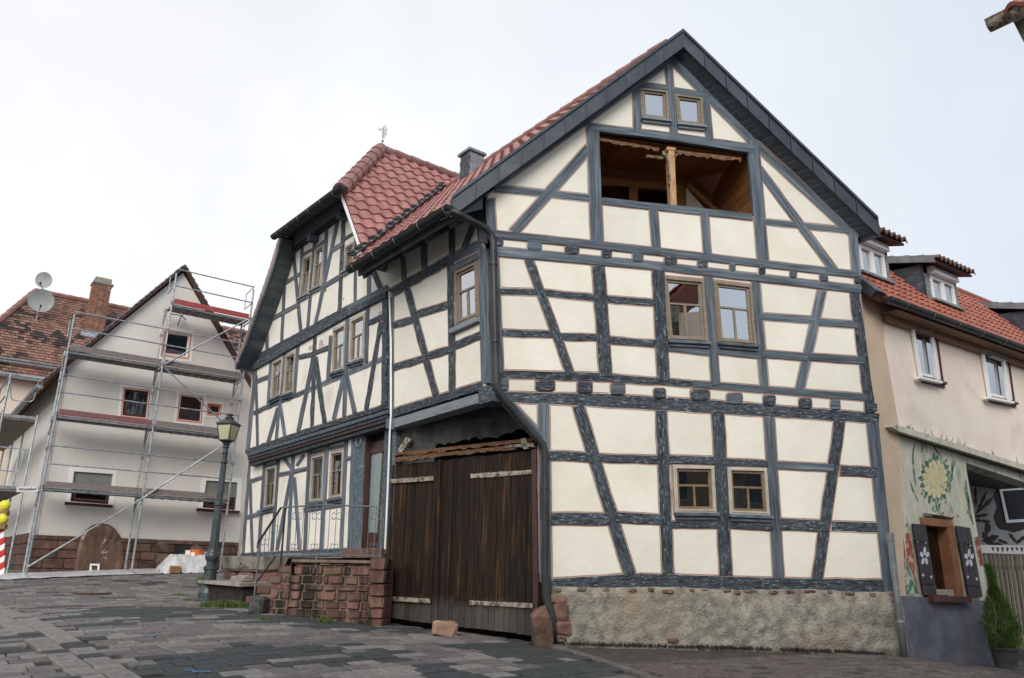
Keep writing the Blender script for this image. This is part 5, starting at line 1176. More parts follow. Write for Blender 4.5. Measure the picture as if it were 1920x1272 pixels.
    V, Fc = tiled(a + sl2 * 1.9 + Vector((0, 0, .02)), WN.d3, -sl2, int(wd_ / .18) + 1, 6, wd_ / (int(wd_ / .18) + 1), .325, hh=.05); o = obj('dormer_tiles', V, Fc, 'otile2', dm, Matrix.Identity(4)); o['kind'] = 'stuff'
    mb = MB(); mb.prism([a - WN.d3 * .03 + Vector((0, 0, .07)), a - WN.d3 * .03 - Vector((0, 0, .08)), a - WN.d3 * .03 - Vector((0, 0, .08)) + sl2 * 1.9, a - WN.d3 * .03 + Vector((0, 0, .07)) + sl2 * 1.9], WN.d3 * .05); mb.build('verge_metal', 'zinc', dm)
dormer((1606, 459), (1651, 474), (1662.5, 528.6), (1613, 512)); dormer((1742, 516), (1785, 535), (1791, 581), (1745, 558)); dormer((1935, 600), (1985, 622), (1990, 670), (1938, 648))
# ledge and painted wall below it
npoly('ledge', [(1672, 800), (1683, 797), (2050, 912), (2050, 922), (1683, 808)], .16, .2, 'mural')
npoly('painted_ledge_shadow', [(1683, 806), (2050, 920), (2050, 928), (1683, 812)], .08, .1, 'doorbr')  # dark strip standing in for the shadow beneath the ledge
MW = [(1731, 962), (1788, 970), (1806, 1120), (1752, 1112)]
holedwall('painted_wall', WN, [(1672, 800), (1810, 848), (1812, 880), (1838, 1030), (1853, 1128), (1684, 1117), (1660, 960)], [MW], 'mural', hN, .0, .3)
npoly('passage_lintel', [(1808, 846), (2050, 922), (2050, 948), (1812, 868)], .0, .3, 'mural')
holedwall('plinth', WN, [(1684, 1117), (1853, 1127), (1866, 1250), (1695, 1250)], [], 'plinth_b', hN, .05, .3)
# painted decoration, thin paint on the wall
def paint(name, pts, mat, o=.004, par=None): return npoly(name, pts, o, .004, mat, par)
def petal(cx, cy, ang, r0, r1, wd, mat, o, name='painted_petal', tipw=.7):
    c_, s_ = math.cos(ang), math.sin(ang); P = []
    for (r_, w_) in ((r0, .35), (r0 + (r1 - r0) * .5, 1), (r0 + (r1 - r0) * .85, tipw), (r1, .0), (r0 + (r1 - r0) * .85, -tipw), (r0 + (r1 - r0) * .5, -1), (r0, -.35)):
        P.append((cx + (c_ * r_ - s_ * w_ * wd) * .82, cy + (s_ * r_ + c_ * w_ * wd) * 1.28))
    return paint(name, P, mat, o)
fx_, fy_ = 1754, 899
rr = random.Random(4)
for k in range(22): petal(fx_, fy_ - 1, k * 2 * math.pi / 22 + rr.uniform(-.05, .05), 22, 37 + rr.uniform(-3, 3), 4.2, 'mgreen', .004, 'painted_leaf', .6)
for k in range(15): petal(fx_, fy_, k * 2 * math.pi / 15 + rr.uniform(-.05, .05), 8, 30 + rr.uniform(-2, 2), 4.6, 'myellow', .0085, tipw=.9)
paint('flower_heart', [(fx_ + 12 * math.cos(a_), fy_ + 17 * math.sin(a_)) for a_ in [q_ * math.pi / 8 for q_ in range(16)]], 'myellow', .013)
for (x0, y0, x1, y1, w0) in ((1756, 930, 1757, 958, 2.2), (1750, 948, 1755, 960, 5), (1764, 944, 1760, 960, 5), (1712, 850, 1718, 912, 3), (1706, 900, 1722, 940, 3), (1716, 829, 1711, 870, 2.4), (1736, 832, 1728, 850, 2), (1748, 832, 1768, 858, 3), (1790, 865, 1781, 925, 3.2), (1786, 860, 1787, 900, 2.5), (1669, 850, 1684, 930, 2), (1680, 870, 1679, 910, 1.5), (1687, 930, 1692, 975, 1.5), (1748, 968, 1728, 967, 3), (1768, 965, 1790, 969, 3), (1811, 900, 1821, 955, 5), (1816, 930, 1826, 985, 5), (1760, 962, 1770, 960, 5), (1730, 812, 1742, 825, 2), (1700, 812, 1760, 838, 1.6)):
    a = Vector((x0, y0)); c = Vector((x1, y1)); t = (c - a).normalized(); nn = Vector((-t.y, t.x)); L1 = []; L2 = []
    for i in range(7):
        f = i / 6; p = a.lerp(c, f) + nn * math.sin(f * 3) * w0 * .6; h = w0 * .5 * math.sin(.25 + f * 2.7) + .2; L1.append(p - nn * h); L2.append(p + nn * h)
    paint('painted_leaf', L1 + L2[::-1], 'mgreen', .003)
paint('painted_border', [(1681, 980), (1690, 978), (1698, 1040), (1697, 1065), (1688, 1062)], 'mred'); paint('painted_border', [(1698, 1000), (1704, 999), (1713, 1035), (1716, 1075), (1722, 1112), (1713, 1080), (1700, 1050)], 'mred'); paint('painted_border', [(1694, 1066), (1706, 1072), (1724, 1114), (1700, 1114)], 'mgreen', .003); paint('painted_border', [(1686, 1065), (1693, 1068), (1696, 1114), (1690, 1114)], 'myellow', .0025)
paint('painted_border', [(1826, 1008), (1834, 1006), (1845, 1060), (1838, 1062)], 'mred')
for (x, y) in ((1664, 899), (1773, 942), (1729, 926), (1796, 968), (1815, 960), (1672, 935), (1700, 985)): paint('painted_dot', [(x + 2 * math.cos(q_), y + 3 * math.sin(q_)) for q_ in (0, 1, 2.1, 3.1, 4.2, 5.2)], 'mred', .0045)
for k in range(46):
    x = rr.uniform(1690, 2040); yb_ = 798 + (x - 1683) * .312; h = rr.uniform(3, 13); dx = rr.uniform(-4, 4); paint_w = 1.0
    slabpx('painted_blade', WN, [(x, yb_ - 1), (x + dx, yb_ - h), (x + 1.6, yb_ - 1)], .0255, .004, 'mgreen' if rr.random() < .5 else 'toe_g', hN)
# sandstone framed window with flowered shutters
npoly('sandstone_lintel', [(1729, 970), (1786, 976), (1788, 990), (1731, 984)], .05, .3, 'rsand')
npoly('sandstone_jamb', [(1776, 985), (1788, 988), (1808, 1118), (1796, 1120)], .05, .3, 'rsand')
npoly('sandstone_jamb', [(1727, 984), (1733, 984), (1757, 1112), (1749, 1113)], .04, .3, 'rsand')
npoly('sandstone_sill', [(1752, 1117), (1822, 1119), (1823, 1131), (1753, 1129)], .16, .35, 'redbrown')
npoly('flower_trough', [(1759, 1105), (1787, 1106), (1789, 1116), (1760, 1116)], .10, .12, 'mortar')
wi = npoly('window', [(1733, 984), (1778, 988), (1797, 1116), (1757, 1112)], -.14, .03, 'glass_dk'); npoly('window_backing', [(1728, 980), (1782, 984), (1800, 1120), (1752, 1116)], -.3, .03, 'inside')
npoly('curtain', [(1750, 1000), (1768, 1002), (1790, 1114), (1762, 1112)], -.2, .01, 'shutter')
for (Q, nm) in (([(1711, 982), (1735, 984), (1757, 1117), (1732, 1116)], 0), ([(1792, 986), (1819, 990), (1843, 1120), (1817, 1119)], 1)):
    Q = [Vector(p) for p in Q]; nb_ = 3; mb = MB(); mb.prism([NP(*p, .05) for p in Q], WN.n3 * -.02); sh = mb.build('shutter', 'shut_dk', hN)
    for i in range(nb_):
        f0, f1 = i / nb_ + .01, (i + 1) / nb_ - .01; mb = MB(); mb.prism([NP(*Q[0].lerp(Q[1], f0), .065), NP(*Q[0].lerp(Q[1], f1), .065), NP(*Q[3].lerp(Q[2], f1), .065), NP(*Q[3].lerp(Q[2], f0), .065)], WN.n3 * -.012); mb.build('board', 'shut_dk', sh)
    for t_ in (.17, .77):
        a, c = Q[0].lerp(Q[3], t_), Q[1].lerp(Q[2], t_); a2, c2 = Q[0].lerp(Q[3], t_ + .07), Q[1].lerp(Q[2], t_ + .07); mb = MB(); mb.prism([NP(*a, .085), NP(*c, .085), NP(*c2, .085), NP(*a2, .085)], WN.n3 * -.019); mb.build('batten', 'shut_dk', sh)
    cx_, cy_ = Q[0].lerp(Q[2], .5); cy_ -= 6
    for k in range(5):
        a_ = k * 2 * math.pi / 5 - 1.57; P = [(cx_ + (math.cos(a_) * r_ - math.sin(a_) * w_) * .75, cy_ + (math.sin(a_) * r_ + math.cos(a_) * w_) * 1.45) for r_, w_ in ((2, -1.3), (7, -3.4), (11, -2.6), (12.5, 0), (11, 2.6), (7, 3.4), (2, 1.3))]
        mb = MB(); mb.prism([NP(*p, .0695) for p in P], WN.n3 * -.004); mb.build('painted_petal', 'mwhite', sh)
    mb = MB(); mb.prism([NP(cx_ + 2.4 * math.cos(a_), cy_ + 3.5 * math.sin(a_), .074) for a_ in range(6)], WN.n3 * -.004); mb.build('petal_heart', 'navy', sh)
    for fx2, fy2 in ((.2, .24), (.8, .25), (.2, .72), (.8, .74)):
        p = Q[0].lerp(Q[1], fx2).lerp(Q[3].lerp(Q[2], fx2), fy2); mb = MB(); mb.prism([NP(p.x + 2 * math.cos(a_), p.y + 3 * math.sin(a_), .071) for a_ in range(6)], WN.n3 * -.004); mb.build('painted_dot', 'mwhite', sh)
# covered passage: inner wall, ceiling
WI = Wall(WN.p - WN.n * 2.2, WN.d); uP = WN.uz(1838, 1030)[0]
slabpx('passage_wall', WI, [(1790, 830), (2100, 860), (2120, 1250), (1810, 1250)], 0, .05, 'wall_wh', hN)
mb = MB(); zc2 = WN.uz(1812, 862)[1] + .05; mb.prism([WN.P(uP - .6, zc2, -.02), WN.P(uP + 6, zc2, -.02), WN.P(uP + 6, zc2, -2.3), WN.P(uP - .6, zc2, -2.3)], (0, 0, .05)); mb.build('passage_ceiling', 'doorbr', hN)
mb = MB(); mb.prism([WN.P(uP - .05, -.3, -.02), WN.P(uP - .05, zc2, -.02), WN.P(uP - .05, zc2, -2.3), WN.P(uP - .05, -.3, -2.3)], WN.d3 * -.05); mb.build('passage_side', 'wall_wh', hN)
def ipaint(name, pts, mat, o=.006): return slabpx(name, WI, pts, o, .005, mat, hN)
def wavy(cx, cy, w_, h_, am, n=40): return [(cx + (w_ + am * math.cos(9 * t)) * max(-1, min(1, 1.25 * math.cos(t))), cy + (h_ + am * math.sin(11 * t)) * max(-1, min(1, 1.25 * math.sin(t)))) for t in [q_ * 2 * math.pi / n for q_ in range(n)]]
ipaint('painted_surround', wavy(1920, 950, 54, 46, 3), 'mdark')
ipaint('window_frame', [(1874, 918), (1960, 912), (1966, 976), (1887, 981)], 'white', .03); ipaint('window', [(1884, 923), (1954, 918), (1958, 969), (1895, 973)], 'inside', .04); ipaint('window_backing', [(1880, 921), (1956, 916), (1960, 971), (1892, 975)], 'inside', .034)
for (x0, y0, L, ang, w_) in ((1832, 962, 46, -1.15, 6), (1828, 965, 52, -.75, 7), (1826, 970, 30, -.2, 6), (1830, 950, 40, -1.6, 5), (1824, 975, 36, .1, 6), (1842, 1010, 30, -1.0, 10), (1842, 1015, 34, -.3, 12), (1848, 1018, 36, .15, 9), (1892, 1000, 24, .9, 6), (1905, 1020, 26, -.7, 7), (1930, 1006, 24, .5, 8), (1850, 1000, 24, -1.5, 9), (1870, 1012, 22, .35, 6)):
    c_, s_ = math.cos(ang), math.sin(ang); ipaint('painted_leaf', [(x0 + c_ * r_ * L - s_ * ww * w_ * .6, y0 + s_ * r_ * L + c_ * ww * w_ * .6) for r_, ww in ((0, .1), (.3, .9), (.5, .55), (.62, 1), (.8, .5), (1, 0), (.8, -.5), (.6, -.9), (.45, -.5), (.3, -1), (0, -.1))], 'mdark', .005 + .0007 * (int(x0) % 7))
# slatted fence across the passage
WFc = Wall(WN.p - WN.n * .5, WN.d)
fe = thing('slatted_gate', 'brown upright-slatted gate with painted top board closing the covered passage', 'gate', Z0(WFc.P(uP + .8, 0)[:2]))
for i in range(16):
    x = 1846 + i * 8.0; mb = MB(); yt, yb_ = 1038 + (x - 1846) * .03, 1215 + (x - 1846) * .06; lean = (yb_ - yt) * .14
    mb.prism([WFc.px(x, yt, 0), WFc.px(x + 4, yt, 0), WFc.px(x + 4 + lean, yb_, 0), WFc.px(x + lean, yb_, 0)], WFc.n3 * -.03); mb.build('slat', 'slatw', fe)
tb = slabpx('top_board', WFc, [(1838, 1022), (2000, 1025), (2003, 1041), (1841, 1037)], .02, .03, 'wall_wh', fe)
for i in range(11):
    x = 1862 + i * 9; h_ = rr.uniform(5, 9); slabpx('painted_motif', WFc, [(x - 3, 1026), (x + 3, 1027), (x + 1, 1027 + h_), (x - 1, 1026 + h_)], .024, .004, 'navy', tb)
slabpx('rail', WFc, [(1848, 1060), (2000, 1066), (2000, 1072), (1849, 1066)], -.035, .03, 'slatw', fe); slabpx('rail', WFc, [(1866, 1180), (2020, 1190), (2020, 1197), (1867, 1187)], -.035, .03, 'slatw', fe)
# drainpipe between the houses
dp = thing('drainpipe', 'grey plastic drainpipe standing between the gable house and the painted house', 'pipe', Z0(NP(1698, 1235, .1)[:2]))
mb = MB(); mb.tube([NP(1668, 1000, .40), NP(1670, 1013, .40), NP(1682, 1120, .40), NP(1696, 1236, .40)], .050, 12); pp = mb.build('pipe', 'zinc', dp, smooth=True)
mb = MB(); mb.tube([NP(1668, 999, .40), NP(1670, 1014, .40)], .06, 12); mb.build('socket', 'zinc', dp); mb = MB(); mb.tube([NP(1687, 1163, .40), NP(1687.6, 1167, .40)], .06, 12); mb.build('clamp', 'galv', dp)
# conifer in a dark pot
cb = ground_hit(1880, 1236); cb = Z0(NP(1884, 1230, .45)[:2]); tr = thing('potted_conifer', 'slim bright green conifer leaning in a dark plastic pot by the slatted gate', 'shrub', cb)
mb = MB(); mb.lathe(cb, [(.001, 0), (.16, 0), (.20, .26), (.215, .26), (.215, .30), (.19, .30), (.17, .24), (.001, .24)], 18); mb.build('pot', 'blackgrey', tr)
mb = MB(); mb.lathe(cb, [(.185, .25), (.001, .27)], 12); mb.build('soil', 'soil', tr)
tip = NP(1853, 1062, .45); mid = NP(1874, 1150, .45); mb = MB(); mb.tube([cb + Vector((0, 0, .2)), mid, tip.lerp(mid, .15)], [.025, .016, .005], 6); mb.build('trunk', 'slatw', tr)
V = []; Fc = []; rr = random.Random(8)
def spine(f): return cb.lerp(mid, min(1, f * 2)) + Vector((0, 0, .25 * (1 - min(1, f * 2)))) if f < .5 else mid.lerp(tip, (f - .5) * 2)
for i in range(5200):
    f = rr.random() ** 1.15; c = spine(f); prof_ = .27 * math.sin(min(1, (f + .10) * 1.15) * math.pi) ** .8 * (1 - .45 * f) + .035; a_ = rr.random() * 6.28; lump = 1 + .75 * noise.noise((a_ * 1.2, f * 7, 3)); r_ = prof_ * lump * rr.random() ** .35
    p = c + Vector((math.cos(a_) * r_, math.sin(a_) * r_, rr.uniform(-.05, .05))); ou = Vector((math.cos(a_), math.sin(a_), rr.uniform(1.0, 2.6))).normalized(); L_ = rr.uniform(.035, .085); sd2 = ou.cross(Vector((rr.uniform(-1, 1), rr.uniform(-1, 1), rr.uniform(-1, 1)))).normalized() * rr.uniform(.004, .009)
    k = len(V); V += [p - sd2, p + sd2, p + ou * L_ + sd2 * .3, p + ou * L_ - sd2 * .3]; Fc.append((k, k + 1, k + 2, k + 3))
obj('crown', V, Fc, 'conifer', tr)
# corner of the roof in the upper right
rA_ = EYE + ray(1853, 45) * (7.5 - 1.6) / ray(1853, 45).z
hC = thing('tiled_roof_corner', 'eave corner with weathered gutter and orange tiles at the top right edge', 'roof', Vector((rA_.x + .5, rA_.y, 0)))
mdir = -dL3; mb = MB(); halfpipe(mb, rA_, rA_ + mdir * 2.2, .10); mb.build('gutter', 'strap', hC)
side_r = Vector((dP.x, dP.y, 0)); uo = Vector((0, 0, 1))
mb = MB(); mb.prism([rA_ + side_r * .06 + uo * .04 + mdir * .25, rA_ + side_r * 1.2 + uo * .96 + mdir * .25, rA_ + side_r * 1.2 + uo * .96 + mdir * 2.2, rA_ + side_r * .06 + uo * .04 + mdir * 2.2], uo * -.08); rC = mb.build('roof', 'tile_or', hC)
s_up = (side_r * 3 + uo * 2.4).normalized(); V, Fc = tiled(rA_ + mdir * .2 + s_up * 1.2 + uo * .05, mdir, -s_up, 9, 4, .22, .33, hh=.04); o = obj('roof_tiles', V, Fc, 'tile_or', rC, Matrix.Identity(4)); o['kind'] = 'stuff'
mb = MB(); mb.prism([rA_ + side_r * .12 + uo * -.04 + mdir * .2, rA_ + side_r * .14 + uo * -.16 + mdir * .22, rA_ + side_r * .34 + uo * -.3 + mdir * .22, rA_ + side_r * .6 + uo * -.3 + mdir * .22, rA_ + side_r * .6 + uo * .1 + mdir * .2], mdir * 2); mb.build('cornice', 'plinth', hC)
mb = MB(); mb.prism([Vector((rA_.x, rA_.y, 0)) + side_r * .6 + mdir * .3 + uo * -.3, Vector((rA_.x, rA_.y, 0)) + side_r * .6 + mdir * 2.2 + uo * -.3, Vector((rA_.x, rA_.y, 7.4)) + side_r * .6 + mdir * 2.2, Vector((rA_.x, rA_.y, 7.4)) + side_r * .6 + mdir * .3], side_r * .6); mb.build('wall', 'cream_w', hC)
# ================================================================== SCAFFOLDED HOUSE
hS = thing('rendered_gable_house', 'pale grey rendered gable house with sandstone base standing behind scaffolding', 'house', Z0(WS.px(250, 1070)[:2]))
def SP(x, y, o=0): return WS.px(x, y, o)
cT = WS.uz(117, 690); cB = WS.uz(66, 1008); uL = (cT[0] + cB[0]) / 2; ap = WS.uz(343, 512); wid = ap[0] - uL; uR = ap[0] + wid; zE = WS.uz(117, 690)[1]; zBs = WS.uz(250, 1010)[1]
def uzp(u, z, o=0):
    d_ = WS.P(u, z, o) - EYE; k = d_.dot(Vector((fz.x, fz.y, fz.z))); return (CX + F * d_.dot(Vector((rx.x, rx.y, rx.z))) / k, CY - F * d_.dot(Vector((uy.x, uy.y, uy.z))) / k)
H = {'a': [(309, 622), (357, 628), (351, 671), (304, 665)], 'b': [(234, 729), (279, 734), (274, 784), (229, 779)], 'c': [(340, 742), (379, 747), (375, 791), (334, 786)], 'd': [(391, 757), (415, 760), (412, 779), (389, 777)],
     'e': [(139, 884), (212, 889), (204, 946), (132, 940)], 'f': [(387, 901), (446, 905), (442, 957), (380, 952)], 'g': [(319, 1021), (357, 1023), (352, 1044), (318, 1043)]}
outl = [uzp(uL, zBs), uzp(uR, zBs), uzp(uR, zE), uzp(ap[0], ap[1]), uzp(uL, zE)]
holedwall('wall', WS, outl, [H[k] for k in 'abcdef'], 'render_g', hS, 0, .3)
sw_ = MB(); sw_.prism([WS.P(uL, zBs, 0), WS.P(uL, zE - .0, 0), WS.P(uL, zE - .0, -9), WS.P(uL, zBs, -9)], WS.d3 * .1); sw_.build('wall', 'render_g', hS)
def surround(q_, wpx, inner=True, par=None):
    q_ = [Vector(p) for p in q_]; c = sum(q_, Vector((0, 0))) / 4; out = [p + Vector((math.copysign(wpx, (p - c).x), math.copysign(wpx * 1.0, (p - c).y))) for p in q_]
    mb = MB(); 
    for i in range(4): a, b_, c_, d_ = q_[i], q_[(i + 1) % 4], out[(i + 1) % 4], out[i]; mb.prism([SP(*p, .012) for p in (a, b_, c_, d_)], WS.n3 * -.03)
    s0 = mb.build('painted_surround', 'white', par or hS)
    if inner:
        out2 = [p + (o_ - p) * .38 for p, o_ in zip(q_, out)]; out3 = [p + (o_ - p) * .12 for p, o_ in zip(q_, out)]
        mb = MB()
        for i in range(4): mb.prism([SP(*p, .018) for p in (out3[i], out3[(i + 1) % 4], out2[(i + 1) % 4], out2[i])], WS.n3 * -.008)
        mb.build('masking_tape', 'orange', s0)
for k in 'abcd': surround(H[k], 8 if k != 'd' else 5)
for k in 'ef': surround(H[k], 8, False)
WSr = Wall(WS.p - WS.n * .1, WS.d)
for k in 'abc': window(WS, H[k], hS, casing='orange', sash='whitepl' if k == 'a' else 'redbrown', layout='O', cw=.02, sw=.035, proud=-.03, curtain=('lace', .45 if k != 'a' else .3, .97, 0, 1), sill=None, recess=.06, glass='glass' if k == 'a' else 'glass_dk')
window(WS, H['d'], hS, casing='orange', sash='orange', layout='O', cw=.03, sw=.03, proud=-.03, sill=None, recess=.06, glass='glass_dk')
for k in 'ef':
    wn_ = window(WS, H[k], hS, casing='redbrown', sash='redbrown', layout='O', cw=.05, sw=.05, proud=-.03, sill=None, recess=.08, glass='glass_dk'); q_ = [Vector(p) for p in H[k]]
    fr_ = .62 if k == 'e' else .55; ns = 15
    for i in range(ns):
        a, c = q_[0].lerp(q_[3], fr_ * i / ns), q_[1].lerp(q_[2], fr_ * i / ns); a2, c2 = q_[0].lerp(q_[3], fr_ * (i + .9) / ns), q_[1].lerp(q_[2], fr_ * (i + .9) / ns)
        mb = MB(); mb.prism([SP(*a, -.05), SP(*c, -.05), SP(*c2, -.042), SP(*a2, -.042)], WS.n3 * -.012); mb.build('shutter_slat', 'shutter', wn_)
    slabpx('window_sill', WS, [q_[3] + Vector((-9, 1)), q_[2] + Vector((8, 1)), q_[2] + Vector((7, 6)), q_[3] + Vector((-10, 6))], .12, .2, 'redbrown', wn_)
# sandstone base
zg = min(gh(*WS.P(uL, 0)[:2]), gh(*WS.P(uR, 0)[:2])) - .1
mb = MB(); mb.prism([WS.P(uL, zg, .0), WS.P(uR, zg, .0), WS.P(uR, zBs - .01, .0), WS.P(uL, zBs - .01, .0)], WS.n3 * -.3); mb.build('base_core', 'mortar_dk', hS)
mb = MB(); mb.prism([WS.P(uL - .02, zg, 0), WS.P(uL - .02, zBs, 0), WS.P(uL - .02, zBs, -9), WS.P(uL - .02, zg, -9)], WS.d3 * .1); mb.build('base_core', 'sand_dk', hS)
bm_ = [mesh('base_stone', *rbox(100 + i, .08, .03), 'sand_dk') for i in range(6)]; rr = random.Random(21)
ga = WS.uz(*H['g'][3]); gb_ = WS.uz(*H['g'][1]); z = zg; row = 0
while z < zBs - .05:
    h_ = min(rr.uniform(.2, .28), zBs - z); h_ = zBs - z if zBs - z - h_ < .1 else h_; u = uL
    while u < uR - .05:
        ln = min(rr.uniform(.3, .62), uR - u); cu = u + ln / 2; cz = z + h_ / 2
        if not (ga[0] - .2 < cu < gb_[0] + .2 and ga[1] - .1 < cz < gb_[1] + .1): inst('base_stone', rr.choice(bm_), frameM(WS.P(cu, cz, .02), WS.d3, WS.n3, (ln - .02, h_ - .02, .07)), hS)
        u += ln
    z += h_
for i in range(10):
    for j in range(4):
        inst('base_stone', rr.choice(bm_), frameM(WS.P(uL - .03, zg + .14 + j * .27, -.3 - i * .55 - (j % 2) * .2), WS.n3, -WS.d3, (.53, .25, .07)), hS)
slabpx('cellar_window', WS, [(319, 1021), (357, 1023), (352, 1046), (318, 1045)], .025, .02, 'inside', hS); slabpx('cellar_lintel', WS, [(314, 1013), (362, 1014), (362, 1021), (314, 1020)], .07, .1, 'sand_dk', hS)
# roof
hrf = .09; sl_o = .13
apz = ap[1] + .12; a_ = WS.P(ap[0], apz, sl_o); 
ml = (apz - zE - .05) / wid
lf_ = WS.P(uL - .45, apz - ml * (wid + .45), sl_o); rt_ = WS.P(uR + .3, apz - ml * (wid + .3), sl_o); bkd = -WS.n3 * 9
mb = MB(); mb.prism([a_, lf_, lf_ + bkd, a_ + bkd], (0, 0, hrf)); rf1 = mb.build('roof', 'otile2', hS); mb = MB(); mb.prism([a_ , rt_, rt_ + bkd, a_ + bkd], (0, 0, hrf)); mb.build('roof', 'otile2', hS)
for (p0, p1) in ((a_, lf_), (a_, rt_)):
    n = 26
    for i in range(n):
        p = p0.lerp(p1, i / n); q_ = p0.lerp(p1, (i + 1.1) / n); up_ = Vector((0, 0, hrf)); mb = MB(); mb.prism([p + up_ * 1.0, q_ + up_ * 1.0 + Vector((0, 0, .04)), q_ + up_ * 1.5 + Vector((0, 0, .04)), p + up_ * 1.35], WS.n3 * -.3 ); mb.build('verge_tile', 'zinc' if (p1 is rt_ and i < 3) or i < 5 else 'toe_g', rf1)
    mb = MB(); mb.prism([p0 + Vector((0, 0, -.02)), p1 + Vector((0, 0, -.02)), p1 + Vector((0, 0, hrf)), p0 + Vector((0, 0, hrf))], WS.n3 * .03); mb.build('verge_board', 'doorbr', rf1)
# eave side of that house: rafters and soffit seen on the left
for i in range(12):
    o_ = -.15 - i * .7; mb = MB(); mb.prism([WS.P(uL - .02, zE - .12, o_), WS.P(uL - .48, zE - .12 - ml * .46 - .0, o_), WS.P(uL - .48, zE - ml * .46 + .0, o_), WS.P(uL - .02, zE, o_)], WS.n3 * -.1); mb.build('rafter', 'eavewood', hS)
mb = MB(); e1 = WS.P(uL - .52, zE - ml * .5 + .06, .3); halfpipe(mb, e1, e1 - WS.n3 * 9.3, .08); mb.build('gutter', 'galv', hS)
# arched cellar door under a brown dust sheet
arch = [(138, 1079), (141, 1050), (148, 1012), (158, 996), (172, 985), (188, 981), (203, 984), (216, 993), (226, 1008), (230, 1025), (230, 1060), (228, 1078)]
V = []; Fc = []; nR = 14; c0 = Vector((186, 1040))
for j in range(nR + 1):
    for i in range(len(arch) * 3):
        a = Vector(arch[i // 3]); c = Vector(arch[(i // 3 + 1) % len(arch)]); p = a.lerp(c, (i % 3) / 3); q_ = c0.lerp(p, j / nR)
        u, z = WS.uz(*q_); rad_ = math.atan2(p.y - 1000, p.x - 190); V.append(WS.P(u, z, .09 + .05 * noise.noise((u * 3, z * 1.2, 0)) + .045 * abs(noise.noise((rad_ * 5, j * .25, 5))) + .02 * math.sin(rad_ * 26 + 3 * noise.noise((u * 2, z * 2, 3))) * (j / nR) - (.05 if j == nR else 0)))
m_ = len(arch) * 3
for j in range(nR):
    for i in range(m_): Fc.append((j * m_ + i, j * m_ + (i + 1) % m_, (j + 1) * m_ + (i + 1) % m_, (j + 1) * m_ + i))
tag(obj('dust_sheet', V, Fc, 'film', smooth=True), 'brown translucent dust sheet taped over the arched cellar door', 'dust sheet')
ds = thing('vent_frame', 'small white square vent low on the brown dust sheet', 'vent', SP(177, 1073, .12)); 
mb = MB()
for pts in ([(169, 1057), (187, 1057.5), (187, 1061), (169, 1060.5)], [(168, 1069), (186, 1070), (186, 1073), (168, 1072)], [(169, 1060), (172, 1060), (172, 1070), (168, 1070)], [(183, 1061), (187, 1061), (186, 1070), (183, 1070)]): mb.prism([SP(*p, .16) for p in pts], WS.n3 * -.05)
mb.build('frame', 'white', ds); slabpx('grille', WS, [(171, 1060), (184, 1060), (184, 1070), (171, 1070)], .13, .02, 'blackgrey', ds)
# white protective sheet on the ground along the scaffold
V = []; Fc = []; n = 40; A0 = WQ.px(-20, 1098); 
for i in range(n + 1):
    f = i / n; x = -30 + 350 * f; g1 = WS.P(*(WS.uz(x, 1075)[0], 0), .15); g2 = WQ.P(WQ.uz(x, 1085)[0], 0, .55 - .35 * f + .08 * noise.noise((x * .05, 0, 0)))
    for k in range(5): p = g1.lerp(g2, k / 4); V.append(Z0(p[:2], .02 + .03 * abs(noise.noise((p.x * 2, p.y * 2, 0)))))
for i in range(n):
    for k in range(4): Fc.append((i * 5 + k, i * 5 + k + 1, (i + 1) * 5 + k + 1, (i + 1) * 5 + k))
tag(obj('ground_sheet', V, Fc, 'film_w', smooth=True), 'long white protective sheet on the ground below the scaffolding', 'plastic sheet')
# ------------------------------------------------------------------ scaffolding
sc = thing('scaffolding', 'galvanised steel scaffolding with plank decks across the gable of the grey house', 'scaffolding', Z0(WQ.px(249, 1075)[:2]))
uA_, uB_, uC_ = WQ.uz(95, 830)[0], WQ.uz(289, 790)[0], WQ.uz(446, 790)[0]
zl = [WQ.uz(268, 925)[1], WQ.uz(285, 797)[1], WQ.uz(302, 683)[1], WQ.uz(325, 568)[1]]
IN = -.72
def post(u, o, z1, dz=0):
    p = WQ.P(u, 0, o); g_ = gh(p.x, p.y); mb = MB(); mb.tube([Vector((p.x, p.y, g_ + .05)), Vector((p.x, p.y, z1))], .027, 8); o_ = mb.build('standard', 'galv', sc)
    mb = MB(); mb.box((p.x, p.y, g_ + .02), (.08, 0, 0), (0, .08, 0), (0, 0, .012)); mb.build('base_plate', 'galv', o_)
    for z in zl + [zl[0] + 1, zl[1] + 1, zl[2] + 1]:
        if z < z1: mb = MB(); mb.tube([Vector((p.x, p.y, z - .04)), Vector((p.x, p.y, z + .04))], .042, 8); mb.build('coupler', 'zinc', o_)
zt3 = WQ.uz(140, 590)[1]; zt4 = WQ.uz(327, 512)[1]
post(uA_, 0, zt3); post(uA_ + .03, IN, zl[2] + .1); post(uB_, 0, zt4); post(uB_, IN, zl[3]); post(uC_, 0, zt4 + .05); post(uC_, IN, zl[3])
def rail(u0, u1, z, o=0, r_=.019, nm='guard_rail'): mb = MB(); mb.tube([WQ.P(u0, z, o + .035), WQ.P(u1, z, o + .035)], r_, 7); mb.build(nm, 'galv', sc)
bays = ((uA_, uB_), (uB_, uC_))
tm = {(0, 0): 'toe_g', (0, 1): 'toe_g', (1, 0): 'toe_r', (1, 1): 'toe_g', (2, 0): 'toe_g', (2, 1): 'toe_g', (3, 1): 'toe_rr'}
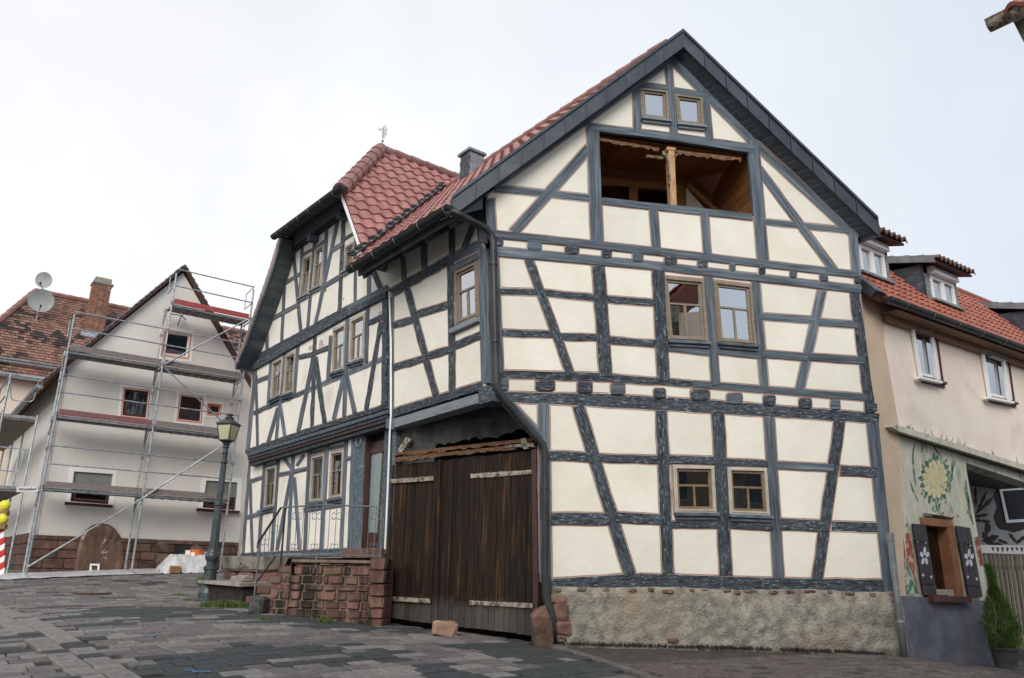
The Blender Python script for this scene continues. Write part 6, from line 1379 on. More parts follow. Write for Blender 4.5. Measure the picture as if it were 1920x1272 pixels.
for (lv, by), mt in tm.items():
    u0, u1 = bays[by]; z = zl[lv]
    for d_ in ((.5,) if lv != 3 else (.45,)): rail(u0, u1, z + d_ + .05); rail(u0, u1, z + 1.0)
    mb = MB(); mb.prism([WQ.P(u0 + .05, z - .02, .02), WQ.P(u1 - .05, z - .02, .02), WQ.P(u1 - .05, z + .13, .02), WQ.P(u0 + .05, z + .13, .02)], WQ.n3 * -.03); mb.build('toe_board', mt, sc)
    for k in range(2):
        o0 = -.05 - k * .33; mb = MB(); mb.prism([WQ.P(u0 + .03, z - .07, o0), WQ.P(u1 - .03, z - .07, o0), WQ.P(u1 - .03, z - .07, o0 - .30), WQ.P(u0 + .03, z - .07, o0 - .30)], (0, 0, .045)); dk = mb.build('deck', 'deck', sc)
        mb = MB(); mb.prism([WQ.P(u0 + .03, z - .09, o0 + .012), WQ.P(u1 - .03, z - .09, o0 + .012), WQ.P(u1 - .03, z - .03, o0 + .012), WQ.P(u0 + .03, z - .03, o0 + .012)], WQ.n3 * -.01); mb.build('deck_edge', 'galv', dk)
        if by == 1:
            for q_ in range(9):
                uu = u0 + (u1 - u0) * (q_ + .5) / 9; mb = MB(); mb.prism([WQ.P(uu, z - .078, o0 - .02), WQ.P(uu + .03, z - .078, o0 - .02), WQ.P(uu + .03, z - .078, o0 - .28), WQ.P(uu, z - .078, o0 - .28)], (0, 0, -.012)); mb.build('deck_rib', 'galv', dk)
    for uu in (u0, u1): mb = MB(); mb.tube([WQ.P(uu, z - .10, .0), WQ.P(uu, z - .10, IN)], .02, 6); mb.build('transom', 'galv', sc); mb = MB(); mb.tube([WQ.P(uu, z - .45, IN), WQ.P(uu, z - .10, IN + .35)], .014, 6); mb.build('transom_strut', 'galv', sc)
def diag(a, c, o=.07): mb = MB(); mb.tube([WQ.px(*a, o), WQ.px(*c, o)], .022, 7); mb.build('brace', 'galv', sc)
diag((52, 1063), (268, 934)); diag((268, 934), (418, 835)); diag((309, 690), (416, 790)); diag((309, 683), (463, 600))
for (uu, z, s_) in ((uC_, zl[3], 1), (uB_, zl[3], -1), (uA_, zl[2], -1)):      # end guard frames
    mb = MB(); e = .0; mb.tube([WQ.P(uu, z + .5, -.02), WQ.P(uu, z + .45, IN + .1), WQ.P(uu, z + .95, IN + .1), WQ.P(uu, z + 1.0, -.02)], .014, 6); mb.build('end_guard', 'galv', sc)
mb = MB()
for a in ((344, 591), (322, 589), (333, 611), (349, 600)): mb.tube([SP(340, 592, .1), SP(*a, .4)], .014, 5)
mb.build('wall_tie', 'iron_bk', sc)
# side scaffold round the corner
s2 = thing('scaffolding', 'second scaffold along the side wall at the left edge, its rails catching warm light', 'scaffolding', Z0(WQ.P(uA_ - .9, 0)[:2]))
Xo = -WS.d3; A_c = WQ.P(uA_ - .02, 0, -.3); base = WS.P(uL - 1.15, 0, -.25); basei = WS.P(uL - .38, 0, -.25); bd = -WS.n3
def tubeS(a, c, r_, nm, mt='galv'): mb = MB(); mb.tube([a, c], r_, 7); return mb.build(nm, mt, s2)
for k in range(4):
    for bb in (base, basei):
        p = bb + bd * (k * 2.4); tubeS(Vector((p.x, p.y, gh(p.x, p.y))), Vector((p.x, p.y, zl[1] + (1.1 if bb is base else .1))), .026, 'standard')
for lv in (0, 1):
    z = Vector((0, 0, zl[lv]))
    for k in range(3):
        a = base + bd * (k * 2.4) + z; c = base + bd * ((k + 1) * 2.4) + z
        for h_ in (.5, 1.0): tubeS(a + Vector((0, 0, h_)) + Xo * .03, c + Vector((0, 0, h_)) + Xo * .03, .02, 'guard_rail')
        mb = MB(); mb.prism([a + Xo * .02 + Vector((0, 0, -.02)), c + Xo * .02 + Vector((0, 0, -.02)), c + Xo * .02 + Vector((0, 0, .14)), a + Xo * .02 + Vector((0, 0, .14))], Xo * -.03); mb.build('toe_board', 'toe_g', s2)
        w_ = (basei - base); mb = MB(); mb.prism([a + Vector((0, 0, -.08)), c + Vector((0, 0, -.08)), c + w_ + Vector((0, 0, -.08)), a + w_ + Vector((0, 0, -.08))], (0, 0, .05)); mb.build('deck', 'deck', s2)
    e0 = base + z; e1_ = basei + z
    tubeS(e0 + Vector((0, 0, 1)), e1_ + Vector((0, 0, 1)), .018, 'end_rail')
    mb = MB(); mb.tube([e0 + Vector((0, 0, 1)), e0 + (e1_ - e0) * .12 + Vector((0, 0, .5)), e0 + (e1_ - e0) * .2 + Vector((0, 0, .42)), e0 + (e1_ - e0) * .7 + Vector((0, 0, .42)), e0 + (e1_ - e0) * .8 + Vector((0, 0, .5)), e0 + (e1_ - e0) * .85 + Vector((0, 0, 1))], .016, 6); mb.build('end_guard', 'galv', s2)
    mb = MB(); mb.prism([e0 + Vector((0, 0, -.03)), e1_ + Vector((0, 0, -.03)), e1_ + Vector((0, 0, .05)), e0 + Vector((0, 0, .05))], WS.n3 * .02); mb.build('end_transom', 'galv', s2)
# street name sign on the scaffold
sg = thing('street_sign', 'white street name sign reading Winkelhof fixed behind the corner scaffold post', 'sign', WQ.px(52, 915, .05))
sp_ = [WQ.px(x, y, .10) for x, y in ((31, 913), (71, 912), (71, 922), (31, 923))]; mb = MB(); mb.prism(sp_, WQ.n3 * -.012); mb.build('plate', 'whitepl', sg)
tc_ = bpy.data.curves.new('lettering', 'FONT'); tc_.body = 'Winkelhof'; tc_.size = 1; tc_.extrude = .01; tc_.align_x = 'CENTER'; tc_.align_y = 'CENTER'
to = bpy.data.objects.new('tmp', tc_); COL.objects.link(to); bpy.context.view_layer.update(); tm_ = bpy.data.meshes.new_from_object(to); bpy.data.objects.remove(to)
tm_.materials.append(M['signblk']); wpl = (sp_[1] - sp_[0]).length; xsz = max(v.co.x for v in tm_.vertices) - min(v.co.x for v in tm_.vertices); k = wpl * .86 / xsz
inst('lettering', tm_, frameM(sum(sp_, Vector()) / 4 + WQ.n3 * .006, sp_[1] - sp_[0], WQ.n3, (k, k, .3)), sg)
# ================================================================== HOUSE BEHIND, LEFT: old tiles, brick chimney
rB = ray(60, 900); rB = Vector((rB.x, rB.y)).normalized() * 33.; WB2 = Wall(rB, dP)
hB = thing('old_tiled_house', 'cream house with mottled old plain-tile roof and brick chimney behind the scaffolded house', 'house', Z0(WB2.P(0, 0)[:2]))
eb = WB2.px(0, 704, .3); eb2 = WB2.px(85, 712, .3); eb2.z = eb.z; zeb = WB2.px(40, 706, .3).z
e_l = WB2.P(-3.2, zeb, .3); e_r = WB2.P(9.0, zeb, .3)
ssl = Vector((-WB2.n.x, -WB2.n.y, 1.15)).normalized(); nB = WB2.d3.cross(ssl).normalized(); nB = nB if nB.z > 0 else -nB
rdgL = onplane(66, 548, e_l, nB); hgt_s = (rdgL - e_l).dot(ssl); ul_ = (rdgL - e_l).dot(WB2.d3)
mb = MB(); mb.prism([e_l, e_r, e_r + ssl * hgt_s, e_l + ssl * hgt_s + WB2.d3 * ul_], nB * -.12); rBf = mb.build('roof', 'otile2', hB)
V = []; Fc = []; MI = []; rr = random.Random(31); tw, th = .19, .17
for j in range(int(hgt_s / th)):
    v = j * th; us = ul_ * v / hgt_s
    for i in range(int(12.2 / tw)):
        u = i * tw + (j % 2) * tw / 2
        if u < us: continue
        p = e_l + WB2.d3 * u + ssl * v; a = p + nB * (.045 + rr.uniform(0, .008)); q_ = p + WB2.d3 * (tw - .012) + nB * (.045 + rr.uniform(0, .008)); up_ = ssl * th * 1.1 - nB * .03; lo_ = nB * -.022
        k = len(V); V += [a, q_, q_ + up_, a + up_, a + lo_, q_ + lo_]; Fc += [(k, k + 1, k + 2, k + 3), (k + 4, k + 5, k + 1, k)]
        nz = .8 * noise.noise((u * .5, v * .9, 0)) + rr.uniform(-.62, .62); m_ = 2 if nz > .40 else (1 if nz > -.02 else 0); MI += [m_, m_]
o = obj('roof_tiles', V, Fc, ['otile1', 'otile2', 'otile3'], rBf, Matrix.Identity(4), MI); o['kind'] = 'stuff'
for (a, c) in ((e_l, e_l + ssl * hgt_s + WB2.d3 * ul_), (e_l + ssl * hgt_s + WB2.d3 * ul_, e_r + ssl * hgt_s)):
    caps('ridge_cap', a + Vector((0, 0, .05)), c + Vector((0, 0, .05)), .12, .4, 'otile1', rBf, 8)
mb = MB(); mb.tube([e_l + Vector((0, 0, -.02)) + WB2.n3 * .08, e_r + Vector((0, 0, -.02)) + WB2.n3 * .08], .09, 8); mb.build('gutter', 'galv', hB)
e2_ = e_l + Vector((0, 0, .75)); mb = MB(); mb.tube([e_l + ssl * .55 + nB * .15, e_r + ssl * .55 + nB * .15], .05, 8); mb.tube([e_l + ssl * .68 + nB * .18, e_r + ssl * .68 + nB * .18], .05, 8); mb.build('snow_guard', 'slate_l', hB)
mb = MB(); mb.prism([WB2.P(-3.0, .5, 0), WB2.P(9, .5, 0), WB2.P(9, zeb, 0), WB2.P(-3.0, zeb, 0)], WB2.n3 * -6); mb.build('wall', 'cream_w', hB)
cb_ = onplane(176, 620, e_l, nB); chs = thing('x', 'x', 'x', cb_) if False else None
zt_ = (EYE + ray(186, 537) * ((cb_.y) / ray(186, 537).y)).z; hxx = WB2.d3 * .33; hyy = WB2.n3 * .28
mb = MB(); mb.box(Vector((cb_.x, cb_.y, (cb_.z + zt_) / 2)), hxx * .93, hyy * .93, (0, 0, (zt_ - cb_.z) / 2 + .3)); chh = mb.build('chimney', 'mortar', hB)
mb = MB(); mb.box(Vector((cb_.x, cb_.y, zt_ + .04)), hxx * 1.18, hyy * 1.18, (0, 0, .035)); mb.build('chimney_cap', 'zinc', chh)
z = cb_.z - .25; bk_ = [mesh('brick', *rbox(120 + i, .08, .03), 'brick') for i in range(4)]; row = 0
while z < zt_ - .03:
    for i in range(3):
        for (c0_, ax_, nx_, hw) in ((Vector((cb_.x, cb_.y, 0)) + hyy, WB2.d3, WB2.n3, .33), (Vector((cb_.x, cb_.y, 0)) - hxx, WB2.n3, -WB2.d3, .28)):
            f = ((i + .5) / 3 * 2 - 1) * hw; inst('brick', rr.choice(bk_), frameM(c0_ + ax_ * f + Vector((0, 0, z + .04)), ax_, nx_, (hw * 2 / 3 - .015, .068, .05)), chh)
    z += .083; row += 1
mb = MB(); mb.box(Vector((cb_.x, cb_.y, cb_.z - .28)), hxx * 1.5, hyy * 1.5, (0, 0, .12)); mb.build('chimney_flashing', 'galv', chh)
# satellite dishes on a mast
md = onplane(76, 605, e_l, nB); dist = md.length
def pxat(x, y, Y): r_ = ray(x, y); return EYE + r_ * (Y / r_.y)
Yd = md.y - .35
def dish(cx_, cy_, rpx, lab, Yq, tilt):
    c = pxat(cx_, cy_, Yq); rad = rpx / F * (c - EYE).length * .98; t = thing('satellite_dish', lab, 'satellite dish', c, 'satellite dishes on the mast of the old tiled roof')
    ax = ((EYE - c).normalized() + tilt).normalized(); X = ax.orthogonal().normalized(); Y = ax.cross(X); V = [c - ax * rad * .16]; Fc = []
    for j in range(1, 6):
        for q_ in range(24): a_ = q_ * math.pi / 12; r_ = rad * j / 5; V.append(c - ax * rad * .16 * (1 - (j / 5) ** 2) + (X * math.cos(a_) + Y * math.sin(a_)) * r_)
    for q_ in range(24): Fc.append((0, 1 + q_, 1 + (q_ + 1) % 24))
    for j in range(4):
        for q_ in range(24): Fc.append((1 + j * 24 + q_, 1 + (j + 1) * 24 + q_, 1 + (j + 1) * 24 + (q_ + 1) % 24, 1 + j * 24 + (q_ + 1) % 24))
    obj('reflector', V, Fc, 'steel_w', t, smooth=True)
    lo_ = c + Vector((0, 0, -rad * .9)); fp = c + ax * rad * .75 + Vector((0, 0, -rad * .55)); mb = MB(); mb.tube([lo_, fp], .018, 6); mb.build('arm', 'zinc', t); mb = MB(); mb.tube([fp, fp + (c - fp).normalized() * .09], .04, 8); mb.build('receiver', 'iron_bk', t)
    return t
dish(77, 563.5, 19, 'larger lower satellite dish facing the street in front of the mottled roof', Yd, Vector((.1, 0, 0))); dish(82, 525.5, 13.5, 'smaller upper satellite dish against the sky', Yd + .1, Vector((-.45, .1, .1)))
mm = thing('dish_mast', 'thin steel mast carrying the two satellite dishes', 'mast', md); pm_ = pxat(84, 520, Yd + .3); mb = MB(); mb.tube([Vector((pm_.x, pm_.y, md.z - .2)), Vector((pm_.x, pm_.y, pm_.z))], .025, 6); mb.build('pole', 'galv', mm); mb = MB(); mb.tube([Vector((pm_.x, pm_.y, md.z + .15)), pxat(68, 606, Yd + .2)], .015, 5); mb.build('stay', 'galv', mm)
# ================================================================== STREET LAMP
lb = ground_hit(388, 1126); lb = Vector((-6.05, 16.63, 0)); lb.z = gh(lb.x, lb.y)
dlt = EYE + ray(388, 1127) * (16.6 / ray(388, 1127).y); lb = Vector((dlt.x, dlt.y, gh(dlt.x, dlt.y)))
ltop = pxat(424, 828, lb.y); Hh = ltop.z - lb.z
la = thing('street_lamp', 'dark fluted cast iron street lamp with milky lantern standing before the scaffolded house', 'street lamp', lb)
def lz(y, x=410): return pxat(x, y, lb.y).z - lb.z
prof = [(.001, 0), (.20, 0), (.20, .03), (.185, .05), (.185, .16), (.16, .24), (.135, .30), (.125, .34), (.125, lz(1070)), (.15, lz(1068)), (.15, lz(1064)), (.10, lz(1060)), (.10, lz(1054)), (.135, lz(1048)), (.145, lz(1043)), (.13, lz(1037)), (.10, lz(1036)), (.085, lz(1030)), (.068, lz(950)), (.09, lz(948)), (.09, lz(944)), (.058, lz(940)), (.05, lz(870)), (.07, lz(868)), (.07, lz(865)), (.05, lz(862)), (.048, lz(852)), (.068, lz(850)), (.05, lz(847)), (.048, lz(841)), (.07, lz(839)), (.05, lz(836)), (.09, lz(830)), (.04, lz(829)), (.001, lz(829))]
mb = MB(); mb.lathe(lb, prof, 20); mb.build('column', 'lampiron', la)
mb = MB()
for q_ in range(12):
    a_ = q_ * math.pi / 6; 
    for z0_, z1_, r0_, r1_ in ((lz(1030), lz(950), .086, .07), (lz(940), lz(872), .059, .052)): mb.tube([lb + Vector((math.cos(a_) * r0_, math.sin(a_) * r0_, z0_)), lb + Vector((math.cos(a_) * r1_, math.sin(a_) * r1_, z1_))], .008, 4)
mb.build('fluting', 'lampiron', la)
z1_, z2_ = lz(826), lz(797); yaw = .55
def hexr(r_, z): return [lb + Vector((r_ * math.cos(yaw + q_ * math.pi / 2), r_ * math.sin(yaw + q_ * math.pi / 2), z)) for q_ in range(4)]
rb_, rt2 = .155, .235
a, c = hexr(rb_, z1_), hexr(rt2, z2_)
mb = MB(); 
for q_ in range(4): mb.add([a[q_], a[(q_ + 1) % 4], c[(q_ + 1) % 4], c[q_]], [(0, 1, 2, 3)])
mb.build('lantern_glass', 'lampglass', la)
mb = MB()
for q_ in range(4): mb.tube([a[q_], c[q_]], .013, 5); mb.tube([a[q_], a[(q_ + 1) % 4]], .016, 5); mb.tube([c[q_], c[(q_ + 1) % 4]], .02, 5); mb.tube([a[q_], lb + Vector((0, 0, lz(832)))], .012, 5); mb.tube([a[q_].lerp(a[(q_ + 1) % 4], .5), lb + Vector((0, 0, lz(833)))], .008, 5)
mb.prism(hexr(rt2 * 1.14, z2_ + .01), (0, 0, .02)); t2 = hexr(rt2 * 1.08, z2_ + .03); t3 = hexr(.10, lz(786)); mb.add(t2 + t3, [(q_, (q_ + 1) % 4, (q_ + 1) % 4 + 4, q_ + 4) for q_ in range(4)] + [(4, 5, 6, 7)])
mb.lathe(lb, [(.09, lz(786)), (.095, lz(783)), (.05, lz(781.5)), (.05, lz(780)), (.075, lz(778.5)), (.075, lz(776.5)), (.001, lz(775))], 12); mb.build('lantern_frame', 'lampiron', la)
# ================================================================== TROUGH, SLAB, PILE OF MATERIAL, WARNING LAMPS
def atd(x, y, Y): return pxat(x, y, Y)
T0 = atd(408, 1072, 17.3); T1 = atd(492, 1072, 16.0)
tr_d = (T1 - T0); tr_d.z = 0; L_t = tr_d.length; tr_d.normalize(); tr_n = Vector((-tr_d.y, tr_d.x, 0)); zt0 = atd(440, 1043, 16.7).z; zb0 = atd(440, 1071, 16.7).z
st = thing('stone_trough', 'weathered grey stone trough with a dark scribble resting on blocks beside the stairs', 'trough', Vector((T0.x, T0.y, zb0)) + tr_d * L_t / 2)
V = []; Fc = []; ou = [(.0, zt0), (.02, zt0 - .06), (.06, zb0 + .02), (.10, zb0)]
c0_ = Vector((T0.x, T0.y, 0)); wdt_ = .55
lev = [(.0, zt0), (.012, zt0 - .05), (.07, zb0 + .05), (.13, zb0)]
for ins_, z in [(.09, zt0 - .22), (.07, zt0)] + lev:
    for (sx, sy) in ((0, 0), (.5, 0), (1, 0), (1, 1), (.5, 1), (0, 1)):
        V.append(c0_ + tr_d * (ins_ + (L_t - 2 * ins_) * sx) + tr_n * (ins_ + (wdt_ - 2 * ins_) * sy) + Vector((0, 0, z + random.uniform(-.01, .01))))
for j in range(5):
    for i in range(6): Fc.append((j * 6 + i, j * 6 + (i + 1) % 6, (j + 1) * 6 + (i + 1) % 6, (j + 1) * 6 + i))
Fc += [(0, 1, 2, 3, 4, 5), tuple(range(30, 36))]; obj('basin', V, Fc, 'stone_g', st)
pts = [(447, 1057), (453, 1056), (450, 1056), (448, 1064), (451, 1066), (456, 1060), (458, 1057), (455, 1061), (454, 1064), (464, 1063)]; mb = MB(); mb.tube([c0_ + tr_d * ((x - 413) / 77 * L_t) - tr_n * -.035 + tr_n * -.01 * 0 + Vector((0, 0, zt0 - (y - 1042) / 30 * (zt0 - zb0) * 1.0)) for x, y in pts], .006, 4); mb.build('scribble', 'iron_bk', st)
bl = thing('stone_block_stack', 'brown sandstone blocks supporting the trough', 'stones', Vector((T0.x, T0.y, zb0 - .3)) + tr_d * .5)
for k, (f, w_) in enumerate(((.12, .5), (.48, .6), (.84, .5))):
    for j in range(2): zz = zb0 - .10 - j * .2; inst('block', rb[k], frameM(c0_ + tr_d * (L_t * f) + tr_n * .32 + Vector((0, 0, zz)), tr_d, Vector((0, 0, 1)), (w_, .42, .19)), bl)
S0 = c0_ + tr_d * .42 - tr_n * .6; zsl = atd(440, 1096, 15.9).z
o = MB(); o.prism([S0 + Vector((0, 0, zsl)), S0 + tr_d * (L_t - .12) + Vector((0, 0, zsl - .03)), S0 + tr_d * (L_t - .12) + tr_n * .95 + Vector((0, 0, zsl)), S0 + tr_n * .95 + Vector((0, 0, zsl + .02))], (0, 0, .06)); tag(o.build('stone_slab', 'stone_g'), 'flat grey stone slab bridging the dark cellar opening below the trough', 'slab')
o = inst('pale_stone', mesh('pale_stone', *rbox(61, .2, .08), 'stone_g'), frameM(S0 + tr_d * (L_t * .62) + tr_n * .35 + Vector((0, 0, zsl + .11)), tr_d, Vector((0, 0, 1)), (.5, .3, .12)), None); tag(o, 'pale rough stone lying on the slab under the trough', 'stone')
o = MB(); o.prism([S0 + tr_d * .15 + tr_n * .12 + Vector((0, 0, zsl - .45)), S0 + tr_d * (L_t - .2) + tr_n * .12 + Vector((0, 0, zsl - .45)), S0 + tr_d * (L_t - .2) + tr_n * .9 + Vector((0, 0, zsl - .45)), S0 + tr_d * .15 + tr_n * .9 + Vector((0, 0, zsl - .45))], (0, 0, .42)); tag(o.build('cellar_opening_dark', 'moss'), 'near-black solid box standing for the darkness of the cellar opening under the slab', 'hatch')  # solid box coloured near black to imitate the unlit hole
bs = ground_hit(473, 1142); o = inst('dark_block', mesh('dark_block', *rbox(62, .14, .05), 'blackgrey'), frameM(Z0((sA_ + WT.d * .46 + WT.n * .12), .12), WT.d3, Vector((0, 0, 1)), (.24, .3, .25)), None); tag(o, 'small dark stone block at the foot of the stair handrail', 'stone')
# material pile
pc = WS.px(350, 1078, .75); pc = Z0(pc[:2]); pl = MB(); V = []; Fc = []; nx_, ny_ = 34, 20
for j in range(ny_ + 1):
    for i in range(nx_ + 1):
        a, c = i / nx_ * 2 - 1, j / ny_ * 2 - 1; p = pc + WS.d3 * (a * .72) + WS.n3 * (c * .5); m_ = max(abs(a), abs(c)); h_ = .40 * (1 - max(0, (m_ - .55) / .45) ** 1.3) ; h_ = max(0, h_) + .07 * noise.noise((a * 3, c * 3, 1)) + .05 * noise.noise((a * 9, c * 4, 2)); V.append(Z0(p[:2], max(.0, h_) + .01))
for j in range(ny_):
    for i in range(nx_): Fc.append((j * (nx_ + 1) + i, j * (nx_ + 1) + i + 1, (j + 1) * (nx_ + 1) + i + 1, (j + 1) * (nx_ + 1) + i))
tag(obj('covered_pile', V, Fc, 'film_w', smooth=True), 'building material heaped under crumpled white plastic sheeting against the sandstone base', 'pile')
def bucket(p, r_, h_, mat, lab, grp='paint buckets on the covered pile'):
    t = thing('bucket', lab, 'bucket', p, grp); mb = MB(); mb.lathe(p, [(.001, 0), (r_ * .85, 0), (r_, h_), (r_ * 1.06, h_), (r_ * 1.06, h_ + .015), (r_ * .95, h_ + .015), (r_ * .8, .03), (.001, .03)], 18); mb.build('body', mat, t, smooth=False)
    mb = MB(); mb.tube([p + Vector((r_ * 1.08 * math.cos(a_), -.01, h_ * .95 - r_ * .8 * math.sin(a_))) for a_ in [q_ * math.pi / 10 for q_ in range(11)]], .006, 5); mb.build('handle', 'galv', t)
    mb = MB(); mb.prism([p + (-UPc * 0) + Vector((-r_ * .5, -r_ * .98, h_ * .3)), p + Vector((r_ * .1, -r_ * 1.02, h_ * .3)), p + Vector((r_ * .1, -r_ * 1.04, h_ * .75)), p + Vector((-r_ * .5, -r_ * 1.0, h_ * .75))], (0, .01, 0)); mb.build('paper_label', 'whitepl', t)
def onpile(x, y, o_=.75): p = WS.px(x, y, o_); return p
q1 = onpile(367, 1051); q2_ = onpile(379, 1053, .6); q3 = onpile(355, 1049, .5)
bucket(q1, .17, .27, 'bucket_o', 'orange paint bucket with white paper label on the covered pile'); bucket(q2_, .15, .24, 'whitepl', 'white bucket to the right of the orange one'); bucket(q3, .13, .22, 'whitepl', 'white bucket half behind the orange one')
cl = inst('folded_cloth', mesh('folded_cloth', *rbox(70, .25, .12), 'navy'), frameM(onpile(344, 1047, .6), WS.d3 + Vector((0, 0, -.1)), Vector((0, 0, 1)), (.4, .25, .07)), None); tag(cl, 'dark navy bag lying on the covered pile beside the buckets', 'bag')
cl = inst('cement_sack', mesh('cement_sack', *rbox(71, .3, .08), 'whitepl'), frameM(onpile(349, 1059, .95), WS.d3 + Vector((0, 0, .25)), WS.n3 + Vector((0, 0, 1.2)), (.5, .3, .05)), None); tag(cl, 'white paper sack slumped over the front of the pile', 'sack')
cl = inst('cardboard_box', mesh('cardboard_box', *rbox(72, .06, .03), 'cardb'), frameM(Z0(WS.px(326, 1078, 1.2)[:2], .1), WS.d3, Vector((0, 0, 1)), (.26, .2, .18)), None); tag(cl, 'small brown box on the ground at the foot of the pile', 'box')
# grass
def tuft(name, x, y, rx_, n, h_, lab, ry=.16):
    c = ground_hit(x, y); rr = random.Random(int(x)); V = []; Fc = []
    for i in range(n):
        a_ = rr.random() * 6.28; r_ = rr.random() ** .8 * (.75 + .45 * noise.noise((math.cos(a_) * 2, math.sin(a_) * 2, x))); p = Z0((c.x + math.cos(a_) * r_ * rx_, c.y + math.sin(a_) * r_ * ry)); L_ = h_ * rr.uniform(.4, 1.1) * (1.1 - r_ * .5); b_ = rr.random() * 6.28; s_ = Vector((math.cos(b_), math.sin(b_), 0)) * .006; ln_ = Vector((rr.uniform(-.5, .5), rr.uniform(-.5, .5), 1)).normalized() * L_
        k = len(V); V += [p - s_, p + s_, p + ln_ * .6 + s_ * .7, p + ln_ * .6 - s_ * .7, p + ln_ + Vector((ln_.x, ln_.y, 0)) * .5]; Fc += [(k, k + 1, k + 2, k + 3), (k + 3, k + 2, k + 4)]
    tag(obj(name, V, Fc, 'grass'), lab, 'grass', kind='stuff')
tuft('grass', 424, 1139, .62, 1500, .14, 'patch of grass growing from the paving joints beside the lamp base', .2); tuft('grass', 446, 1132, .35, 500, .22, 'taller grass in front of the cellar opening', .1)
tuft('grass', 378, 1098, .12, 400, .26, 'grass tuft behind the lamp base', .1); tuft('grass', 336, 1117, .3, 120, .05, 'thin grass in the paving joints', .05); tuft('grass', 350, 1127, .14, 60, .05, 'sparse grass blades in a joint', .04)
tuft('grass', 607, 1168, .12, 260, .12, 'grass tuft at the foot of the sandstone stair wall', .05); tuft('grass', 500, 1163, .35, 90, .05, 'sparse grass along the stair wall', .05); tuft('grass', 651, 1166, .1, 110, .07, 'few grass blades by the stair wall', .03)
tuft('grass', 463, 1079, .08, 60, .16, 'grass sprouting under the stone trough', .05)
for k, (x, wd_) in enumerate(((1090, 90), (1190, 90), (1290, 90), (1390, 90), (1500, 100), (1600, 90))):
    c = WF.px(x, 1213 + (x - 1043) * .025, .14); rr = random.Random(k); V = []; Fc = []
    for i in range(420):
        p = WF.P(WF.uz(x, 1200)[0] + rr.uniform(-.4, .4), 0, .10 + rr.random() ** 2 * .07); p = Z0(p[:2]); L_ = rr.uniform(.02, .06); s_ = Vector((.006, 0, 0)); t_ = Vector((rr.uniform(-.02, .02), rr.uniform(-.02, .02), L_)); q_ = len(V); V += [p - s_, p + s_, p + t_]; Fc.append((q_, q_ + 1, q_ + 2))
    tag(obj('moss_fringe', V, Fc, 'moss'), 'dark moss fringe along the foot of the rough plinth', 'moss', 'moss along the plinth', 'stuff')
# warning lamps and barrier at the left edge
wlz = thing('warning_barrier', 'red and white striped warning board with two round yellow lamps at the left edge', 'barrier', Z0(atd(4, 1085, 17.)[:2]))
Yw = 17.; 
def wp(x, y, o_=0): return atd(x, y, Yw - o_)
def stripe(y0, y1, mt): mb = MB(); mb.prism([wp(-22, y0 + 12), wp(9, y0 - 5), wp(7, y1 - 5), wp(-24, y1 + 12)], (0, .03, 0)); mb.build('stripe', mt, wlz)
for k in range(8): stripe(992 + k * 11.5 - 3, 992 + (k + 1) * 11.5 - 3, 'sred' if k % 2 == 0 else 'white')
mb = MB(); mb.tube([wp(-6, 1100), wp(-4, 990)], .03, 6); mb.build('post', 'galv', wlz)
for (x, y) in ((8, 948), (4, 973)):
    c = wp(x, y, .08); ax = Vector((0, -1, 0)); mb = MB(); mb.tube([c, c + ax * .02, c + ax * .05, c + ax * .065], [.105, .105, .07, .001], 18); lm = mb.build('lamp_lens', 'yellow', wlz); mb = MB(); mb.tube([c - ax * .05, c], .108, 18); mb.build('lamp_housing', 'yellow', lm); mb = MB(); mb.box(c + Vector((0, .03, -.16)), (.1, 0, 0), (0, .05, 0), (0, 0, .05)); mb.build('battery_case', 'cardb', lm)
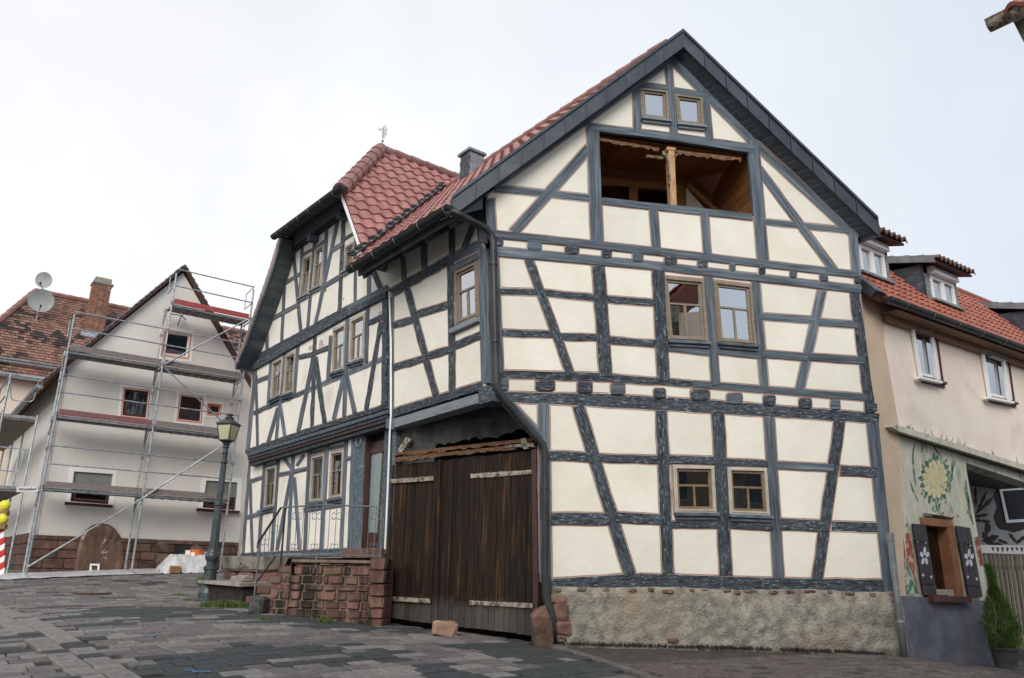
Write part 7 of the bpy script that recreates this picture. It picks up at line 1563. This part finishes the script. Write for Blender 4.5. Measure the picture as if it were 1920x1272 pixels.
# yellow marker by the left house corner
mb = MB(); mb.tube([atd(455, 1040, 19.3), atd(456, 1026, 19.3)], .05, 8); tag(mb.build('marker_cap', 'yellow'), 'small yellow protective cap beside the corner of the left timbered house', 'marker')
# ================================================================== HOUSES ACROSS THE STREET (mirrored in the window panes)
def across(name, lab, u0, u1, dist_, ze, zr, wmat, rmat, gable=False):
    wl = Wall(-WF.n * 0 + Vector((0, 0)) + WF.n * dist_, WF.d); t = thing(name, lab, 'house', Vector((*(wl.p + WF.d * (u0 + u1) / 2), 0))); P = lambda u, z, o: Vector((wl.p.x + WF.d.x * u + WF.n.x * o, wl.p.y + WF.d.y * u + WF.n.y * o, z))
    mb = MB(); mb.prism([P(u0, -.6, 0), P(u1, -.6, 0), P(u1, ze, 0), P(u0, ze, 0)], WF.n3 * 7); mb.build('wall', wmat, t)
    mb = MB(); mb.prism([P(u0 - .3, ze - .1, -.3), P((u0 + u1) / 2, zr, -.3), P(u1 + .3, ze - .1, -.3)], WF.n3 * 7.6) if gable else mb.prism([P(u0 - .2, ze - .1, -.4), P(u0 - .2, zr, 3.5), P(u0 - .2, ze - .1, 7.4)], WF.d3 * (u1 - u0 + .4)); mb.build('roof', rmat, t)
    n = int((u1 - u0) / 2.3)
    for i in range(n):
        for z in (1.6, 4.1):
            u = u0 + (i + .5) * (u1 - u0) / n; mb = MB(); mb.prism([P(u - .45, z, -.02), P(u + .45, z, -.02), P(u + .45, z + 1.2, -.02), P(u - .45, z + 1.2, -.02)], -WF.n3 * .03); w_ = mb.build('window', 'white', t); mb = MB(); mb.prism([P(u - .36, z + .1, -.055), P(u + .36, z + .1, -.055), P(u + .36, z + 1.1, -.055), P(u - .36, z + 1.1, -.055)], -WF.n3 * .006); mb.build('pane', 'glass_dk', w_)
across('street_house', 'tall grey gabled house with dark red roof across the street, mirrored in the upper window', 5.2, 12.5, 3.6, 10.2, 12.9, 'render_g', 'otile2', True)
across('street_house', 'low cream house across the street left of the tall gabled one', -9, 5, 3.8, 5.2, 8.4, 'cream_w', 'otile1')
across('street_house', 'low grey house across the street right of the tall gabled one', 12.9, 21, 3.8, 5.4, 8.0, 'render_g', 'otile2')
